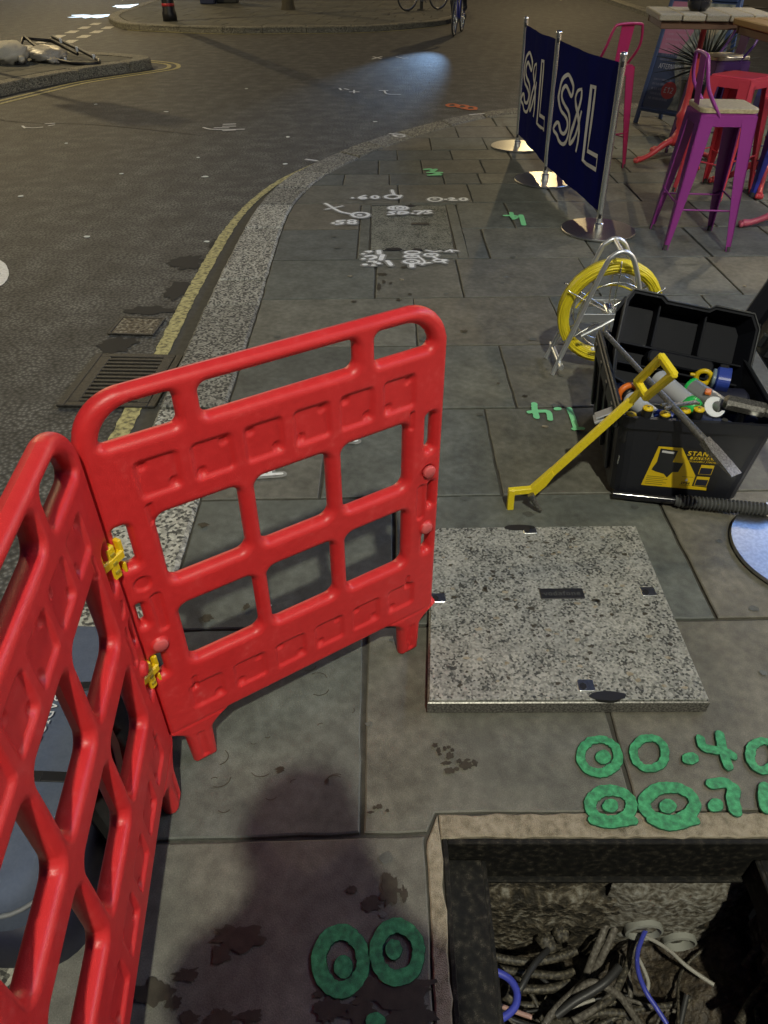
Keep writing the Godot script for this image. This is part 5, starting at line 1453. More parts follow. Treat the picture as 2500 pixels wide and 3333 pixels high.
func lifted_cover() -> void:
	var t := thing("chamber_cover", "lifted square concrete-filled cover lying on the paving beside the barrier", "manhole cover", Vector3(0.475, 0.0, -1.43), deg_to_rad(1.0))
	var poly := PackedVector2Array([Vector2(-0.372, 0.338), Vector2(0.337, 0.348), Vector2(0.352, -0.338), Vector2(-0.318, -0.338)])
	var st := begin()
	prism(st, Transform3D(), poly, 0.004, 0.043, 0.003, true)
	part(st, "tray", M.tool_steel, t)
	st = begin()
	prism(st, Transform3D(), inset(poly, 0.004), 0.03, 0.05, 0.0015)
	part(st, "concrete_fill", M.aggregate, t)
	# badge with raised lettering
	st = begin()
	prism(st, Transform3D(Basis(), Vector3(0.043, 0, -0.03)), round_rect(0.128, 0.042, 0.005), 0.045, 0.0525, 0.001)
	var b := part(st, "badge", M.black, t)
	text(b, "vodafone", Transform3D(Basis(Vector3.RIGHT, -PI / 2), Vector3(0.043, 0.0528, -0.029)), 0.022, M.rubber, "lettering", 0.001, true, 1.1)
	# lifting key slots: a steel cup with a dark slot
	for k in [[-0.318, -0.02, 0.0], [0.297, -0.035, 0.0], [0.035, 0.296, 0.0], [0.0, -0.318, 0.0]]:
		st = begin()
		prism(st, Transform3D(Basis(), Vector3(k[0], 0, k[1])), round_rect(0.042, 0.036, 0.004), 0.04, 0.0515, 0.001)
		var c := part(st, "key_slot", M.steel, t)
		st = begin()
		prism(st, Transform3D(Basis(), Vector3(k[0] - 0.008, 0, k[1] + 0.003)), blob(Vector2.ZERO, 0.009, 0.011, 0.1, 14), 0.05, 0.0525, 0.0005)
		part(st, "slot", M.black, c)
	# dark plugs at the rim
	for k in [[0.082, 0.33, 0.047, 0.014], [-0.03, -0.33, 0.05, 0.013]]:
		st = begin()
		prism(st, Transform3D(), blob(Vector2(k[0], k[1]), k[2], k[3], 0.06, 24), 0.03, 0.0522, 0.0)
		part(st, "plug", M.black, t)
	# flecks broken out of the face
	for k in 130:
		st = begin()
		var p := Vector2(rng.randf_range(-0.31, 0.31), rng.randf_range(-0.31, 0.31))
		var r := rng.randf_range(0.0025, 0.007)
		sheet(st, blob(p, r * rng.randf_range(1, 1.8), r, 0.5, 9), 0.0505)
		part(st, "chip", M.stain if k % 3 else M.surround, t)

# ------------------------------------------------------------------ red barrier panels
func rbox(p: Vector2, x0: float, x1: float, y0: float, y1: float, r: float) -> float:
	var c := Vector2((x0 + x1) / 2, (y0 + y1) / 2)
	var h := Vector2((x1 - x0) / 2 - r, (y1 - y0) / 2 - r)
	var d := (p - c).abs() - h
	return Vector2(maxf(d.x, 0), maxf(d.y, 0)).length() + minf(maxf(d.x, d.y), 0.0) - r

const WINDOWS := [[0.213, 0.518, 0.902, 0.962, 0.016], [0.094, 0.255, 0.578, 0.736, 0.02], [0.288, 0.446, 0.578, 0.74, 0.02], [0.479, 0.638, 0.578, 0.742, 0.02], [0.094, 0.256, 0.345, 0.507, 0.02], [0.288, 0.446, 0.345, 0.510, 0.02], [0.479, 0.639, 0.345, 0.512, 0.02], [0.018, 0.044, 0.648, 0.738, 0.008], [0.019, 0.028, 0.498, 0.552, 0.004], [0.015, 0.038, 0.343, 0.404, 0.008], [0.688, 0.708, 0.655, 0.747, 0.008], [0.703, 0.711, 0.498, 0.563, 0.0035], [0.692, 0.711, 0.357, 0.415, 0.008]]
const HANDLES := [[0.038, 0.170, 0.900, 0.962], [0.562, 0.694, 0.900, 0.962]]

func panel_sd(p: Vector2) -> float:
	# body with big rounded top corners, feet below
	var d := rbox(p, 0.0, 0.735, 0.142, 0.93, 0.018)
	d = minf(d, rbox(p, 0.0, 0.735, 0.6, 0.992, 0.092))
	for fx in [0.07, 0.664]:
		var w := lerpf(0.029, 0.035, clampf(p.y / 0.15, 0, 1)) + 0.05 * pow(clampf((p.y - 0.095) / 0.055, 0, 1), 2.0)
		var f := maxf(absf(p.x - fx) - w, maxf(-p.y, p.y - 0.16))
		d = minf(d, f)
	for w in WINDOWS:
		if p.x > w[0] - 0.05 and p.x < w[1] + 0.05 and p.y > w[2] - 0.05 and p.y < w[3] + 0.05:
			d = maxf(d, -rbox(p, w[0], w[1], w[2], w[3], w[4]))
	for i in 2:
		var hl: Array = HANDLES[i]
		if p.y > 0.85 and p.x > hl[0] - 0.06 and p.x < hl[1] + 0.06:
			var c := rbox(p, hl[0], hl[1], hl[2], hl[3], 0.012)
			# the outer end follows the rounded corner
			var q := p if i == 0 else Vector2(0.735 - p.x, p.y)
			var corner := Vector2(0.106, 0.894)
			if q.x < corner.x and q.y > corner.y - 0.02:
				c = maxf(c, (q - corner).length() - 0.068)
			d = maxf(d, -c)
	return d

# depth pressed into the face
func panel_press(p: Vector2) -> float:
	var e := 0.0
	for row in [[0.117, 0.0995, 0.82, 0.037], [0.110, 0.1035, 0.235, 0.037]]:
		if absf(p.y - row[2]) < 0.06:
			var k := clampi(roundi((p.x - row[0]) / row[1]), 0, 5)
			var c := Vector2(row[0] + k * row[1], row[2])
			var s := rbox(p, c.x - row[3], c.x + row[3], c.y - row[3], c.y + row[3], 0.01)
			e += 0.0062 * (1.0 - smoothstep(-0.005, 0.0015, s))
			e += 0.002 * exp(-pow(s / 0.003, 2.0))
			var sg := 1.0 if k % 2 == 0 else -1.0
			for q in [Vector2(-0.024 * sg, 0.024), Vector2(0.024 * sg, -0.024)]:
				var dd := p.distance_to(c + q)
				e += 0.004 * (1.0 - smoothstep(0.005, 0.011, dd))
	for mir in 2:
		var q := p if mir == 0 else Vector2(0.735 - p.x, p.y)
		if q.x < 0.11:
			e += 0.005 * (1.0 - smoothstep(-0.003, 0.003, rbox(q, 0.047, 0.067, 0.468, 0.568, 0.009)))
			e += 0.005 * (1.0 - smoothstep(0.013, 0.019, q.distance_to(Vector2(0.041, 0.602))))
			e -= 0.009 * (1.0 - smoothstep(0.013, 0.018, q.distance_to(Vector2(0.04, 0.437))))
			for yy in [0.77, 0.30]:
				e += 0.005 * (1.0 - smoothstep(-0.002, 0.002, rbox(q, 0.083, 0.093, yy - 0.045, yy, 0.004)))
		var g := absf(q.x - 0.07)
		if q.y < 0.13 and g < 0.03:
			e += 0.004 * (1.0 - smoothstep(-0.003, 0.002, rbox(q, 0.062, 0.078, 0.02, 0.11, 0.005)))
	return e

func panel_mesh() -> ArrayMesh:
	var step := 0.0032
	var nx := int(0.745 / step) + 2
	var ny := int(1.0 / step) + 3
	var sd := PackedFloat32Array()
	sd.resize(nx * ny)
	for j in ny:
		for i in nx:
			sd[j * nx + i] = panel_sd(Vector2((i - 1) * step, (j - 1) * step))
	var id := PackedInt32Array()
	id.resize(nx * ny)
	id.fill(-1)
	var vf := PackedVector3Array()
	var cells := []
	for j in ny - 1:
		for i in nx - 1:
			var k := j * nx + i
			if sd[k] < 0.0 or sd[k + 1] < 0.0 or sd[k + nx] < 0.0 or sd[k + nx + 1] < 0.0:
				cells.append(k)
	var rr := 0.017
	var half := 0.019
	for k in cells:
		for q in [k, k + 1, k + nx, k + nx + 1]:
			if id[q] >= 0:
				continue
			var p := Vector2((q % nx - 1) * step, (q / nx - 1) * step)
			var s := sd[q]
			var z := 0.0
			if s >= 0.0:
				var h := 0.0006
				var g := Vector2(panel_sd(p + Vector2(h, 0)) - panel_sd(p - Vector2(h, 0)), panel_sd(p + Vector2(0, h)) - panel_sd(p - Vector2(0, h)))
				if g.length() > 0.0:
					p -= g.normalized() * minf(s, step * 1.3)
			else:
				var u := 1.0 - minf(-s / rr, 1.0)
				z = half * sqrt(maxf(0.0, 1.0 - u * u)) - panel_press(p) * smoothstep(0.0, 0.008, -s)
			id[q] = vf.size()
			vf.append(Vector3(p.x, p.y, z))
	var n := vf.size()
	var verts := vf.duplicate()
	for i in n:
		verts.append(Vector3(vf[i].x, vf[i].y, -vf[i].z))
	var idx := PackedInt32Array()
	var nor := PackedVector3Array()
	nor.resize(n * 2)
	for k in cells:
		var a := id[k]
		var b := id[k + 1]
		var c := id[k + nx + 1]
		var d := id[k + nx]
		for t in [[a, b, c], [a, c, d]]:
			var fnrm: Vector3 = (vf[t[1]] - vf[t[0]]).cross(vf[t[2]] - vf[t[0]])
			if fnrm.length_squared() < 1e-16:
				continue
			idx.append_array([t[0], t[2], t[1]])
			idx.append_array([t[0] + n, t[1] + n, t[2] + n])
			for q in t:
				nor[q] += fnrm
				nor[q + n] += Vector3(fnrm.x, fnrm.y, -fnrm.z)
	for i in n:
		# the rim is shared by both faces
		if vf[i].z == 0.0:
			var m := Vector3(nor[i].x, nor[i].y, 0)
			nor[i] = m
			nor[i + n] = m
		nor[i] = nor[i].normalized()
		nor[i + n] = nor[i + n].normalized()
	var arr := []
	arr.resize(Mesh.ARRAY_MAX)
	arr[Mesh.ARRAY_VERTEX] = verts
	arr[Mesh.ARRAY_NORMAL] = nor
	arr[Mesh.ARRAY_INDEX] = idx
	var mesh := ArrayMesh.new()
	mesh.add_surface_from_arrays(Mesh.PRIMITIVE_TRIANGLES, arr)
	return mesh

func barriers() -> void:
	var mesh := panel_mesh()
	# front panel: left foot towards the camera
	var e := Vector3(0.834, 0, -0.551).normalized()
	var o := Vector3(-0.436, 0, -0.97) - e * 0.066
	var t := thing("safety_barrier", "red plastic barrier panel with six square windows standing beside the lifted cover", "barrier", Vector3.ZERO, 0.0, "red barrier panels")
	t.transform = Transform3D(Basis(e, Vector3.UP, e.cross(Vector3.UP)), o)
	inst(mesh, "moulding", M.red, t)
	for q in [[0.04, 0.437], [0.695, 0.437], [0.695, 0.602]]:
		var st := begin()
		lathe(st, Transform3D(Basis(Vector3.RIGHT, PI / 2), Vector3(q[0], q[1], 0.019)), [[0.0, 0.0], [0.0155, 0.0], [0.0155, 0.007], [0.0125, 0.0095], [0.0, 0.0105]], 20)
		part(st, "cap", M.scuffed_red, t)
	# side panel hinged to it, running towards the camera
	var a := deg_to_rad(96.0)
	var e2 := Vector3(-cos(a), 0, sin(a))
	var t2 := thing("safety_barrier", "red plastic barrier panel seen almost edge-on in front of the blue bag", "barrier", Vector3.ZERO, 0.0, "red barrier panels")
	t2.transform = Transform3D(Basis(e2, Vector3.UP, e2.cross(Vector3.UP)), Vector3(-0.489, 0, -0.915))
	inst(mesh, "moulding", M.red, t2)
	# yellow hinge clips on the shared edge
	for y in [0.683, 0.372]:
		var st := begin()
		var f := Transform3D(Basis(Vector3.UP, deg_to_rad(32)), Vector3(-0.0, y, 0.024))
		var w := 0.3 if y < 0.5 else 1.0
		bbox(st, f * Transform3D(Basis(), Vector3(0, 0.0, 0.0)), Vector3(0.020, 0.074, 0.018), 0.003)
		bbox(st, f * Transform3D(Basis(), Vector3(0, 0.004, 0.002)), Vector3(0.052, 0.020, 0.016), 0.003)
		for s in [-1, 1]:
			bbox(st, f * Transform3D(Basis(), Vector3(s * 0.024, 0.02, 0.001)), Vector3(0.009, 0.03, 0.014), 0.002)
			bbox(st, f * Transform3D(Basis(), Vector3(s * 0.0235, -0.03, 0.0)), Vector3(0.006, 0.024, 0.012), 0.002)
		var c := part(st, "hinge_clip", M.yellow, t)
		st = begin()
		for k in 3:
			bbox(st, f * Transform3D(Basis(), Vector3(0, 0.02 - k * 0.02, 0.0095)), Vector3(0.010, 0.007, 0.003), 0.001)
		part(st, "clip_rib", M.rod_dark, c)

# ------------------------------------------------------------------ padded bag behind the side panel
func bag() -> void:
	var t := thing("equipment_bag", "blue padded equipment bag with white lettering and black straps behind the red barrier", "bag", Vector3(-0.84, 0, -0.86), deg_to_rad(-2.0))
	var sz := Vector3(0.50, 0.245, 0.66)
	var st := begin()
	soft_box(st, sz, 0.05, 0.016)
	part(st, "body", M.bag_cloth, t)
	# top flap toward the road
	st = begin()
	var c := 0
	# side skirt, the shade on the side put into a darker cloth colour
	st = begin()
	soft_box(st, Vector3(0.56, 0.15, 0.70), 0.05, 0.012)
	part(st, "shaded_skirt", M.bag_dark, t)
	# piping
	st = begin()
	var pts := []
	for p in round_rect(sz.x + 0.004, sz.z + 0.004, 0.09, 8):
		pts.append(Vector3(p.x, sz.y - 0.048 + 0.006 * nz.get_noise_2d(p.x * 9, p.y * 9), p.y))
	tube(st, pts, 0.0045, 8, true)
	part(st, "piping", M.piping, t)
	# straps
	for s in [[-0.10, -0.13], [0.045, 0.10]]:
		st = begin()
		var line := []
		for k in 13:
			var x := lerpf(-0.262, 0.262, k / 12.0)
			var y := sz.y + 0.0165 - 0.045 * pow(absf(x) / 0.262, 6.0)
			line.append(Vector3(x, y, lerpf(s[0], s[1], k / 12.0) + 0.012 * sin(k * 0.9)))
		line.append(Vector3(0.272, sz.y - 0.09, s[1]))
		line.append(Vector3(0.282, 0.08, s[1] + 0.01))
		for k in line.size() - 1:
			beam(st, line[k], line[k + 1], 0.022, 0.004, Vector3.UP, 0.001)
		part(st, "strap", M.black, t)
	var up := Transform3D(Basis(Vector3(-0.02, 0, 1).normalized(), Vector3(1, 0, 0.02).normalized(), Vector3(0, 1, 0)), Vector3(0.128, sz.y + 0.0175, 0.045))
	text(t, "RADIODETECTION", up, 0.034, M.letter_white, "lettering", 0.001, false, 1.0)
	# small printed emblem
	for k in 5:
		st = begin()
		beam(st, Vector3(0.02 + k * 0.006, sz.y + 0.018, 0.175 - (k % 2) * 0.008), Vector3(0.032 + k * 0.005, sz.y + 0.018, 0.19 - (k % 3) * 0.004), 0.0035, 0.0012)
		part(st, "emblem", M.letter_white, t)
	# black plastic case against the bag with its glare put into a pale strip
	var p2 := thing("plastic_case", "glossy black plastic case with a painted strip of glare wedged beside the blue bag", "case", Vector3(-0.548, 0, -0.84), deg_to_rad(2))
	st = begin()
	bbox(st, Transform3D(Basis(Vector3(0, 0, 1), 0.10), Vector3(-0.012, 0.155, 0)), Vector3(0.026, 0.30, 0.30), 0.010)
	part(st, "shell", M.gloss_black, p2)
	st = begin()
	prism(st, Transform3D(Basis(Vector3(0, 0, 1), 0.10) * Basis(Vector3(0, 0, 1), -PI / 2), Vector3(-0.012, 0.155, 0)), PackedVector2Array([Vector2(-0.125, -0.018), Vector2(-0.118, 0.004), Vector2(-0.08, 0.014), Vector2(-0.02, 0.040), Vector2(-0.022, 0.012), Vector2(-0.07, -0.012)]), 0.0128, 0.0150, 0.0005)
	part(st, "glare_strip", M.reflective, p2)

func soft_box(st: SurfaceTool, s: Vector3, r: float, puff: float) -> void:
	# rounded, slightly swollen box standing on y = 0
	st.set_smooth_group(1)
	var nu := 26
	var nv := 30
	var prof := []
	var outer := round_rect(s.x, s.z, 0.09, 7)
	var m := outer.size()
	var rows := []
	for lv in [[0.0, 0.985], [0.25, 1.0], [0.5, 1.006], [0.75, 1.0]]:
		rows.append([(s.y - r) * lv[0] / 0.75, lv[1], 0.0])
	for k in 5:
		var a := PI / 2 * (k + 1) / 5
		rows.append([s.y - r + r * sin(a), 1.0, r * (1.0 - cos(a))])
	for k in 6:
		rows.append([s.y + puff * (k + 1) / 6.0 * (1.0 - 0.2 * (k + 1) / 6.0), 1.0 - 0.15 * (k + 1), r])
	var grid := []
	for row in rows:
		var line := []
		for p in outer:
			var q: Vector2 = p * row[1]
			var l := q.length()
			if l > 0.0:
				q -= p.normalized() * minf(row[2], l * 0.9) * (1.0 if row[1] >= 1.0 else row[1])
			var y: float = row[0]
			y += 0.004 * nz.get_noise_2d(q.x * 7, q.y * 7) * clampf(y / s.y, 0, 1)
			line.append(Vector3(q.x, y, q.y))
		grid.append(line)
	var c := Vector3(0, s.y * 0.5, 0)
	for j in grid.size() - 1:
		for i in m:
			var k := (i + 1) % m
			qo(st, c, grid[j][i], grid[j][k], grid[j + 1][k], grid[j + 1][i])
	var last: Array = grid[grid.size() - 1]
	var mid := Vector3(0, last[0].y, 0)
	for i in m:
		to3(st, c, last[i], last[(i + 1) % m], mid)

# ------------------------------------------------------------------ cafe barrier with lettered banners
const LEAN := Vector3(-0.036, 1.0, 0.0)

func post_at(x: float, z: float, label: String) -> void:
	var t := thing("barrier_post", label, "barrier post", Vector3(x, 0, z), 0.0, "steel posts of the cafe barrier")
	var st := begin()
	lathe(st, Transform3D(), [[0.0, 0.002], [0.243, 0.002], [0.246, 0.005], [0.246, 0.012], [0.243, 0.015], [0.06, 0.019], [0.0, 0.02]], 48, false)
	part(st, "base_plate", M.plate_steel, t)
	st = begin()
	lathe(st, Transform3D(), [[0.03, 0.018], [0.03, 0.05], [0.022, 0.055]], 20, false)
	part(st, "socket", M.chrome, t)
	st = begin()
	tube(st, [Vector3(0, 0.02, 0), LEAN * 1.005], 0.0205, 20)
	part(st, "pole", M.chrome, t)
	st = begin()
	lathe(st, Transform3D(Basis(), LEAN * 1.003), [[0.0205, 0.0], [0.023, 0.002], [0.023, 0.012], [0.015, 0.02], [0.0, 0.022]], 18)
	part(st, "cap", M.chrome, t)
	for y in [0.10, 0.965]:
		st = begin()
		bbox(st, Transform3D(Basis(), LEAN * y + Vector3(-0.006, 0, 0.02)), Vector3(0.016, 0.03, 0.02), 0.003)
		part(st, "hook", M.black, t)

func cafe_barrier() -> void:
	var p := [Vector2(1.449, -4.944), Vector2(1.315, -6.231), Vector2(1.268, -7.46)]
	post_at(p[0].x, p[0].y, "nearest steel post on a round base at the near end of the blue banners")
	post_at(p[1].x, p[1].y, "middle steel post on a round base between the two blue banners")
	post_at(p[2].x, p[2].y, "farthest steel post on a round base at the road end of the blue banners")
	for b in 2:
		var a: Vector2 = p[b]
		var c: Vector2 = p[b + 1]
		var d := c - a
		var e := Vector3(d.x, 0, d.y).normalized()
		var nrm := Vector3(e.z, 0, -e.x).normalized()
		var t := thing("cafe_banner", ["near blue fabric banner lettered in white outline between steel posts", "far blue fabric banner lettered in white outline, partly behind the middle post"][b], "banner", Vector3(a.x, 0, a.y), 0.0, "blue banners of the cafe barrier")
		var w := d.length()
		var st := begin()
		var nu := 40
		var nv := 20
		var grid := []
		for j in nv + 1:
			var row := []
			for i in nu + 1:
				var u := lerpf(0.035, w - 0.035, float(i) / nu)
				var f := float(j) / nv
				var y := lerpf(0.115, 0.955 + (0.012 * (1.0 - sin(PI * float(i) / nu))), f)
				var wv := 0.006 * sin(u * 11.0 + f * 1.3) * sin(PI * i / nu) + 0.006 * nz.get_noise_2d(u * 5 + b * 9, y * 3)
				row.append(e * u + LEAN * y + nrm * wv)
			grid.append(row)
		for j in nv:
			for i in nu:
				quad(st, grid[j][i], grid[j][i + 1], grid[j + 1][i + 1], grid[j + 1][i])
				quad(st, grid[j][i] - nrm * 0.002, grid[j + 1][i] - nrm * 0.002, grid[j + 1][i + 1] - nrm * 0.002, grid[j][i + 1] - nrm * 0.002)
		part(st, "cloth", M.navy_cloth, t)
		for L in LETTERS:
			var pts := []
			for i in range(0, L[1].size(), 2):
				pts.append(Vector2(L[1][i], L[1][i + 1]))
			st = begin()
			flat(st)
			var k := pts.size()
			var line := curve2(pts, 4, L[0]) if k > 12 or not L[0] else pts
			k = line.size()
			var last := k if L[0] else k - 1
			for i in last:
				var side := []
				for q in [i, (i + 1) % k]:
					var c0: Vector2 = line[(q - 1 + k) % k] if L[0] or q > 0 else line[0]
					var c1: Vector2 = line[(q + 1) % k] if L[0] or q < k - 1 else line[k - 1]
					var dd := (c1 - c0).normalized()
					var hw := (0.011 + 0.008 * absf(dd.y)) * (1.0 if L[0] else 1.2)
					if not L[0]:
						hw *= 0.45 + 0.55 * sin(PI * clampf(float(q) / (k - 1), 0.06, 0.94))
					var nn := Vector2(-dd.y, dd.x) * hw
					for sg in [1, -1]:
						var uv: Vector2 = line[q] + nn * sg
						var u := uv.x
						var wv := 0.006 * sin(u * 11.0 + (uv.y - 0.115) / 0.845 * 1.3) * sin(PI * (u - 0.035) / (w - 0.07)) + 0.006 * nz.get_noise_2d(u * 5 + b * 9, uv.y * 3)
						side.append(e * u + LEAN * uv.y + nrm * (wv + 0.003))
				qo(st, side[0] - nrm, side[0], side[2], side[3], side[1])
			part(st, "lettering", M.letter_white, t)
	# a fourth base stands alone by the tool box
	var t4 := thing("barrier_post", "steel post with its round base beside the tool box, at the picture's right edge", "barrier post", Vector3(1.372, 0, -1.69), 0.0, "steel posts of the cafe barrier")
	var s4 := begin()
	lathe(s4, Transform3D(), [[0.0, 0.004], [0.246, 0.004], [0.25, 0.008], [0.25, 0.016], [0.247, 0.019], [0.06, 0.022], [0.0, 0.023]], 64, false)
	part(s4, "base_plate", M.plate_steel, t4)
	s4 = begin()
	tube(s4, [Vector3(0.0, 0.02, 0), Vector3(0.03, 1.0, 0)], 0.0205, 20)
	part(s4, "pole", M.chrome, t4)

# ------------------------------------------------------------------ stools and tables
func make_stool(called: String, label: String, at: Vector3, turn: float, m: Material, back: bool, seat_m: Material, h := 0.76) -> Node3D:
	var t := thing(called, label, "stool", at, turn, "metal bar stools")
	var st := begin()
	var s := 0.155
	prism(st, Transform3D(), round_rect(s * 2 + 0.01, s * 2 + 0.01, 0.035), h - 0.012, h, 0.006, true)
	part(st, "seat", m, t)
	if seat_m:
		st = begin()
		prism(st, Transform3D(), round_rect(s * 2 + 0.02, s * 2 + 0.02, 0.045), h + 0.001, h + 0.025, 0.006, true)
		part(st, "seat_pad", seat_m, t)
	for k in 4:
		st = begin()
		var rot := Basis(Vector3.UP, k * PI / 2)
		bbox(st, Transform3D(rot, rot * Vector3(0, h - 0.042, s + 0.004)), Vector3(s * 2 - 0.02, 0.058, 0.005), 0.002)
		part(st, "apron", m, t)
	for sx in [-1, 1]:
		for sz in [-1, 1]:
			st = begin()
			flat(st)
			var top := Vector3(sx * (s + 0.005), h - 0.012, sz * (s + 0.005))
			var bot := Vector3(sx * 0.222, 0.0, sz * 0.205)
			for ax in [Vector3(-sx, 0, 0), Vector3(0, 0, -sz)]:
				var o := (top + bot) / 2 + Vector3(-sx, 0, -sz) * 0.02
				var inn := (Vector3(0, 0, -sz) if ax.x != 0 else Vector3(-sx, 0, 0)) * 0.007
				var mid := top.lerp(bot, 0.45)
				var segs := [[top, 0.085], [mid, 0.066], [bot, 0.026]]
				for q in 2:
					var a: Vector3 = segs[q][0]
					var b: Vector3 = segs[q + 1][0]
					var a2: Vector3 = a + ax * segs[q][1]
					var b2: Vector3 = b + ax * segs[q + 1][1]
					var oo := (a + b + a2 + b2) / 4 + inn * 0.5
					qo(st, oo, a, a2, b2, b)
					qo(st, oo, a + inn, a2 + inn, b2 + inn, b + inn)
					qo(st, oo, a2, a2 + inn, b2 + inn, b2)
					qo(st, oo, a, a + inn, b + inn, b)
			var lg := part(st, "leg", m, t)
			st = begin()
			tube(st, [bot + Vector3(-sx * 0.012, 0.0, -sz * 0.012), bot + Vector3(-sx * 0.013, 0.03, -sz * 0.013)], 0.016, 10)
			part(st, "foot", M.rubber, lg)
	for k in 4:
		st = begin()
		var y := 0.27 if k % 2 == 0 else 0.235
		var f := 1.0 - y / h
		var ex := lerpf(s, 0.215, f)
		var rot := Basis(Vector3.UP, k * PI / 2)
		var zz := lerpf(s, 0.205, f)
		tube(st, [rot * Vector3(-ex + 0.01, y + 0.012, zz - 0.004), rot * Vector3(-ex + 0.05, y, zz - 0.004), rot * Vector3(ex - 0.05, y, zz - 0.004), rot * Vector3(ex - 0.01, y + 0.012, zz - 0.004)], [0.011, 0.0055, 0.0055, 0.011], 8)
		part(st, "footrest", m, t)
	if back:
		st = begin()
		tube(st, curve([Vector3(-s, h - 0.02, -0.05), Vector3(-s - 0.012, h + 0.12, -s + 0.0), Vector3(-s + 0.015, h + 0.245, -s - 0.03), Vector3(-s + 0.06, h + 0.275, -s - 0.035), Vector3(s - 0.06, h + 0.275, -s - 0.035), Vector3(s - 0.015, h + 0.245, -s - 0.03), Vector3(s + 0.012, h + 0.12, -s + 0.0), Vector3(s, h - 0.02, -0.05)], 5), 0.0105, 10)
		part(st, "back_hoop", m, t)
		st = begin()
		prism(st, Transform3D(Basis(Vector3.RIGHT, -PI / 2 - 0.10), Vector3(0, h + 0.13, -s - 0.012)), PackedVector2Array([Vector2(-0.05, -0.145), Vector2(0.05, -0.145), Vector2(0.062, 0.145), Vector2(-0.062, 0.145)]), -0.002, 0.002, 0.001, true)
		part(st, "back_splat", m, t)
	return t

func cafe_furniture() -> void:
	make_stool("bar_stool", "purple metal bar stool with a wooden seat and hooped back, nearest the camera", Vector3(2.0, 0, -4.765), deg_to_rad(85), M.purple, true, M.wood_seat)
	make_stool("bar_stool", "coral red backless metal bar stool behind the purple stool", Vector3(2.56, 0, -5.9), deg_to_rad(38), M.pink_red, false, null, 0.79)
	make_stool("bar_stool", "dark purple metal bar stool with a wooden seat beyond the plank table", Vector3(2.86, 0, -7.08), deg_to_rad(-75), M.dark_purple, true, M.wood_seat)
	make_stool("bar_stool", "magenta metal bar stool with a hooped back behind the blue banners", Vector3(1.80, 0, -6.75), deg_to_rad(205), M.magenta, true, null)
	make_stool("bar_stool", "blue metal bar stool at the picture's right edge", Vector3(3.0, 0, -6.0), deg_to_rad(10), M.stool_blue, false, null)
	table("plank_table", "bar table with a weathered plank top and red cast legs", Vector3(2.58, 0, -6.9), deg_to_rad(-9), Vector2(0.86, 0.82), 1.10, M.cast_red, false, 1.2)
	table("bar_table", "bar table with a golden brown top at the right edge", Vector3(2.98, 0, -6.03), deg_to_rad(-2), Vector2(0.80, 0.72), 1.09, M.cast_red, true, 0.35)
	table("bar_table", "bar table on a pink clawed cast foot beside the nearest purple stool", Vector3(2.80, 0, -4.95), 0.0, Vector2(0.62, 0.62), 1.09, M.cast_pink, true, 0.2)
	# pot on the plank table
	var p := thing("table_pot", "round black pot standing on the plank table", "pot", Vector3(2.48, 1.102, -6.86))
	var st := begin()
	lathe(st, Transform3D(), [[0.0, 0.0], [0.06, 0.0], [0.085, 0.03], [0.095, 0.08], [0.085, 0.13], [0.07, 0.155], [0.075, 0.17], [0.065, 0.17], [0.06, 0.15], [0.0, 0.145]], 28)
	part(st, "bowl", M.gloss_black, p)
	st = begin()
	for k in 14:
		var a := TAU * k / 14
		tube(st, [Vector3(cos(a) * 0.02, 0.145, sin(a) * 0.02), Vector3(cos(a) * 0.06, 0.23, sin(a) * 0.06), Vector3(cos(a) * 0.12, 0.27 + 0.03 * (k % 3), sin(a) * 0.12)], [0.004, 0.006, 0.001], 5)
	part(st, "leaves", M.leaf_dark, p)
	# spiky plant behind the table
	var sp := thing("spiky_plant", "dark spiky plant in a tall black planter behind the stools", "plant", Vector3(2.98, 0, -7.75))
	st = begin()
	lathe(st, Transform3D(), [[0.0, 0.0], [0.13, 0.0], [0.17, 0.5], [0.155, 0.5], [0.15, 0.46], [0.0, 0.45]], 20, false)
	part(st, "planter", M.black, sp)
	for k in 90:
		var u := rng.randf() * TAU
		var el := rng.randf_range(-0.35, 1.35)
		var d := Vector3(cos(u) * cos(el), sin(el), sin(u) * cos(el))
		var len_ := rng.randf_range(0.32, 0.5)
		st = begin()
		var c := Vector3(0, 0.62, 0)
		tube(st, [c + d * 0.02, c + d * len_ * 0.5, c + d * len_ + Vector3(0, -0.02, 0)], [0.010, 0.007, 0.0008], 4)
		part(st, "leaf", M.leaf_dark, sp)
	st = begin()
	lathe(st, Transform3D(), [[0.05, 0.44], [0.045, 0.62], [0.0, 0.68]], 10)
	part(st, "stem", M.bark, sp)

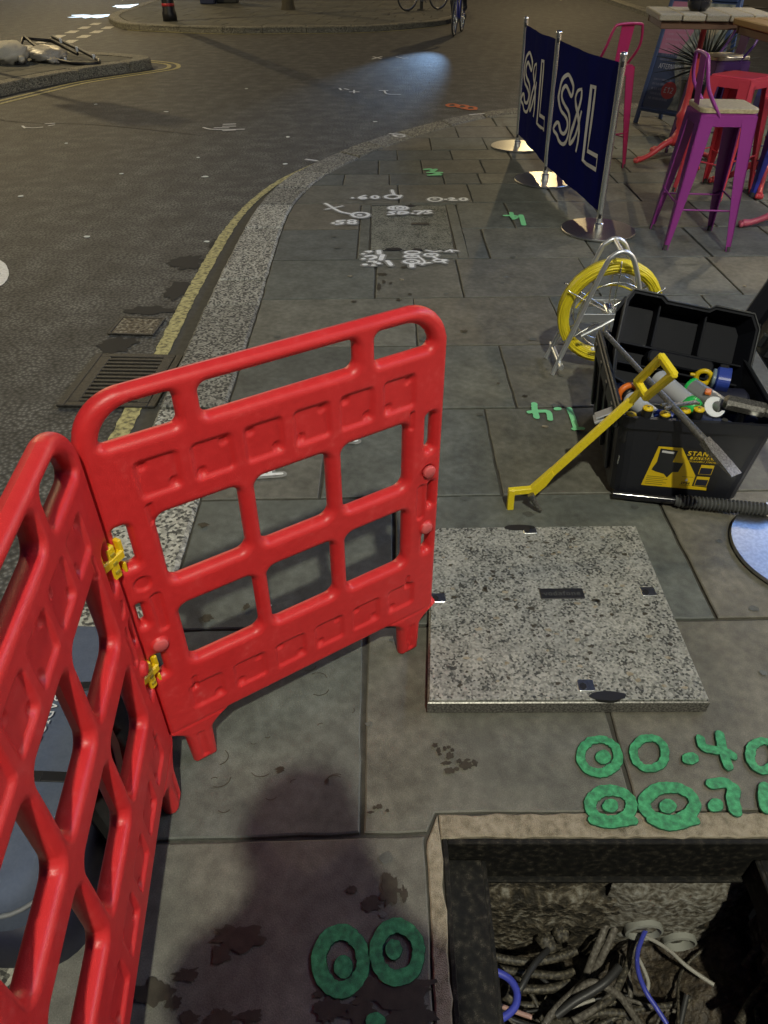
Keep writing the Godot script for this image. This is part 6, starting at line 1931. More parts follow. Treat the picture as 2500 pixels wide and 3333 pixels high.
func table(called: String, label: String, at: Vector3, turn: float, size: Vector2, h: float, leg_m: Material, golden: bool, foot_turn: float) -> void:
	var t := thing(called, label, "table", at, turn, "bar tables")
	var n := 5
	for k in n:
		var st := begin()
		var w := size.x / n
		bbox(st, Transform3D(Basis(), Vector3(-size.x / 2 + w * (k + 0.5), h - 0.022, 0)), Vector3(w - 0.006, 0.044, size.y * (1.0 + 0.01 * sin(k * 7.0))), 0.007)
		part(st, "plank", M.gold_wood if golden else M.planks[k % 3], t)
	var st2 := begin()
	for s in [-1, 1]:
		bbox(st2, Transform3D(Basis(), Vector3(0, h - 0.072, s * (size.y / 2 - 0.05))), Vector3(size.x - 0.06, 0.05, 0.03), 0.004)
		bbox(st2, Transform3D(Basis(), Vector3(s * (size.x / 2 - 0.05), h - 0.072, 0)), Vector3(0.03, 0.05, size.y - 0.14), 0.004)
	part(st2, "apron", M.apron_wood, t)
	st2 = begin()
	lathe(st2, Transform3D(), [[0.0, 0.13], [0.06, 0.13], [0.075, 0.17], [0.05, 0.22], [0.035, 0.26], [0.05, 0.30], [0.05, 0.34], [0.062, 0.36], [0.04, 0.40], [0.026, 0.52], [0.032, 0.70], [0.026, 0.74], [0.03, 0.78], [0.022, 0.82], [0.024, h - 0.1], [0.09, h - 0.06], [0.09, h - 0.046], [0.0, h - 0.046]], 18)
	part(st2, "column", leg_m, t)
	for k in 4:
		st2 = begin()
		var a := foot_turn + k * PI / 2
		var d := Vector3(cos(a), 0, sin(a))
		tube(st2, curve([d * 0.02 + Vector3(0, 0.17, 0), d * 0.11 + Vector3(0, 0.15, 0), d * 0.22 + Vector3(0, 0.075, 0), d * 0.31 + Vector3(0, 0.035, 0), d * 0.36 + Vector3(0, 0.03, 0)], 5), [0.024, 0.026, 0.027, 0.027, 0.027, 0.026, 0.026, 0.025, 0.024, 0.023, 0.022, 0.021, 0.02, 0.02, 0.02, 0.021, 0.023, 0.025, 0.025, 0.024, 0.019], 10)
		var ft := part(st2, "foot", leg_m, t)
		st2 = begin()
		for q in [-1, 0, 1]:
			lump(st2, d * 0.365 + Vector3(-d.z, 0, d.x) * q * 0.017 + Vector3(0, 0.022, 0), Vector3(0.016, 0.02, 0.016), 0.1, 8, 6)
		part(st2, "claw", leg_m, ft)

# ------------------------------------------------------------------ standing poster board
func sign_board() -> void:
	var a := Vector3(2.70, 0, -8.62)
	var b := Vector3(3.16, 0, -8.0)
	var e := (b - a).normalized()
	var n := Vector3(e.z, 0, -e.x)
	if n.z < 0:
		n = -n
	var t := thing("poster_board", "blue folding poster board with a pink and grey drinks poster near the kerb", "poster board", a)
	var w := a.distance_to(b)
	var up := (Vector3.UP - n * 0.20).normalized()
	var h := 1.15
	var st := begin()
	for u in [0.02, w - 0.02]:
		beam(st, e * u, e * u + up * h, 0.045, 0.03, n, 0.004)
	beam(st, e * 0.03 + up * 0.14, e * (w - 0.03) + up * 0.14, 0.03, 0.035, n, 0.004)
	beam(st, e * 0.03 + up * (h - 0.03), e * (w - 0.03) + up * (h - 0.03), 0.03, 0.05, n, 0.004)
	part(st, "frame", M.board_blue, t)
	st = begin()
	var back := (Vector3.UP + n * 0.16).normalized()
	for u in [0.03, w - 0.03]:
		beam(st, e * u - n * 0.42, e * u - n * 0.42 + (up * h - Vector3.ZERO + n * 0.42 - n * 0.02).normalized() * (h - 0.02), 0.04, 0.025, n, 0.003)
	part(st, "back_legs", M.board_blue, t)
	var bs := Basis(e, up, e.cross(up))
	var at := e * (w / 2) + up * (0.14 + (h - 0.17) / 2)
	st = begin()
	bbox(st, Transform3D(bs, at), Vector3(w - 0.05, h - 0.2, 0.012), 0.001)
	part(st, "panel", M.board_blue, t)
	# the print: computed picture of soft blocks, no legible small type
	var pw := 256
	var ph := 400
	var im := Image.create(pw, ph, false, Image.FORMAT_RGB8)
	for y in ph:
		for x in pw:
			var fx := x / float(pw)
			var fy := y / float(ph)
			var c := Color(0.20, 0.24, 0.34)
			if fy < 0.48:
				c = Color(0.62, 0.40, 0.50)
			if fx > 0.42 + 0.08 * sin(fy * 9.0):
				var q := nz.get_noise_2d(fx * 6.0, fy * 9.0)
				c = Color(0.34, 0.37, 0.36).lerp(Color(0.62, 0.63, 0.58), clampf(0.5 + q, 0, 1))
				if Vector2((fx - 0.72) * 1.0, (fy - 0.2) * 1.5).length() < 0.16:
					c = Color(0.60, 0.56, 0.46)
				if absf(Vector2((fx - 0.7) * 1.0, (fy - 0.66) * 1.4).length() - 0.2) < 0.02:
					c = Color(0.58, 0.56, 0.50)
			if fx < 0.4 and fx > 0.06 and fmod(fy * 21.0, 1.0) < 0.45 and nz.get_noise_2d(fx * 60, floor(fy * 21.0) * 7) > -0.12 and fy > 0.05 and fy < 0.94 and not (fy > 0.56 and fy < 0.72):
				c = c.lerp(Color(0.62, 0.58, 0.62), 0.35)
			if Vector2((fx - 0.38), (fy - 0.82) * 1.55).length() < 0.13:
				c = Color(0.58, 0.19, 0.20)
			im.set_pixel(x, y, c)
	M.poster_ink = mat(Color(0.36, 0.36, 0.4), 0.5)
	var pm := StandardMaterial3D.new()
	pm.albedo_texture = ImageTexture.create_from_image(im)
	pm.roughness = 0.35
	st = begin()
	var p0 := Transform3D(bs, at + bs.z * 0.009)
	var hw := (w - 0.09) / 2
	var hh := (h - 0.24) / 2
	flat(st)
	var cs := [[Vector3(-hw, -hh, 0), Vector2(0, 1)], [Vector3(hw, -hh, 0), Vector2(1, 1)], [Vector3(hw, hh, 0), Vector2(1, 0)], [Vector3(-hw, hh, 0), Vector2(0, 0)]]
	for q in [0, 2, 1, 0, 3, 2]:
		st.set_uv(cs[q][1])
		st.add_vertex(p0 * (cs[q][0] as Vector3))
	var poster := part(st, "poster", pm, t)
	text(poster, "AFTERNOON", p0 * Transform3D(Basis(), Vector3(-hw * 0.42, -hh * 0.20, 0.002)), 0.062, M.poster_ink, "lettering", 0.0005, false, 0.8)
	text(poster, "£12", p0 * Transform3D(Basis(), Vector3(-hw * 0.24, -hh * 0.64, 0.002)), 0.07, M.poster_ink, "lettering", 0.0005, false)

# ------------------------------------------------------------------ reel of yellow duct rod
func rod_reel() -> void:
	var t := thing("rod_reel", "yellow duct rod coiled on a steel reel stand behind the tool box", "cable reel", Vector3(0.985, 0, -2.98))
	var c := Vector3(0.005, 0.262, 0)
	# stand: two bent tubes, front and back
	for s in [[0.08, 0.0], [-0.08, 0.012]]:
		var z: float = s[0]
		var k: float = s[1]
		var st := begin()
		tube(st, curve([Vector3(-0.222, 0.0, z), Vector3(-0.143 + k, 0.272, z), Vector3(-0.078 + k, 0.49, z), Vector3(-0.055 + k, 0.532, z), Vector3(-0.018 + k, 0.55, z), Vector3(0.022 + k, 0.532, z), Vector3(0.052 + k, 0.48, z), Vector3(0.09 + k, 0.38, z), Vector3(0.22, 0.012, z)], 5), 0.0105, 12)
		part(st, "stand_tube", M.zinc, t)
		st = begin()
		beam(st, Vector3(-0.14 + k, 0.268, z), Vector3(0.13 + k, 0.268, z), 0.036, 0.004, Vector3(0, 0, 1), 0.001)
		part(st, "bearing_plate", M.zinc, t)
	var st := begin()
	tube(st, [Vector3(-0.198, 0.055, -0.12), Vector3(-0.198, 0.055, 0.125)], 0.011, 12)
	part(st, "cross_tube", M.zinc, t)
	st = begin()
	tube(st, [Vector3(-0.01, 0.548, -0.08), Vector3(-0.02, 0.548, 0.08)], 0.009, 10)
	part(st, "cross_tube", M.zinc, t)
	st = begin()
	tube(st, [c + Vector3(0, 0, -0.085), c + Vector3(0, 0, 0.075)], 0.016, 14)
	tube(st, [c + Vector3(0, 0, -0.03), c + Vector3(0, 0, 0.03)], 0.028, 16)
	part(st, "hub", M.chrome, t)
	st = begin()
	tube(st, [c + Vector3(0, 0, 0.078), c + Vector3(-0.05, -0.03, 0.085), c + Vector3(-0.13, -0.075, 0.088)], 0.007, 10)
	part(st, "crank", M.zinc, t)
	# cage of spokes and hooks
	for k in 6:
		var a := TAU * k / 6 + 0.55
		var d := Vector3(cos(a), sin(a), 0)
		for s in [-1, 1]:
			st = begin()
			tube(st, [c + d * 0.02 + Vector3(0, 0, s * 0.028), c + d * 0.14 + Vector3(0, 0, s * 0.045), c + d * 0.165 + Vector3(0, 0, s * 0.05), c + d * 0.225 + Vector3(0, 0, s * 0.048), c + d * 0.235 + Vector3(0, 0, s * 0.04)], 0.0032, 8)
			part(st, "spoke", M.chrome, t)
	for s in [-1, 1]:
		st = begin()
		var ring := []
		for k in 40:
			ring.append(c + Vector3(cos(TAU * k / 40), sin(TAU * k / 40), 0) * 0.148 + Vector3(0, 0, s * 0.046))
		tube(st, ring, 0.003, 8, true)
		part(st, "cage_ring", M.chrome, t)
	# the coil, wound turn by turn
	var turns := 30
	var rows := [[0.220, 5], [0.213, 6], [0.206, 6], [0.199, 6], [0.192, 5], [0.185, 4]]
	for r in rows.size():
		for q in rows[r][1]:
			st = begin()
			var pts := []
			var z: float = (q - (rows[r][1] - 1) / 2.0) * 0.0115
			for k in 44:
				var a := TAU * k / 44
				var rad: float = rows[r][0] + 0.0035 * nz.get_noise_2d(cos(a) * 1.5 + r * 3 + q, sin(a) * 1.5) + 0.002 * sin(a + q)
				pts.append(c + Vector3(cos(a) * rad, sin(a) * rad, z + 0.004 * nz.get_noise_2d(cos(a) * 2 + q * 5, sin(a) * 2 + r)))
			tube(st, pts, 0.0056, 6, true)
			part(st, "rod_turn", M.rod_yellow if (q + r) % 5 else M.rod_dark, t)
	st = begin()
	tube(st, curve([c + Vector3(-0.16, 0.03, 0.03), c + Vector3(-0.10, 0.11, 0.03), c + Vector3(0.0, 0.13, 0.03), c + Vector3(0.10, 0.09, 0.03), c + Vector3(0.17, 0.03, 0.02)], 6), 0.004, 8)
	part(st, "loose_rod", M.rod_yellow, t)
	st = begin()
	bbox(st, Transform3D(Basis(), c + Vector3(-0.05, -0.145, 0.065)), Vector3(0.04, 0.014, 0.014), 0.003)
	part(st, "rod_end", M.reflective, t)

# ------------------------------------------------------------------ tool box
func tool_box() -> void:
	var t := thing("tool_chest", "open black wheeled tool chest with a yellow product label on its end", "tool chest", Vector3(1.003, 0, -1.927), deg_to_rad(-7))
	var hgt := 0.345
	var top := round_rect(0.50, 0.66, 0.05, 4)
	var bot := round_rect(0.435, 0.60, 0.05, 4)
	var o := Vector3(0, 0, -0.33)
	var n := top.size()
	var rings := []
	for r in [[bot, 0.02, 0.94], [bot, 0.028, 1.0], [bot, 0.06, 1.01], [top, hgt - 0.045, 0.97], [top, hgt - 0.04, 1.0], [top, hgt, 1.005]]:
		var ring := []
		for p in r[0]:
			ring.append(o + Vector3(p.x * r[2], r[1], p.y * r[2]))
		rings.append(ring)
	var st := begin()
	flat(st)
	for j in rings.size() - 1:
		for i in n:
			var k := (i + 1) % n
			qo(st, o + Vector3(0, rings[j][0].y, 0), rings[j][i], rings[j][k], rings[j + 1][k], rings[j + 1][i])
	# rim and inner wall
	var inner := []
	var inner_low := []
	for p in top:
		inner.append(o + Vector3(p.x * 0.95, hgt, p.y * 0.96))
	for p in bot:
		inner_low.append(o + Vector3(p.x * 0.95, 0.03, p.y * 0.96))
	for i in n:
		var k := (i + 1) % n
		qo(st, o, rings[5][i], rings[5][k], inner[k], inner[i])
		qo(st, o + Vector3(0, -5, 0) + (inner[i] - o) * 5.0, inner[i], inner[k], inner_low[k], inner_low[i])
		to3(st, o + Vector3(0, -5, 0), inner_low[i], inner_low[k], o + Vector3(0, 0.03, 0))
	part(st, "body", M.box_plastic, t)
	# ribs on the long side and metal latches
	for k in 4:
		st = begin()
		bbox(st, Transform3D(Basis(Vector3(0, 0, 1), 0.10), o + Vector3(-0.242, 0.20, -0.24 + k * 0.15)), Vector3(0.012, 0.26, 0.03), 0.003)
		part(st, "rib", M.box_grey, t)
	st = begin()
	bbox(st, Transform3D(Basis(), o + Vector3(-0.249, hgt - 0.03, 0.0)), Vector3(0.016, 0.06, 0.6), 0.004)
	part(st, "rim_rail", M.box_grey, t)
	for z in [0.25]:
		st = begin()
		bbox(st, Transform3D(Basis(Vector3(0, 0, 1), 0.5), o + Vector3(-0.285, hgt - 0.035, z)), Vector3(0.06, 0.006, 0.04), 0.002)
		bbox(st, Transform3D(Basis(Vector3(0, 0, 1), 0.5), o + Vector3(-0.298, hgt - 0.055, z)), Vector3(0.035, 0.010, 0.05), 0.002)
		part(st, "latch", M.zinc, t)
	for s in [-1, 1]:
		st = begin()
		bbox(st, Transform3D(Basis(), o + Vector3(0.0, hgt + 0.008, 0.0) + Vector3(s * 0.245, 0, 0)), Vector3(0.014, 0.016, 0.6), 0.004)
		part(st, "rim_seal", M.box_grey, t)
	# divider tray for screwdrivers behind the front wall
	st = begin()
	bbox(st, Transform3D(Basis(), Vector3(0, 0.24, -0.085)), Vector3(0.44, 0.012, 0.10), 0.002)
	bbox(st, Transform3D(Basis(), Vector3(0, 0.28, -0.138)), Vector3(0.44, 0.09, 0.008), 0.002)
	part(st, "holder", M.box_grey, t)
	# lid thrown back on its hinge
	st = begin()
	var lt := Transform3D(Basis(Vector3(0, 0, 1), deg_to_rad(-18)), o + Vector3(0.262, hgt + 0.01, 0))
	bbox(st, lt * Transform3D(Basis(), Vector3(0.05, 0.24, 0)), Vector3(0.03, 0.46, 0.64), 0.012)
	for s in [-1, 1]:
		bbox(st, lt * Transform3D(Basis(), Vector3(0.015, 0.24, s * 0.31)), Vector3(0.08, 0.46, 0.025), 0.008)
	bbox(st, lt * Transform3D(Basis(), Vector3(0.015, 0.46, 0)), Vector3(0.08, 0.025, 0.62), 0.008)
	var lid := part(st, "lid", M.box_plastic, t)
	for k in 7:
		st = begin()
		bbox(st, lt * Transform3D(Basis(), Vector3(0.028, 0.06, -0.27 + k * 0.09)), Vector3(0.02, 0.05, 0.022), 0.004)
		part(st, "lid_rib", M.box_grey, lid)
	# printed label on the end wall
	var slope := atan2(0.0171, 0.24)
	var lb := Transform3D(Basis(Vector3.RIGHT, slope), Vector3(-0.003, 0.155, -0.0200))
	var place := func(poly: Array, m: Material, called: String, y: float, parent: Node):
		var s2 := begin()
		var pp := PackedVector2Array()
		for q in poly:
			pp.append(Vector2(q[0], -q[1]))
		prism(s2, lb * Transform3D(Basis(Vector3.RIGHT, PI / 2), Vector3.ZERO), pp, y, y + 0.0005, 0.0)
		return part(s2, called, m, parent)
	var lab: MeshInstance3D = place.call([[-0.105, 0.085], [0.125, 0.085], [0.125, -0.092], [-0.105, -0.092]], M.black, "label", 0.0005, t)
	place.call([[-0.100, 0.082], [-0.024, 0.082], [0.048, -0.03], [0.048, -0.075], [0.098, -0.078], [0.100, -0.09], [-0.118, -0.085]], M.yellow, "label_print", 0.0012, lab)
	place.call([[-0.092, 0.075], [-0.035, 0.070], [-0.04, 0.022], [-0.005, 0.02], [-0.012, -0.018], [-0.03, -0.02], [-0.042, -0.045], [-0.056, -0.03], [-0.085, -0.022], [-0.1, -0.015], [-0.09, 0.02]], M.box_grey, "label_print", 0.0019, lab)
	place.call([[-0.084, 0.068], [-0.044, 0.064], [-0.046, 0.056], [-0.085, 0.060]], M.letter_white, "label_print", 0.0026, lab)
	for k in 5:
		place.call([[-0.108, -0.042 - k * 0.008], [-0.05 + 0.012 * (k % 2), -0.044 - k * 0.008], [-0.05 + 0.012 * (k % 2), -0.047 - k * 0.008], [-0.108, -0.045 - k * 0.008]], M.rod_dark, "label_print", 0.0019, lab)
	for k in 2:
		place.call([[0.054, 0.018 - k * 0.05], [0.096, 0.018 - k * 0.05], [0.096, -0.022 - k * 0.05], [0.054, -0.022 - k * 0.05]], M.yellow, "label_print", 0.0012, lab)
		place.call([[0.056, 0.006 - k * 0.05], [0.094, 0.006 - k * 0.05], [0.094, -0.02 - k * 0.05], [0.056, -0.02 - k * 0.05]], M.bag_dark, "label_print", 0.0019, lab)
	place.call([[0.006, -0.036], [0.042, -0.036], [0.042, -0.037], [0.006, -0.037]], M.black, "label_print", 0.0019, lab)
	place.call([[0.006, -0.073], [0.042, -0.073], [0.042, -0.074], [0.006, -0.074]], M.black, "label_print", 0.0019, lab)
	place.call([[0.024, -0.042], [0.029, -0.052], [0.024, -0.056], [0.019, -0.052]], M.reflective, "label_print", 0.0019, lab)
	text(lab, "IP54", lb * Transform3D(Basis(), Vector3(0.024, -0.064, 0.0024)), 0.014, M.black, "lettering", 0.0004, true)
	text(lab, "STANLEY", lb * Transform3D(Basis(), Vector3(0.055, 0.062, 0.0016)), 0.024, M.yellow, "lettering", 0.0004, true, 1.15)
	place.call([[0.012, 0.049], [0.098, 0.049], [0.096, 0.038], [0.010, 0.038]], M.yellow, "label_print", 0.0012, lab)
	text(lab, "FATMAX", lb * Transform3D(Basis(), Vector3(0.054, 0.0435, 0.0022)), 0.0145, M.black, "lettering", 0.0004, true, 1.3)
	text(lab, "PROMOBILE JOBCHEST", lb * Transform3D(Basis(), Vector3(0.058, 0.030, 0.0016)), 0.0098, M.yellow, "lettering", 0.0004, false, 1.0)
	# lift-out tray propped across the back of the chest
	var tr := thing("tool_tray", "black moulded lift-out tray propped up in the open tool chest", "tool tray", Vector3(1.075, 0.36, -2.40), deg_to_rad(-7))
	var b := Basis(Vector3(0, 0, 1), -0.16) * Basis(Vector3.RIGHT, 0.95)
	tr.basis = Basis(Vector3.UP, deg_to_rad(-7)) * b
	st = begin()
	var out := PackedVector2Array([Vector2(-0.235, 0.15), Vector2(-0.245, 0.05), Vector2(-0.245, -0.12), Vector2(-0.225, -0.16), Vector2(-0.12, -0.16), Vector2(-0.10, -0.145), Vector2(0.05, -0.145), Vector2(0.07, -0.16), Vector2(0.21, -0.16), Vector2(0.24, -0.11), Vector2(0.24, 0.12), Vector2(0.2, 0.17), Vector2(-0.18, 0.17)])
	var inn := inset(out, 0.012)
	var nn := out.size()
	flat(st)
	var cw := Geometry2D.is_polygon_clockwise(out)
	for i in nn:
		var k := (i + 1) % nn
		var a0 := Vector3(out[i].x, 0.08, out[i].y)
		var a1 := Vector3(out[k].x, 0.08, out[k].y)
		var c0 := Vector3(out[i].x * 0.93, -0.02, out[i].y * 0.93)
		var c1 := Vector3(out[k].x * 0.93, -0.02, out[k].y * 0.93)
		var i0 := Vector3(inn[i].x, 0.08, inn[i].y)
		var i1 := Vector3(inn[k].x, 0.08, inn[k].y)
		var d0 := Vector3(inn[i].x * 0.92, -0.012, inn[i].y * 0.92)
		var d1 := Vector3(inn[k].x * 0.92, -0.012, inn[k].y * 0.92)
		qo(st, Vector3.ZERO, a0, a1, c1, c0)
		qo(st, Vector3(0, -1, 0), a0, a1, i1, i0)
		qo(st, Vector3(i0.x * 4, 0, i0.z * 4), i0, i1, d1, d0)
	sheet(st, inn, -0.010)
	sheet(st, out, -0.021)
	part(st, "shell", M.tray_plastic, tr)
	st = begin()
	for d in [[0.0, 0.02, 0.45, 0.008], [0.0, 0.09, 0.45, 0.008]]:
		bbox(st, Transform3D(Basis(), Vector3(d[0], 0.018, d[1])), Vector3(d[2], 0.055, d[3]), 0.002)
	for x in [-0.11, 0.06]:
		bbox(st, Transform3D(Basis(), Vector3(x, 0.018, -0.06)), Vector3(0.008, 0.055, 0.15), 0.002)
	part(st, "divider", M.tray_plastic, tr)
	st = begin()
	prism(st, Transform3D(Basis(), Vector3(0, 0.02, 0.05)), round_rect(0.24, 0.05, 0.02), 0.0, 0.045, 0.006)
	part(st, "grip", M.tray_plastic, tr)
	st = begin()
	var rim := []
	for p in out:
		rim.append(Vector3(p.x, 0.082, p.y))
	tube(st, rim, 0.0045, 6, true)
	part(st, "rim", M.box_grey, tr)

func rod(called: String, label: String, cat: String, a: Vector3, b: Vector3, prof: Array, m: Material, group := "") -> Node3D:
	# turned thing along a-b, PROF is [radius, share of the length]
	var t := thing(called, label, cat, a, 0.0, group)
	var st := begin()
	var y := (b - a).normalized()
	var x := y.cross(Vector3(0.3, 0.1, 1)).normalized()
	var len_ := a.distance_to(b)
	var pr := []
	for p in prof:
		pr.append([p[0], p[1] * len_])
	lathe(st, Transform3D(Basis(x, y, x.cross(y)), Vector3.ZERO), pr, 20, false)
	part(st, "body", m, t)
	return t

func tools() -> void:
	M.can_white = mat(Color(0.42, 0.44, 0.46), 0.3)
	M.can_silver = mat(Color(0.42, 0.43, 0.42), 0.35, 0.6)
	M.cap_green = mat(Color(0.02, 0.52, 0.10), 0.35)
	M.orange = mat(Color(0.72, 0.16, 0.015), 0.4)
	M.tape_blue = mat(Color(0.03, 0.06, 0.34), 0.4)
	M.tape_grey = mat(Color(0.16, 0.22, 0.27), 0.45)
	M.red_dark = mat(Color(0.4, 0.02, 0.02), 0.4)
	# spray cans
	var can := rod("spray_can", "white marker spray can with a bright green cap in the tool chest", "spray can", Vector3(0.955, 0.345, -2.215), Vector3(1.008, 0.335, -2.055), [[0.0, 0.0], [0.03, 0.0], [0.032, 0.02], [0.032, 0.98], [0.028, 1.0], [0.0, 1.0]], M.can_white)
	cap_on(can, Vector3(0.053, -0.01, 0.16), 0.034, 0.045, M.cap_green)
	var can2 := rod("spray_can", "silver marker spray can with an orange mark lying beside the hammer head", "spray can", Vector3(1.05, 0.345, -2.15), Vector3(1.115, 0.335, -2.02), [[0.0, 0.0], [0.03, 0.0], [0.032, 0.02], [0.032, 0.98], [0.028, 1.0], [0.0, 1.0]], M.can_silver)
	cap_on(can2, Vector3(-0.004, 0.0006, -0.008), 0.033, 0.02, M.cap_green, true)
	var st := begin()
	bbox(st, Transform3D(Basis(Vector3.UP, -0.46), Vector3(0.02, 0.026, 0.075)), Vector3(0.02, 0.012, 0.03), 0.003)
	part(st, "orange_mark", M.orange, can2)
	rod("spray_can", "clear bottle lying behind the screwdriver handles in the tool chest", "bottle", Vector3(0.825, 0.33, -2.10), Vector3(0.875, 0.325, -1.995), [[0.0, 0.0], [0.026, 0.0], [0.028, 0.03], [0.028, 0.97], [0.0, 1.0]], M.can_white)
	# screwdrivers standing in the holder: black handle with a yellow end
	var labels := ["leftmost black screwdriver with a yellow end in the tool chest's front holder", "second black screwdriver with a yellow end in the front holder, counted from the left", "third black screwdriver with a yellow cross-marked end in the front holder", "fourth black screwdriver with a yellow end in the front holder", "rightmost black screwdriver with a yellow end, standing tallest in the front holder"]
	var sp := [[0.795, 0.345, -1.975], [0.84, 0.375, -1.965], [0.895, 0.36, -1.955], [0.966, 0.36, -1.975], [1.0, 0.375, -1.958]]
	for i in 5:
		var p := Vector3(sp[i][0], sp[i][1], sp[i][2])
		var t := rod("screwdriver", labels[i], "screwdriver", p + Vector3(0.0, -0.11, -0.012), p, [[0.0, 0.0], [0.011, 0.0], [0.014, 0.1], [0.012, 0.4], [0.017, 0.75], [0.0165, 0.95], [0.0, 0.95]], M.black, "screwdrivers in the chest's front holder")
		st = begin()
		lathe(st, Transform3D(Basis(), Vector3(0, 0.105, 0.011)), [[0.0165, 0.0], [0.0175, 0.002], [0.016, 0.007], [0.0, 0.0085]], 16)
		part(st, "handle_end", M.yellow, t)
		st = begin()
		for q in 2:
			bbox(st, Transform3D(Basis(Vector3.UP, q * PI / 2), Vector3(0, 0.1135, 0.011)), Vector3(0.011, 0.001, 0.003), 0.0003)
		part(st, "cross_mark", M.black, t)
		st = begin()
		tube(st, [Vector3(0, 0.0, 0), Vector3(0, -0.09, 0)], 0.003, 8)
		part(st, "shaft", M.chrome, t)
	# tape measure with a yellow hook end
	var tm := thing("tape_measure", "blue and grey tape measure lying on its back in the tool chest", "tape measure", Vector3(1.155, 0.32, -2.18), deg_to_rad(-20))
	st = begin()
	prism(st, Transform3D(Basis(Vector3.RIGHT, 0.5) * Basis(Vector3(0, 0, 1), PI / 2), Vector3(0.025, 0.04, 0)), round_rect(0.075, 0.08, 0.03, 6), 0.0, 0.045, 0.007, true)
	part(st, "case", M.tape_blue, tm)
	st = begin()
	prism(st, Transform3D(Basis(Vector3.RIGHT, 0.5) * Basis(Vector3(0, 0, 1), PI / 2), Vector3(-0.02, 0.04, 0)), round_rect(0.06, 0.062, 0.024, 6), -0.002, 0.012, 0.004, true)
	part(st, "side_plate", M.tape_grey, tm)
	st = begin()
	bbox(st, Transform3D(Basis(Vector3.RIGHT, 0.5), Vector3(0.0, 0.078, -0.008)), Vector3(0.03, 0.008, 0.03), 0.003)
	part(st, "lock_button", M.black, tm)
	var ty := thing("tape_measure", "yellow round tape reel beside the blue tape measure", "tape measure", Vector3(1.10, 0.335, -2.195), deg_to_rad(-20))
	st = begin()
	var ring := []
	for k in 24:
		ring.append(Vector3(cos(TAU * k / 24) * 0.024, 0.025 + sin(TAU * k / 24) * 0.024, 0))
	tube(st, ring, 0.009, 8, true)
	part(st, "hoop", M.yellow, ty)
	st = begin()
	bbox(st, Transform3D(Basis(), Vector3(-0.03, 0.03, 0)), Vector3(0.03, 0.008, 0.012), 0.002)
	part(st, "tab", M.yellow, ty)
	# orange loop of a hose clip
	var og := thing("pipe_cutter", "orange and black hooked cutter at the chest's left rim", "cutter", Vector3(0.828, 0.30, -2.135), deg_to_rad(20))
	st = begin()
	var arc := []
	for k in 12:
		var a := -0.5 + 4.2 * k / 11
		arc.append(Vector3(cos(a) * 0.035, 0.03 + sin(a) * 0.032, 0))
	tube(st, arc, 0.011, 8)
	part(st, "jaw", M.orange, og)
	st = begin()
	lump(st, Vector3(0.01, 0.02, 0), Vector3(0.026, 0.026, 0.014), 0.1)
	part(st, "grip", M.black, og)
	rod("marker_pen", "dark red marker lying behind the orange cutter", "pen", Vector3(0.87, 0.345, -2.19), Vector3(0.90, 0.335, -2.11), [[0.0, 0.0], [0.009, 0.0], [0.009, 1.0], [0.0, 1.0]], M.red_dark)
	# flat hammer head on the right of the chest
	var hm := thing("club_hammer", "worn black club hammer with its head over the chest's front rim", "hammer", Vector3(1.085, 0.375, -2.01), 0.0)
	hm.rotation = Vector3(0.0, deg_to_rad(-24), deg_to_rad(-2))
	st = begin()
	bbox(st, Transform3D(Basis(Vector3.RIGHT, 0.3), Vector3(0.075, 0.0, 0.0)), Vector3(0.13, 0.042, 0.044), 0.010)
	bbox(st, Transform3D(Basis(Vector3.RIGHT, 0.3), Vector3(0.16, 0.0, 0.0)), Vector3(0.06, 0.034, 0.036), 0.008)
	part(st, "head", M.tool_steel, hm)
	st = begin()
	tube(st, [Vector3(0.075, -0.02, 0.0), Vector3(0.08, -0.15, -0.06)], 0.014, 10)
	part(st, "handle", M.black, hm)
	# round white disc with a notch, propped on the hammer
	var wd := thing("pipe_clip", "white notched ring clip leaning against the hammer head", "clip", Vector3(1.055, 0.372, -1.975), 0.0)
	st = begin()
	var cres := PackedVector2Array()
	for k in 22:
		var a := 0.4 + 4.9 * k / 21
		cres.append(Vector2(cos(a), sin(a)) * 0.034)
	for k in 22:
		var a := 5.0 - 4.3 * k / 21
		cres.append(Vector2(cos(a) * 0.017 + 0.008, sin(a) * 0.018))
	prism(st, Transform3D(Basis(Vector3.RIGHT, 0.75), Vector3.ZERO), cres, -0.004, 0.004, 0.0015, true)
	part(st, "ring", M.reflective, wd)
	# spanner
	var sn := thing("spanner", "short open-ended steel spanner lying across the pry bar", "spanner", Vector3(0.885, 0.393, -1.945), deg_to_rad(12))
	st = begin()
	prism(st, Transform3D(), PackedVector2Array([Vector2(-0.012, -0.014), Vector2(0.004, -0.016), Vector2(0.02, -0.008), Vector2(0.095, -0.008), Vector2(0.108, -0.014), Vector2(0.112, 0.01), Vector2(0.095, 0.006), Vector2(0.02, 0.006), Vector2(0.005, 0.016), Vector2(-0.012, 0.017), Vector2(-0.01, 0.007), Vector2(0.004, 0.005), Vector2(0.004, -0.006), Vector2(-0.01, -0.006)]), -0.004, 0.005, 0.002, true)
	part(st, "shank", M.tool_steel, sn)
	# other shapes low in the chest
	rod("chisel", "blue-handled chisel lying under the pry bar in the tool chest", "chisel", Vector3(0.86, 0.33, -2.02), Vector3(0.935, 0.33, -1.985), [[0.0, 0.0], [0.014, 0.0], [0.015, 0.6], [0.012, 1.0], [0.0, 1.0]], M.tape_blue)
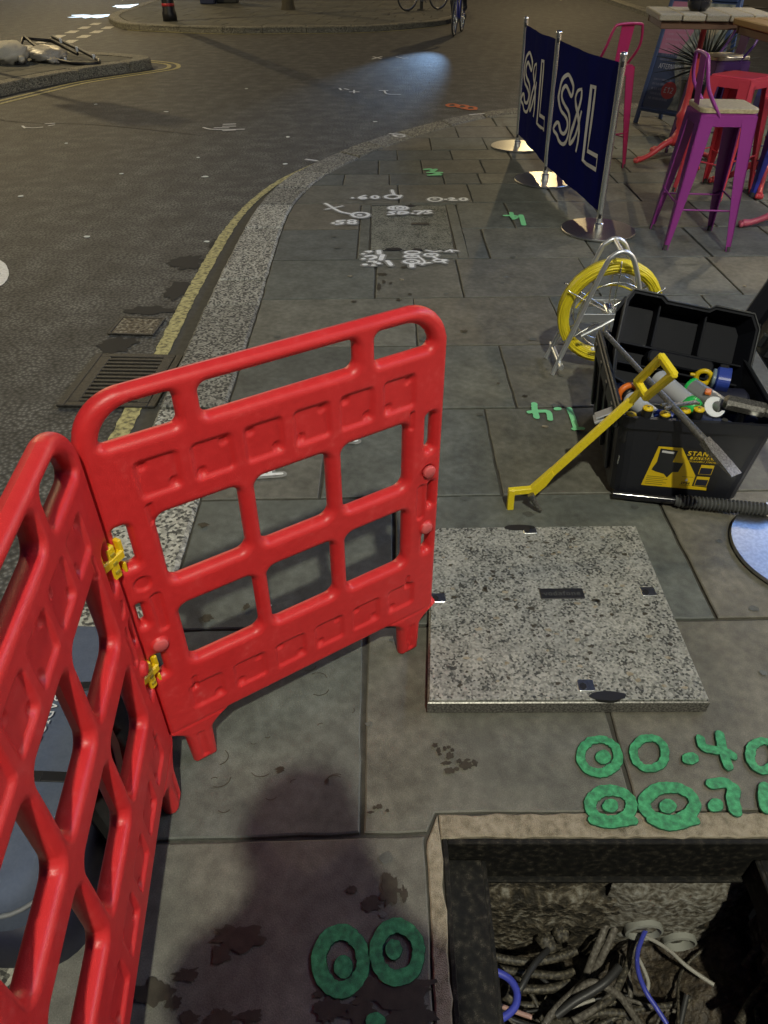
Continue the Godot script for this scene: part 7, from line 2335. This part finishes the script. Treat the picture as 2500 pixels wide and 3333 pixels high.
	rod("torch", "slim dark blue torch standing between the screwdrivers and the hammer", "torch", Vector3(1.035, 0.26, -1.975), Vector3(1.035, 0.345, -1.965), [[0.0, 0.0], [0.02, 0.0], [0.022, 0.9], [0.018, 1.0], [0.0, 1.0]], M.jacket_navy)
	rod("socket_bar", "short steel socket standing under the hammer head", "socket", Vector3(1.088, 0.26, -1.955), Vector3(1.088, 0.34, -1.95), [[0.0, 0.0], [0.01, 0.0], [0.01, 1.0], [0.0, 1.0]], M.chrome)
	rod("socket_bar", "steel socket nearest the chest's right front corner", "socket", Vector3(1.17, 0.26, -1.935), Vector3(1.17, 0.335, -1.93), [[0.0, 0.0], [0.011, 0.0], [0.011, 1.0], [0.0, 1.0]], M.chrome)
	rod("tool_roll", "dark padded tool roll filling the middle of the tool chest", "tool roll", Vector3(0.80, 0.27, -2.20), Vector3(1.25, 0.27, -2.15), [[0.0, 0.0], [0.05, 0.0], [0.06, 0.03], [0.062, 0.97], [0.05, 1.0], [0.0, 1.0]], M.bag_dark)
	rod("tool_roll", "rolled dark cloth lying low at the front of the tool chest", "cloth", Vector3(0.80, 0.25, -2.07), Vector3(1.24, 0.25, -2.03), [[0.0, 0.0], [0.045, 0.0], [0.055, 0.03], [0.055, 0.97], [0.045, 1.0], [0.0, 1.0]], M.jacket_navy)
	# pry bar resting across the chest, chisel end over the front
	var a := Vector3(0.745, 0.50, -2.25)
	var b := Vector3(1.042, 0.30, -1.704)
	var pb := thing("pry_bar", "long grey steel pry bar lying across the open chest, flat end over the label", "pry bar", a)
	var d := b - a
	st = begin()
	tube(st, [Vector3.ZERO, d * 0.35, d * 0.6, d * 0.80], [0.0085, 0.009, 0.0115, 0.0125], 10)
	part(st, "shaft", M.tool_steel, pb)
	st = begin()
	var sx := d.normalized().cross(Vector3.UP).normalized()
	var bu := sx.cross(d.normalized())
	var bb := Basis(sx, d.normalized(), bu)
	flat(st)
	var prof := [[0.78, 0.013, 0.012], [0.84, 0.019, 0.009], [0.95, 0.021, 0.005], [1.0, 0.021, 0.002]]
	for q in prof.size() - 1:
		var c0: Vector3 = d * prof[q][0]
		var c1: Vector3 = d * prof[q + 1][0]
		var r0 := []
		var r1 := []
		for g in [[1, 1], [-1, 1], [-1, -1], [1, -1]]:
			r0.append(c0 + sx * g[0] * prof[q][1] + bu * g[1] * prof[q][2])
			r1.append(c1 + sx * g[0] * prof[q + 1][1] + bu * g[1] * prof[q + 1][2])
		for k in 4:
			qo(st, (c0 + c1) / 2, r0[k], r0[(k + 1) % 4], r1[(k + 1) % 4], r1[k])
		if q == prof.size() - 2:
			qo(st, c0, r1[0], r1[1], r1[2], r1[3])
	part(st, "blade", M.tool_steel, pb)
	# yellow lifting key leaning on the chest's corner
	var k0 := Vector3(0.436, 0, -1.922)
	var ky := thing("lifting_key", "yellow steel manhole lifting key with a square handle leaning on the tool chest", "lifting key", k0)
	var zf := Vector3(0, 0, 1)
	st = begin()
	beam(st, Vector3(0.0, 0.0, 0), Vector3(-0.004, 0.082, 0), 0.022, 0.02, zf)
	beam(st, Vector3(-0.014, 0.074, 0.0005), Vector3(0.075, 0.076, -0.01), 0.022, 0.021, zf)
	part(st, "hook", M.yellow_tool, ky)
	var sh0 := Vector3(0.066, 0.068, -0.010)
	var sh1 := Vector3(0.322, 0.432, 0.012)
	st = begin()
	beam(st, sh0, sh1, 0.027, 0.016, zf, 0.002)
	part(st, "shaft", M.yellow_tool, ky)
	st = begin()
	var ax := (sh1 - sh0).normalized()
	var fl := ax.cross(zf).normalized()
	prism(st, Transform3D(Basis(fl, zf, ax), sh0), PackedVector2Array([Vector2(-0.013, -0.01), Vector2(0.017, -0.01), Vector2(0.019, 0.05), Vector2(0.010, 0.10), Vector2(-0.011, 0.11)]), -0.012, 0.012, 0.002, true)
	part(st, "gusset", M.yellow_tool, ky)
	st = begin()
	var hp := [Vector3(0.324, 0.50, 0.017), Vector3(0.342, 0.62, 0.099), Vector3(0.361, 0.60, 0.160), Vector3(0.340, 0.48, 0.072)]
	for q in 4:
		beam(st, hp[q] + (hp[q] - hp[(q + 1) % 4]).normalized() * 0.009, hp[(q + 1) % 4] + (hp[(q + 1) % 4] - hp[q]).normalized() * 0.009, 0.024, 0.022, Vector3(1, 0, 0.1), 0.005)
	beam(st, sh1, (hp[0] + hp[3]) / 2, 0.02, 0.02, zf, 0.003)
	part(st, "handle", M.yellow_tool, ky)
	st = begin()
	tube(st, [Vector3(0.06, 0.072, 0.014), Vector3(0.085, 0.03, 0.024), Vector3(0.102, 0.012, 0.03)], [0.012, 0.008, 0.004], 8)
	part(st, "toggle", M.tool_steel, ky)
	# black telescopic pole with ribbed foam grip lying on the ground in front of the chest
	var g0 := Vector3(0.80, 0.022, -1.975)
	var g1 := Vector3(1.62, 0.05, -1.795)
	var gp := thing("grip_pole", "black pole with a ribbed grey foam grip lying in front of the tool chest", "pole", g0)
	var gd := g1 - g0
	st = begin()
	tube(st, [Vector3.ZERO, gd], 0.0135, 14)
	part(st, "pole", M.gloss_black, gp)
	st = begin()
	var line := []
	var rad := []
	for k in 121:
		var f := lerpf(0.245, 0.60, k / 120.0)
		line.append(gd * f)
		rad.append(0.0195 + (0.0035 if (k % 5) < 3 else -0.0025) if k > 4 and k < 117 else 0.019)
	tube(st, line, rad, 18)
	part(st, "foam_grip", M.rubber, gp)

func cap_on(t: Node3D, at: Vector3, r: float, len_: float, m: Material, base := false) -> void:
	var d := Vector3(0.053, -0.01, 0.16).normalized()
	if base:
		d = Vector3(0.065, -0.01, 0.13).normalized()
	var x := d.cross(Vector3.UP).normalized()
	var st := begin()
	lathe(st, Transform3D(Basis(x, d, x.cross(d)), at), [[0.0, 0.0], [r, 0.0], [r, len_ * 0.5], [r * 0.9, len_ * 0.8], [r * 0.6, len_], [0.0, len_ * 1.03]], 20)
	part(st, "cap", m, t)

# ------------------------------------------------------------------ far side of the junction
func background_things() -> void:
	# sandbags and a fallen sign frame on the island
	var s1 := thing("sandbag", "plump pale sandbag at the end of the fallen black frame", "sandbag", Vector3(-5.72, 0.068, -12.86), 0.5, "sandbags on the island")
	var st := begin()
	lump(st, Vector3(0, 0.13, 0), Vector3(0.27, 0.16, 0.36), 0.16, 22, 14)
	part(st, "sack", M.sack, s1)
	st = begin()
	lump(st, Vector3(0.1, 0.08, 0.38), Vector3(0.05, 0.05, 0.08), 0.2)
	part(st, "neck", M.sack, s1)
	var s2 := thing("sandbag", "slumped translucent sandbag lying under the fallen black frame", "sandbag", Vector3(-5.28, 0.068, -13.15), -0.9, "sandbags on the island")
	st = begin()
	lump(st, Vector3(0, 0.085, 0), Vector3(0.40, 0.11, 0.28), 0.22, 24, 14)
	part(st, "sack", M.sack_clear, s2)
	st = begin()
	lump(st, Vector3(0.42, 0.04, 0.05), Vector3(0.12, 0.04, 0.09), 0.4)
	part(st, "neck", M.sack_clear, s2)
	var fr := thing("sign_frame", "fallen black folding sign frame lying on the sandbags", "sign frame", Vector3(-5.0, 0.07, -13.2))
	var o := Vector3(-5.0, 0.07, -13.2)
	var pts := [Vector3(-5.72, 0.34, -13.55), Vector3(-5.15, 0.14, -12.95), Vector3(-4.66, 0.09, -12.62), Vector3(-4.38, 0.10, -12.85), Vector3(-4.75, 0.12, -13.2), Vector3(-5.45, 0.3, -14.0)]
	st = begin()
	tube(st, curve([pts[0] - o, pts[1] - o, pts[2] - o, pts[3] - o, pts[5] - o], 5), 0.026, 8)
	part(st, "frame_tube", M.black, fr)
	st = begin()
	tube(st, [Vector3(-5.55, 0.10, -12.6) - o, Vector3(-5.74, 0.33, -13.5) - o, Vector3(-5.35, 0.28, -13.65) - o, Vector3(-4.85, 0.14, -13.3) - o], 0.026, 8)
	part(st, "frame_tube", M.black, fr)
	for p in [Vector3(-5.22, 0.28, -13.7), Vector3(-4.86, 0.2, -13.35), Vector3(-4.48, 0.14, -12.95), Vector3(-4.85, 0.12, -12.74)]:
		st = begin()
		bbox(st, Transform3D(Basis(), p - o), Vector3(0.035, 0.07, 0.03), 0.006)
		part(st, "bracket", M.reflective, fr)
	# black post with a red band on the far corner
	var po := thing("street_post", "thick black cast post with a red band on the far corner", "post", Vector3(-5.06, 0.06, -20.4))
	st = begin()
	lathe(st, Transform3D(), [[0.0, 0.0], [0.165, 0.0], [0.165, 0.16], [0.145, 0.2], [0.135, 0.5], [0.12, 1.2], [0.1, 3.2], [0.06, 3.4], [0.0, 3.42]], 18)
	part(st, "column", M.black, po)
	st = begin()
	lathe(st, Transform3D(), [[0.139, 0.285], [0.146, 0.29], [0.145, 0.34], [0.137, 0.345]], 18)
	part(st, "band", M.band_red, po)
	# tree whose foot shows at the top of the picture
	var tr := thing("street_tree", "street tree trunk rising from the far pavement", "tree", Vector3(-2.64, 0.06, -23.95))
	st = begin()
	tube(st, [Vector3(0, -0.05, 0), Vector3(0.0, 0.12, 0), Vector3(0.01, 0.5, 0), Vector3(0.03, 2.0, 0.02), Vector3(0.0, 4.0, 0.0)], [0.22, 0.17, 0.155, 0.14, 0.1], 14)
	part(st, "trunk", M.bark, tr)
	for k in 5:
		st = begin()
		var a := TAU * k / 5
		tube(st, [Vector3(0, 3.4 + k * 0.1, 0), Vector3(cos(a) * 0.7, 4.4, sin(a) * 0.7), Vector3(cos(a) * 1.5, 5.4 + 0.2 * k, sin(a) * 1.5)], [0.07, 0.05, 0.02], 7)
		part(st, "limb", M.bark, tr)
	st = begin()
	flat(st)
	for k in 1600:
		var u := rng.randf() * TAU
		var r := pow(rng.randf(), 0.5) * 2.0
		var c := Vector3(cos(u) * r, 5.6 + rng.randf_range(-1.5, 1.6) * sqrt(maxf(0.05, 1.0 - r * r / 4.2)), sin(u) * r)
		var d1 := Vector3(rng.randf() - 0.5, rng.randf() - 0.5, rng.randf() - 0.5).normalized() * 0.1
		var d2 := d1.cross(Vector3(rng.randf(), rng.randf(), rng.randf())).normalized() * 0.07
		quad(st, c - d1, c - d2, c + d1, c + d2)
	part(st, "crown", M.leaf, tr)
	# dark planters against the far wall
	for p in [[-5.3, -26.35, 0.42], [-4.78, -26.75, 0.62]]:
		var pl := thing("planter", "square dark planter on the far pavement" if p[2] < 0.5 else "wider dark planter beside the square one on the far pavement", "planter", Vector3(p[0], 0.06, p[1]))
		st = begin()
		bbox(st, Transform3D(Basis(), Vector3(0, 0.36, 0)), Vector3(p[2], 0.72, 0.45), 0.02)
		part(st, "box", M.jacket_navy if p[2] < 0.5 else M.lamp_pole, pl)
		st = begin()
		flat(st)
		for k in 260:
			var c := Vector3(rng.randf_range(-0.5, 0.5) * p[2], 0.75 + rng.randf() * 0.4, rng.randf_range(-0.2, 0.2))
			var d1 := Vector3(rng.randf() - 0.5, rng.randf(), rng.randf() - 0.5).normalized() * 0.06
			var d2 := d1.cross(Vector3(rng.randf(), 0.2, rng.randf())).normalized() * 0.025
			quad(st, c - d1, c - d2, c + d1, c + d2)
		part(st, "foliage", M.leaf, pl)
	# traffic sign on the island outside the frame: its shadow falls across the road
	var sg := thing("road_sign", "tall road sign standing on the traffic island", "road sign", Vector3(-6.3, 0.07, -12.55), 0.4)
	st = begin()
	tube(st, [Vector3.ZERO, Vector3(0, 3.2, 0)], 0.04, 10)
	part(st, "pole", M.lamp_pole, sg)
	st = begin()
	bbox(st, Transform3D(Basis(), Vector3(0, 2.75, 0.05)), Vector3(0.42, 0.75, 0.02), 0.006)
	part(st, "plate", M.lamp_pole, sg)
	# parked bicycle at a stand
	var bk := thing("parked_bicycle", "bicycle locked to a stand on the far pavement", "bicycle", Vector3(1.06, 0.06, -23.6), deg_to_rad(34))
	bicycle(bk)
	var sd := thing("bicycle_stand", "dark steel stand post beside the parked bicycle", "bicycle stand", Vector3(1.02, 0.06, -23.75))
	st = begin()
	tube(st, [Vector3(0, 0, 0), Vector3(0, 0.85, 0)], 0.045, 10)
	lathe(st, Transform3D(), [[0.0, 0.0], [0.12, 0.0], [0.12, 0.02], [0.05, 0.03]], 14)
	part(st, "post", M.lamp_pole, sd)
	cyclist()

func bicycle(t: Node3D) -> void:
	# wheels along local x, on y = 0
	for w in [-0.52, 0.52]:
		var st := begin()
		var c := Vector3(w, 0.34, 0)
		var ring := []
		for k in 36:
			ring.append(c + Vector3(cos(TAU * k / 36), sin(TAU * k / 36), 0) * 0.322)
		tube(st, ring, 0.018, 8, true)
		var wh := part(st, "wheel", M.rubber, t)
		st = begin()
		ring = []
		for k in 36:
			ring.append(c + Vector3(cos(TAU * k / 36), sin(TAU * k / 36), 0) * 0.302)
		tube(st, ring, 0.011, 6, true)
		part(st, "rim", M.chrome, wh)
		st = begin()
		for k in 20:
			var a := TAU * k / 20
			tube(st, [c + Vector3(0, 0, 0.02 if k % 2 else -0.02), c + Vector3(cos(a), sin(a), 0) * 0.3], 0.0022, 4)
		tube(st, [c + Vector3(0, 0, -0.05), c + Vector3(0, 0, 0.05)], 0.022, 10)
		part(st, "spokes", M.chrome, wh)
	var st2 := begin()
	var bb := Vector3(-0.06, 0.29, 0)
	var head := Vector3(0.37, 0.78, 0)
	var seat := Vector3(-0.22, 0.80, 0)
	tube(st2, [bb, head], 0.02, 8)
	tube(st2, [seat, head + Vector3(-0.02, 0.06, 0)], 0.018, 8)
	tube(st2, [bb, seat + Vector3(-0.03, 0.1, 0)], 0.018, 8)
	for s in [-1, 1]:
		tube(st2, [Vector3(-0.52, 0.34, s * 0.05), bb + Vector3(0, 0, s * 0.03)], 0.011, 6)
		tube(st2, [Vector3(-0.52, 0.34, s * 0.05), seat], 0.009, 6)
		tube(st2, [Vector3(0.52, 0.34, s * 0.05), Vector3(0.40, 0.72, s * 0.02)], 0.012, 6)
	part(st2, "frame", M.stool_blue, t)
	st2 = begin()
	tube(st2, [head + Vector3(0, -0.05, 0), Vector3(0.34, 0.98, 0)], 0.016, 8)
	tube(st2, [Vector3(0.30, 1.0, -0.28), Vector3(0.36, 1.0, -0.1), Vector3(0.36, 1.0, 0.1), Vector3(0.30, 1.0, 0.28)], 0.014, 8)
	part(st2, "handlebar", M.black, t)
	st2 = begin()
	lump(st2, Vector3(-0.26, 0.93, 0), Vector3(0.14, 0.035, 0.075), 0.1)
	part(st2, "saddle", M.black, t)
	st2 = begin()
	lathe(st2, Transform3D(Basis(Vector3.RIGHT, PI / 2), bb + Vector3(0, 0, 0.03)), [[0.0, 0.0], [0.09, 0.0], [0.09, 0.008], [0.0, 0.008]], 20, false)
	tube(st2, [bb + Vector3(0, 0, 0.06), bb + Vector3(0.12, -0.12, 0.06)], 0.01, 6)
	tube(st2, [bb + Vector3(0, 0, -0.06), bb + Vector3(-0.12, 0.12, -0.06)], 0.01, 6)
	part(st2, "cranks", M.chrome, t)

# smooth union of tapered limbs, meshed as surface nets
func body_mesh(bones: Array, cell: float, blend := 0.045) -> ArrayMesh:
	var lo := Vector3.INF
	var hi := -Vector3.INF
	for b in bones:
		for q in 2:
			var r: float = b[2 + q] + cell * 2
			lo = lo.min((b[q] as Vector3) - Vector3.ONE * r)
			hi = hi.max((b[q] as Vector3) + Vector3.ONE * r)
	var n := Vector3i(((hi - lo) / cell).ceil()) + Vector3i.ONE
	var f := PackedFloat32Array()
	f.resize(n.x * n.y * n.z)
	f.fill(1.0)
	for b in bones:
		var a: Vector3 = b[0]
		var d: Vector3 = (b[1] as Vector3) - a
		var dd := maxf(d.length_squared(), 1e-9)
		var rm: float = maxf(b[2], b[3]) + blend + cell * 2
		var i0 := Vector3i(((a.min(b[1]) - Vector3.ONE * rm - lo) / cell).floor()).clamp(Vector3i.ZERO, n - Vector3i.ONE)
		var i1 := Vector3i(((a.max(b[1]) + Vector3.ONE * rm - lo) / cell).ceil()).clamp(Vector3i.ZERO, n - Vector3i.ONE)
		for z in range(i0.z, i1.z + 1):
			for y in range(i0.y, i1.y + 1):
				for x in range(i0.x, i1.x + 1):
					var p := lo + Vector3(x, y, z) * cell
					var t := clampf((p - a).dot(d) / dd, 0.0, 1.0)
					var s := (p - a - d * t).length() - lerpf(b[2], b[3], t)
					var k := (z * n.y + y) * n.x + x
					var o := f[k]
					var h := maxf(blend - absf(o - s), 0.0) / blend
					f[k] = minf(o, s) - h * h * blend * 0.25
	var id := {}
	var verts := PackedVector3Array()
	var step := [1, n.x, n.x * n.y]
	for z in n.z - 1:
		for y in n.y - 1:
			for x in n.x - 1:
				var k := (z * n.y + y) * n.x + x
				var sum := Vector3.ZERO
				var cnt := 0
				var neg := 0
				for c in 8:
					if f[k + (c & 1) + (n.x if c & 2 else 0) + (n.x * n.y if c & 4 else 0)] < 0.0:
						neg += 1
				if neg == 0 or neg == 8:
					continue
				for c in 8:
					for ax in 3:
						if c & (1 << ax):
							continue
						var ka: int = k + (c & 1) + (n.x if c & 2 else 0) + (n.x * n.y if c & 4 else 0)
						var kb: int = ka + step[ax]
						if (f[ka] < 0.0) != (f[kb] < 0.0):
							var q := Vector3(1 if c & 1 else 0, 1 if c & 2 else 0, 1 if c & 4 else 0)
							q[ax] += f[ka] / (f[ka] - f[kb])
							sum += q
							cnt += 1
				id[k] = verts.size()
				verts.append(lo + (Vector3(x, y, z) + sum / cnt) * cell)
	var st := begin()
	for z in range(1, n.z - 1):
		for y in range(1, n.y - 1):
			for x in range(1, n.x - 1):
				var k := (z * n.y + y) * n.x + x
				for ax in 3:
					var kb: int = k + step[ax]
					if (f[k] < 0.0) == (f[kb] < 0.0):
						continue
					var u: int = step[(ax + 1) % 3]
					var v: int = step[(ax + 2) % 3]
					if not (id.has(k) and id.has(k - u) and id.has(k - u - v) and id.has(k - v)):
						continue
					var p0 := verts[id[k]]
					var p1 := verts[id[k - u]]
					var p2 := verts[id[k - u - v]]
					var p3 := verts[id[k - v]]
					if f[k] < 0.0:
						quad(st, p0, p1, p2, p3)
					else:
						quad(st, p0, p3, p2, p1)
	st.generate_normals()
	return st.commit()

func face_on(t: Node, at: Vector3, turn: float) -> void:
	# eyes, nose, mouth, ears and hair of a small head of radius about 0.1
	var b := Basis(Vector3.UP, turn)
	for s in [-1, 1]:
		var st := begin()
		lump(st, at + b * Vector3(s * 0.034, 0.01, 0.094), Vector3(0.012, 0.008, 0.008), 0.0, 8, 6)
		part(st, "eye", M.letter_white, t)
		st = begin()
		lump(st, at + b * Vector3(s * 0.096, -0.005, 0.0), Vector3(0.012, 0.03, 0.02), 0.0, 8, 6)
		part(st, "ear", M.skin, t)
	var st2 := begin()
	lump(st2, at + b * Vector3(0, -0.015, 0.108), Vector3(0.014, 0.024, 0.016), 0.0, 8, 6)
	part(st2, "nose", M.skin, t)
	st2 = begin()
	lump(st2, at + b * Vector3(0, -0.055, 0.094), Vector3(0.024, 0.006, 0.008), 0.0, 8, 6)
	part(st2, "mouth", M.band_red, t)
	st2 = begin()
	lump(st2, at + b * Vector3(0, 0.035, -0.02), Vector3(0.115, 0.10, 0.115), 0.1, 14, 10)
	part(st2, "hair", M.trousers, t)

func cyclist() -> void:
	var at := Vector3(1.62, ROAD, -18.75)
	var turn := atan2(-1.0, -0.42) + PI
	var bk := thing("moving_bicycle", "bicycle with a bright front lamp being ridden across the junction", "bicycle", at, deg_to_rad(-104))
	bicycle(bk)
	var st := begin()
	lathe(st, Transform3D(Basis(Vector3(0, 0, 1), -PI / 2), Vector3(0.40, 0.93, 0)), [[0.0, 0.0], [0.025, 0.0], [0.035, 0.06], [0.0, 0.062]], 12)
	part(st, "front_lamp", emit(Color(0.75, 0.88, 1.0), 6.0), bk)
	var l := SpotLight3D.new()
	l.name = "front_lamp_light"
	l.light_color = Color(0.62, 0.80, 1.0)
	l.light_energy = 20.0
	l.spot_angle = 9.5
	l.spot_angle_attenuation = 1.0
	l.spot_range = 40.0
	l.light_size = 0.03
	l.shadow_enabled = true
	l.position = Vector3(0.48, 0.93, 0)
	l.rotation_degrees = Vector3(-9.5, -90, 0)
	bk.add_child(l)
	# rider: x forward along the bicycle
	var p := thing("person", "person in dark clothes and a pale vest riding a bicycle with a bright lamp", "person", at, deg_to_rad(-104))
	var hip := Vector3(-0.22, 1.0, 0)
	var chest := Vector3(0.04, 1.42, 0)
	var head := Vector3(0.16, 1.74, 0)
	var bones := [[hip, chest, 0.15, 0.16], [chest, Vector3(0.1, 1.58, 0), 0.1, 0.06], [head, head + Vector3(0.01, 0.02, 0), 0.1, 0.095]]
	for s in [-1, 1]:
		var foot := Vector3(0.06, 0.19, 0.1 * s) if s > 0 else Vector3(-0.16, 0.43, 0.1 * s)
		var knee := Vector3(0.17, 0.60, 0.11 * s) if s > 0 else Vector3(0.2, 0.84, 0.11 * s)
		bones.append([hip + Vector3(0, -0.02, 0.08 * s), knee, 0.095, 0.062])
		bones.append([knee, foot + Vector3(-0.03, 0.06, 0), 0.06, 0.042])
		bones.append([foot + Vector3(-0.05, 0.03, 0), foot + Vector3(0.13, 0.01, 0), 0.042, 0.034])
		bones.append([chest + Vector3(0.0, 0.08, 0.17 * s), Vector3(0.22, 1.18, 0.25 * s), 0.06, 0.046])
		bones.append([Vector3(0.22, 1.18, 0.25 * s), Vector3(0.33, 1.03, 0.25 * s), 0.045, 0.034])
		bones.append([Vector3(0.33, 1.03, 0.25 * s), Vector3(0.38, 1.02, 0.25 * s), 0.035, 0.03])
	inst(body_mesh(bones, 0.03), "figure", M.trousers, p)
	inst(body_mesh([[hip + Vector3(0.02, 0.05, 0), chest, 0.165, 0.175], [hip + Vector3(0.06, -0.05, 0), hip + Vector3(0.12, -0.2, 0.05), 0.12, 0.1]], 0.03), "vest", M.jacket_pale, p)
	face_on(p, head, PI / 2)

# ------------------------------------------------------------------ small things on the ground
func small_litter() -> void:
	var st := begin()
	flat(st)
	var o := Vector3(-0.343, 0.004, -1.452)
	quad(st, o + Vector3(-0.012, 0, 0.008), o + Vector3(0.006, 0.001, 0.012), o + Vector3(0.014, 0.003, -0.006), o + Vector3(-0.002, 0.001, -0.012))
	single(st, "paper_scrap", M.white_paper, "small pale scrap of paper on the slab behind the barrier window", "paper scrap")
	var spots := [[-2.05, -5.0], [-1.2, -4.9], [-1.55, -6.6], [-2.3, -6.7], [-1.75, -7.3], [-3.2, -7.9], [-0.9, -7.05], [-2.9, -6.0], [-1.0, -8.2], [-2.6, -9.6], [-0.1, -9.0], [-3.6, -10.1], [-1.9, -11.3]]
	for s in spots:
		st = begin()
		prism(st, Transform3D(), blob(Vector2(s[0], s[1]), rng.randf_range(0.015, 0.03), rng.randf_range(0.012, 0.025), 0.4, 9), ROAD + 0.003, ROAD + 0.006, 0.001)
		single(st, "litter_scrap", M.white_paper, "tiny white scrap of litter lying on the dark road", "litter", "white scraps on the road")
	for s in [[1.98, -3.43], [2.05, -3.95], [1.1, -3.2], [0.95, -2.4], [-0.2, -4.1], [0.1, -4.05], [0.65, -2.45]]:
		st = begin()
		prism(st, Transform3D(), blob(Vector2(s[0], s[1]), 0.012, 0.006, 0.4, 9), 0.002, 0.006, 0.001)
		single(st, "litter_scrap", M.surround, "tiny pale scrap lying on the paving slabs", "litter", "pale scraps on the paving")

# ------------------------------------------------------------------ the person taking the picture, whose shadow falls on the slabs
func photographer() -> void:
	var p := thing("person", "person standing behind the camera holding up a phone, seen only by their shadow", "person", Vector3(0.03, 0, 0.21))
	var bones := [
		[Vector3(0, 0.95, 0.02), Vector3(0, 1.15, 0.02), 0.145, 0.13], [Vector3(0, 1.15, 0.02), Vector3(0, 1.36, 0.0), 0.13, 0.13], [Vector3(-0.08, 1.2, 0.02), Vector3(0.08, 1.2, 0.02), 0.11, 0.11],
		[Vector3(-0.15, 1.40, 0.0), Vector3(0.15, 1.40, 0.0), 0.085, 0.085], [Vector3(0, 1.42, -0.01), Vector3(0, 1.60, -0.06), 0.065, 0.055], [Vector3(0, 1.70, -0.085), Vector3(0, 1.75, -0.085), 0.1, 0.1]]
	for s in [-1, 1]:
		bones.append([Vector3(0.09 * s, 0.93, 0.02), Vector3(0.11 * s, 0.50, 0.0), 0.10, 0.065])
		bones.append([Vector3(0.11 * s, 0.50, 0.0), Vector3(0.12 * s, 0.09, 0.03), 0.062, 0.042])
		bones.append([Vector3(0.12 * s, 0.045, 0.05), Vector3(0.13 * s, 0.04, -0.13), 0.045, 0.038])
		bones.append([Vector3(0.19 * s, 1.40, 0.0), Vector3(0.19 * s, 1.17, 0.0), 0.055, 0.045])
		bones.append([Vector3(0.19 * s, 1.17, 0.0), Vector3(0.07 * s, 1.52, -0.10), 0.05, 0.042])
		bones.append([Vector3(0.07 * s, 1.52, -0.10), Vector3(0.055 * s, 1.58, -0.12), 0.04, 0.042])
	inst(body_mesh(bones, 0.026), "figure", M.jacket_navy, p)
	p.scale = Vector3(0.96, 0.925, 1.0)
	face_on(p, Vector3(0, 1.72, -0.085), PI)
	for s in [-1, 1]:
		for k in 4:
			var st := begin()
			var y := 1.56 + k * 0.02
			tube(st, [Vector3(0.055 * s, y, -0.15), Vector3(0.042 * s, y + 0.012, -0.165), Vector3(0.02 * s, y + 0.01, -0.165)], [0.009, 0.0085, 0.007], 7)
			part(st, "finger", M.skin, p)
		var st2 := begin()
		tube(st2, [Vector3(0.065 * s, 1.56, -0.115), Vector3(0.05 * s, 1.6, -0.12), Vector3(0.03 * s, 1.62, -0.125)], [0.011, 0.010, 0.008], 7)
		part(st2, "thumb", M.skin, p)
	var ph := thing("phone", "phone held up by the person behind the camera", "phone", Vector3(-0.03, 1.50, 0.07))
	var s3 := begin()
	bbox(s3, Transform3D(Basis(Vector3.RIGHT, deg_to_rad(-38)), Vector3.ZERO), Vector3(0.075, 0.16, 0.009), 0.003)
	part(s3, "body", M.gloss_black, ph)
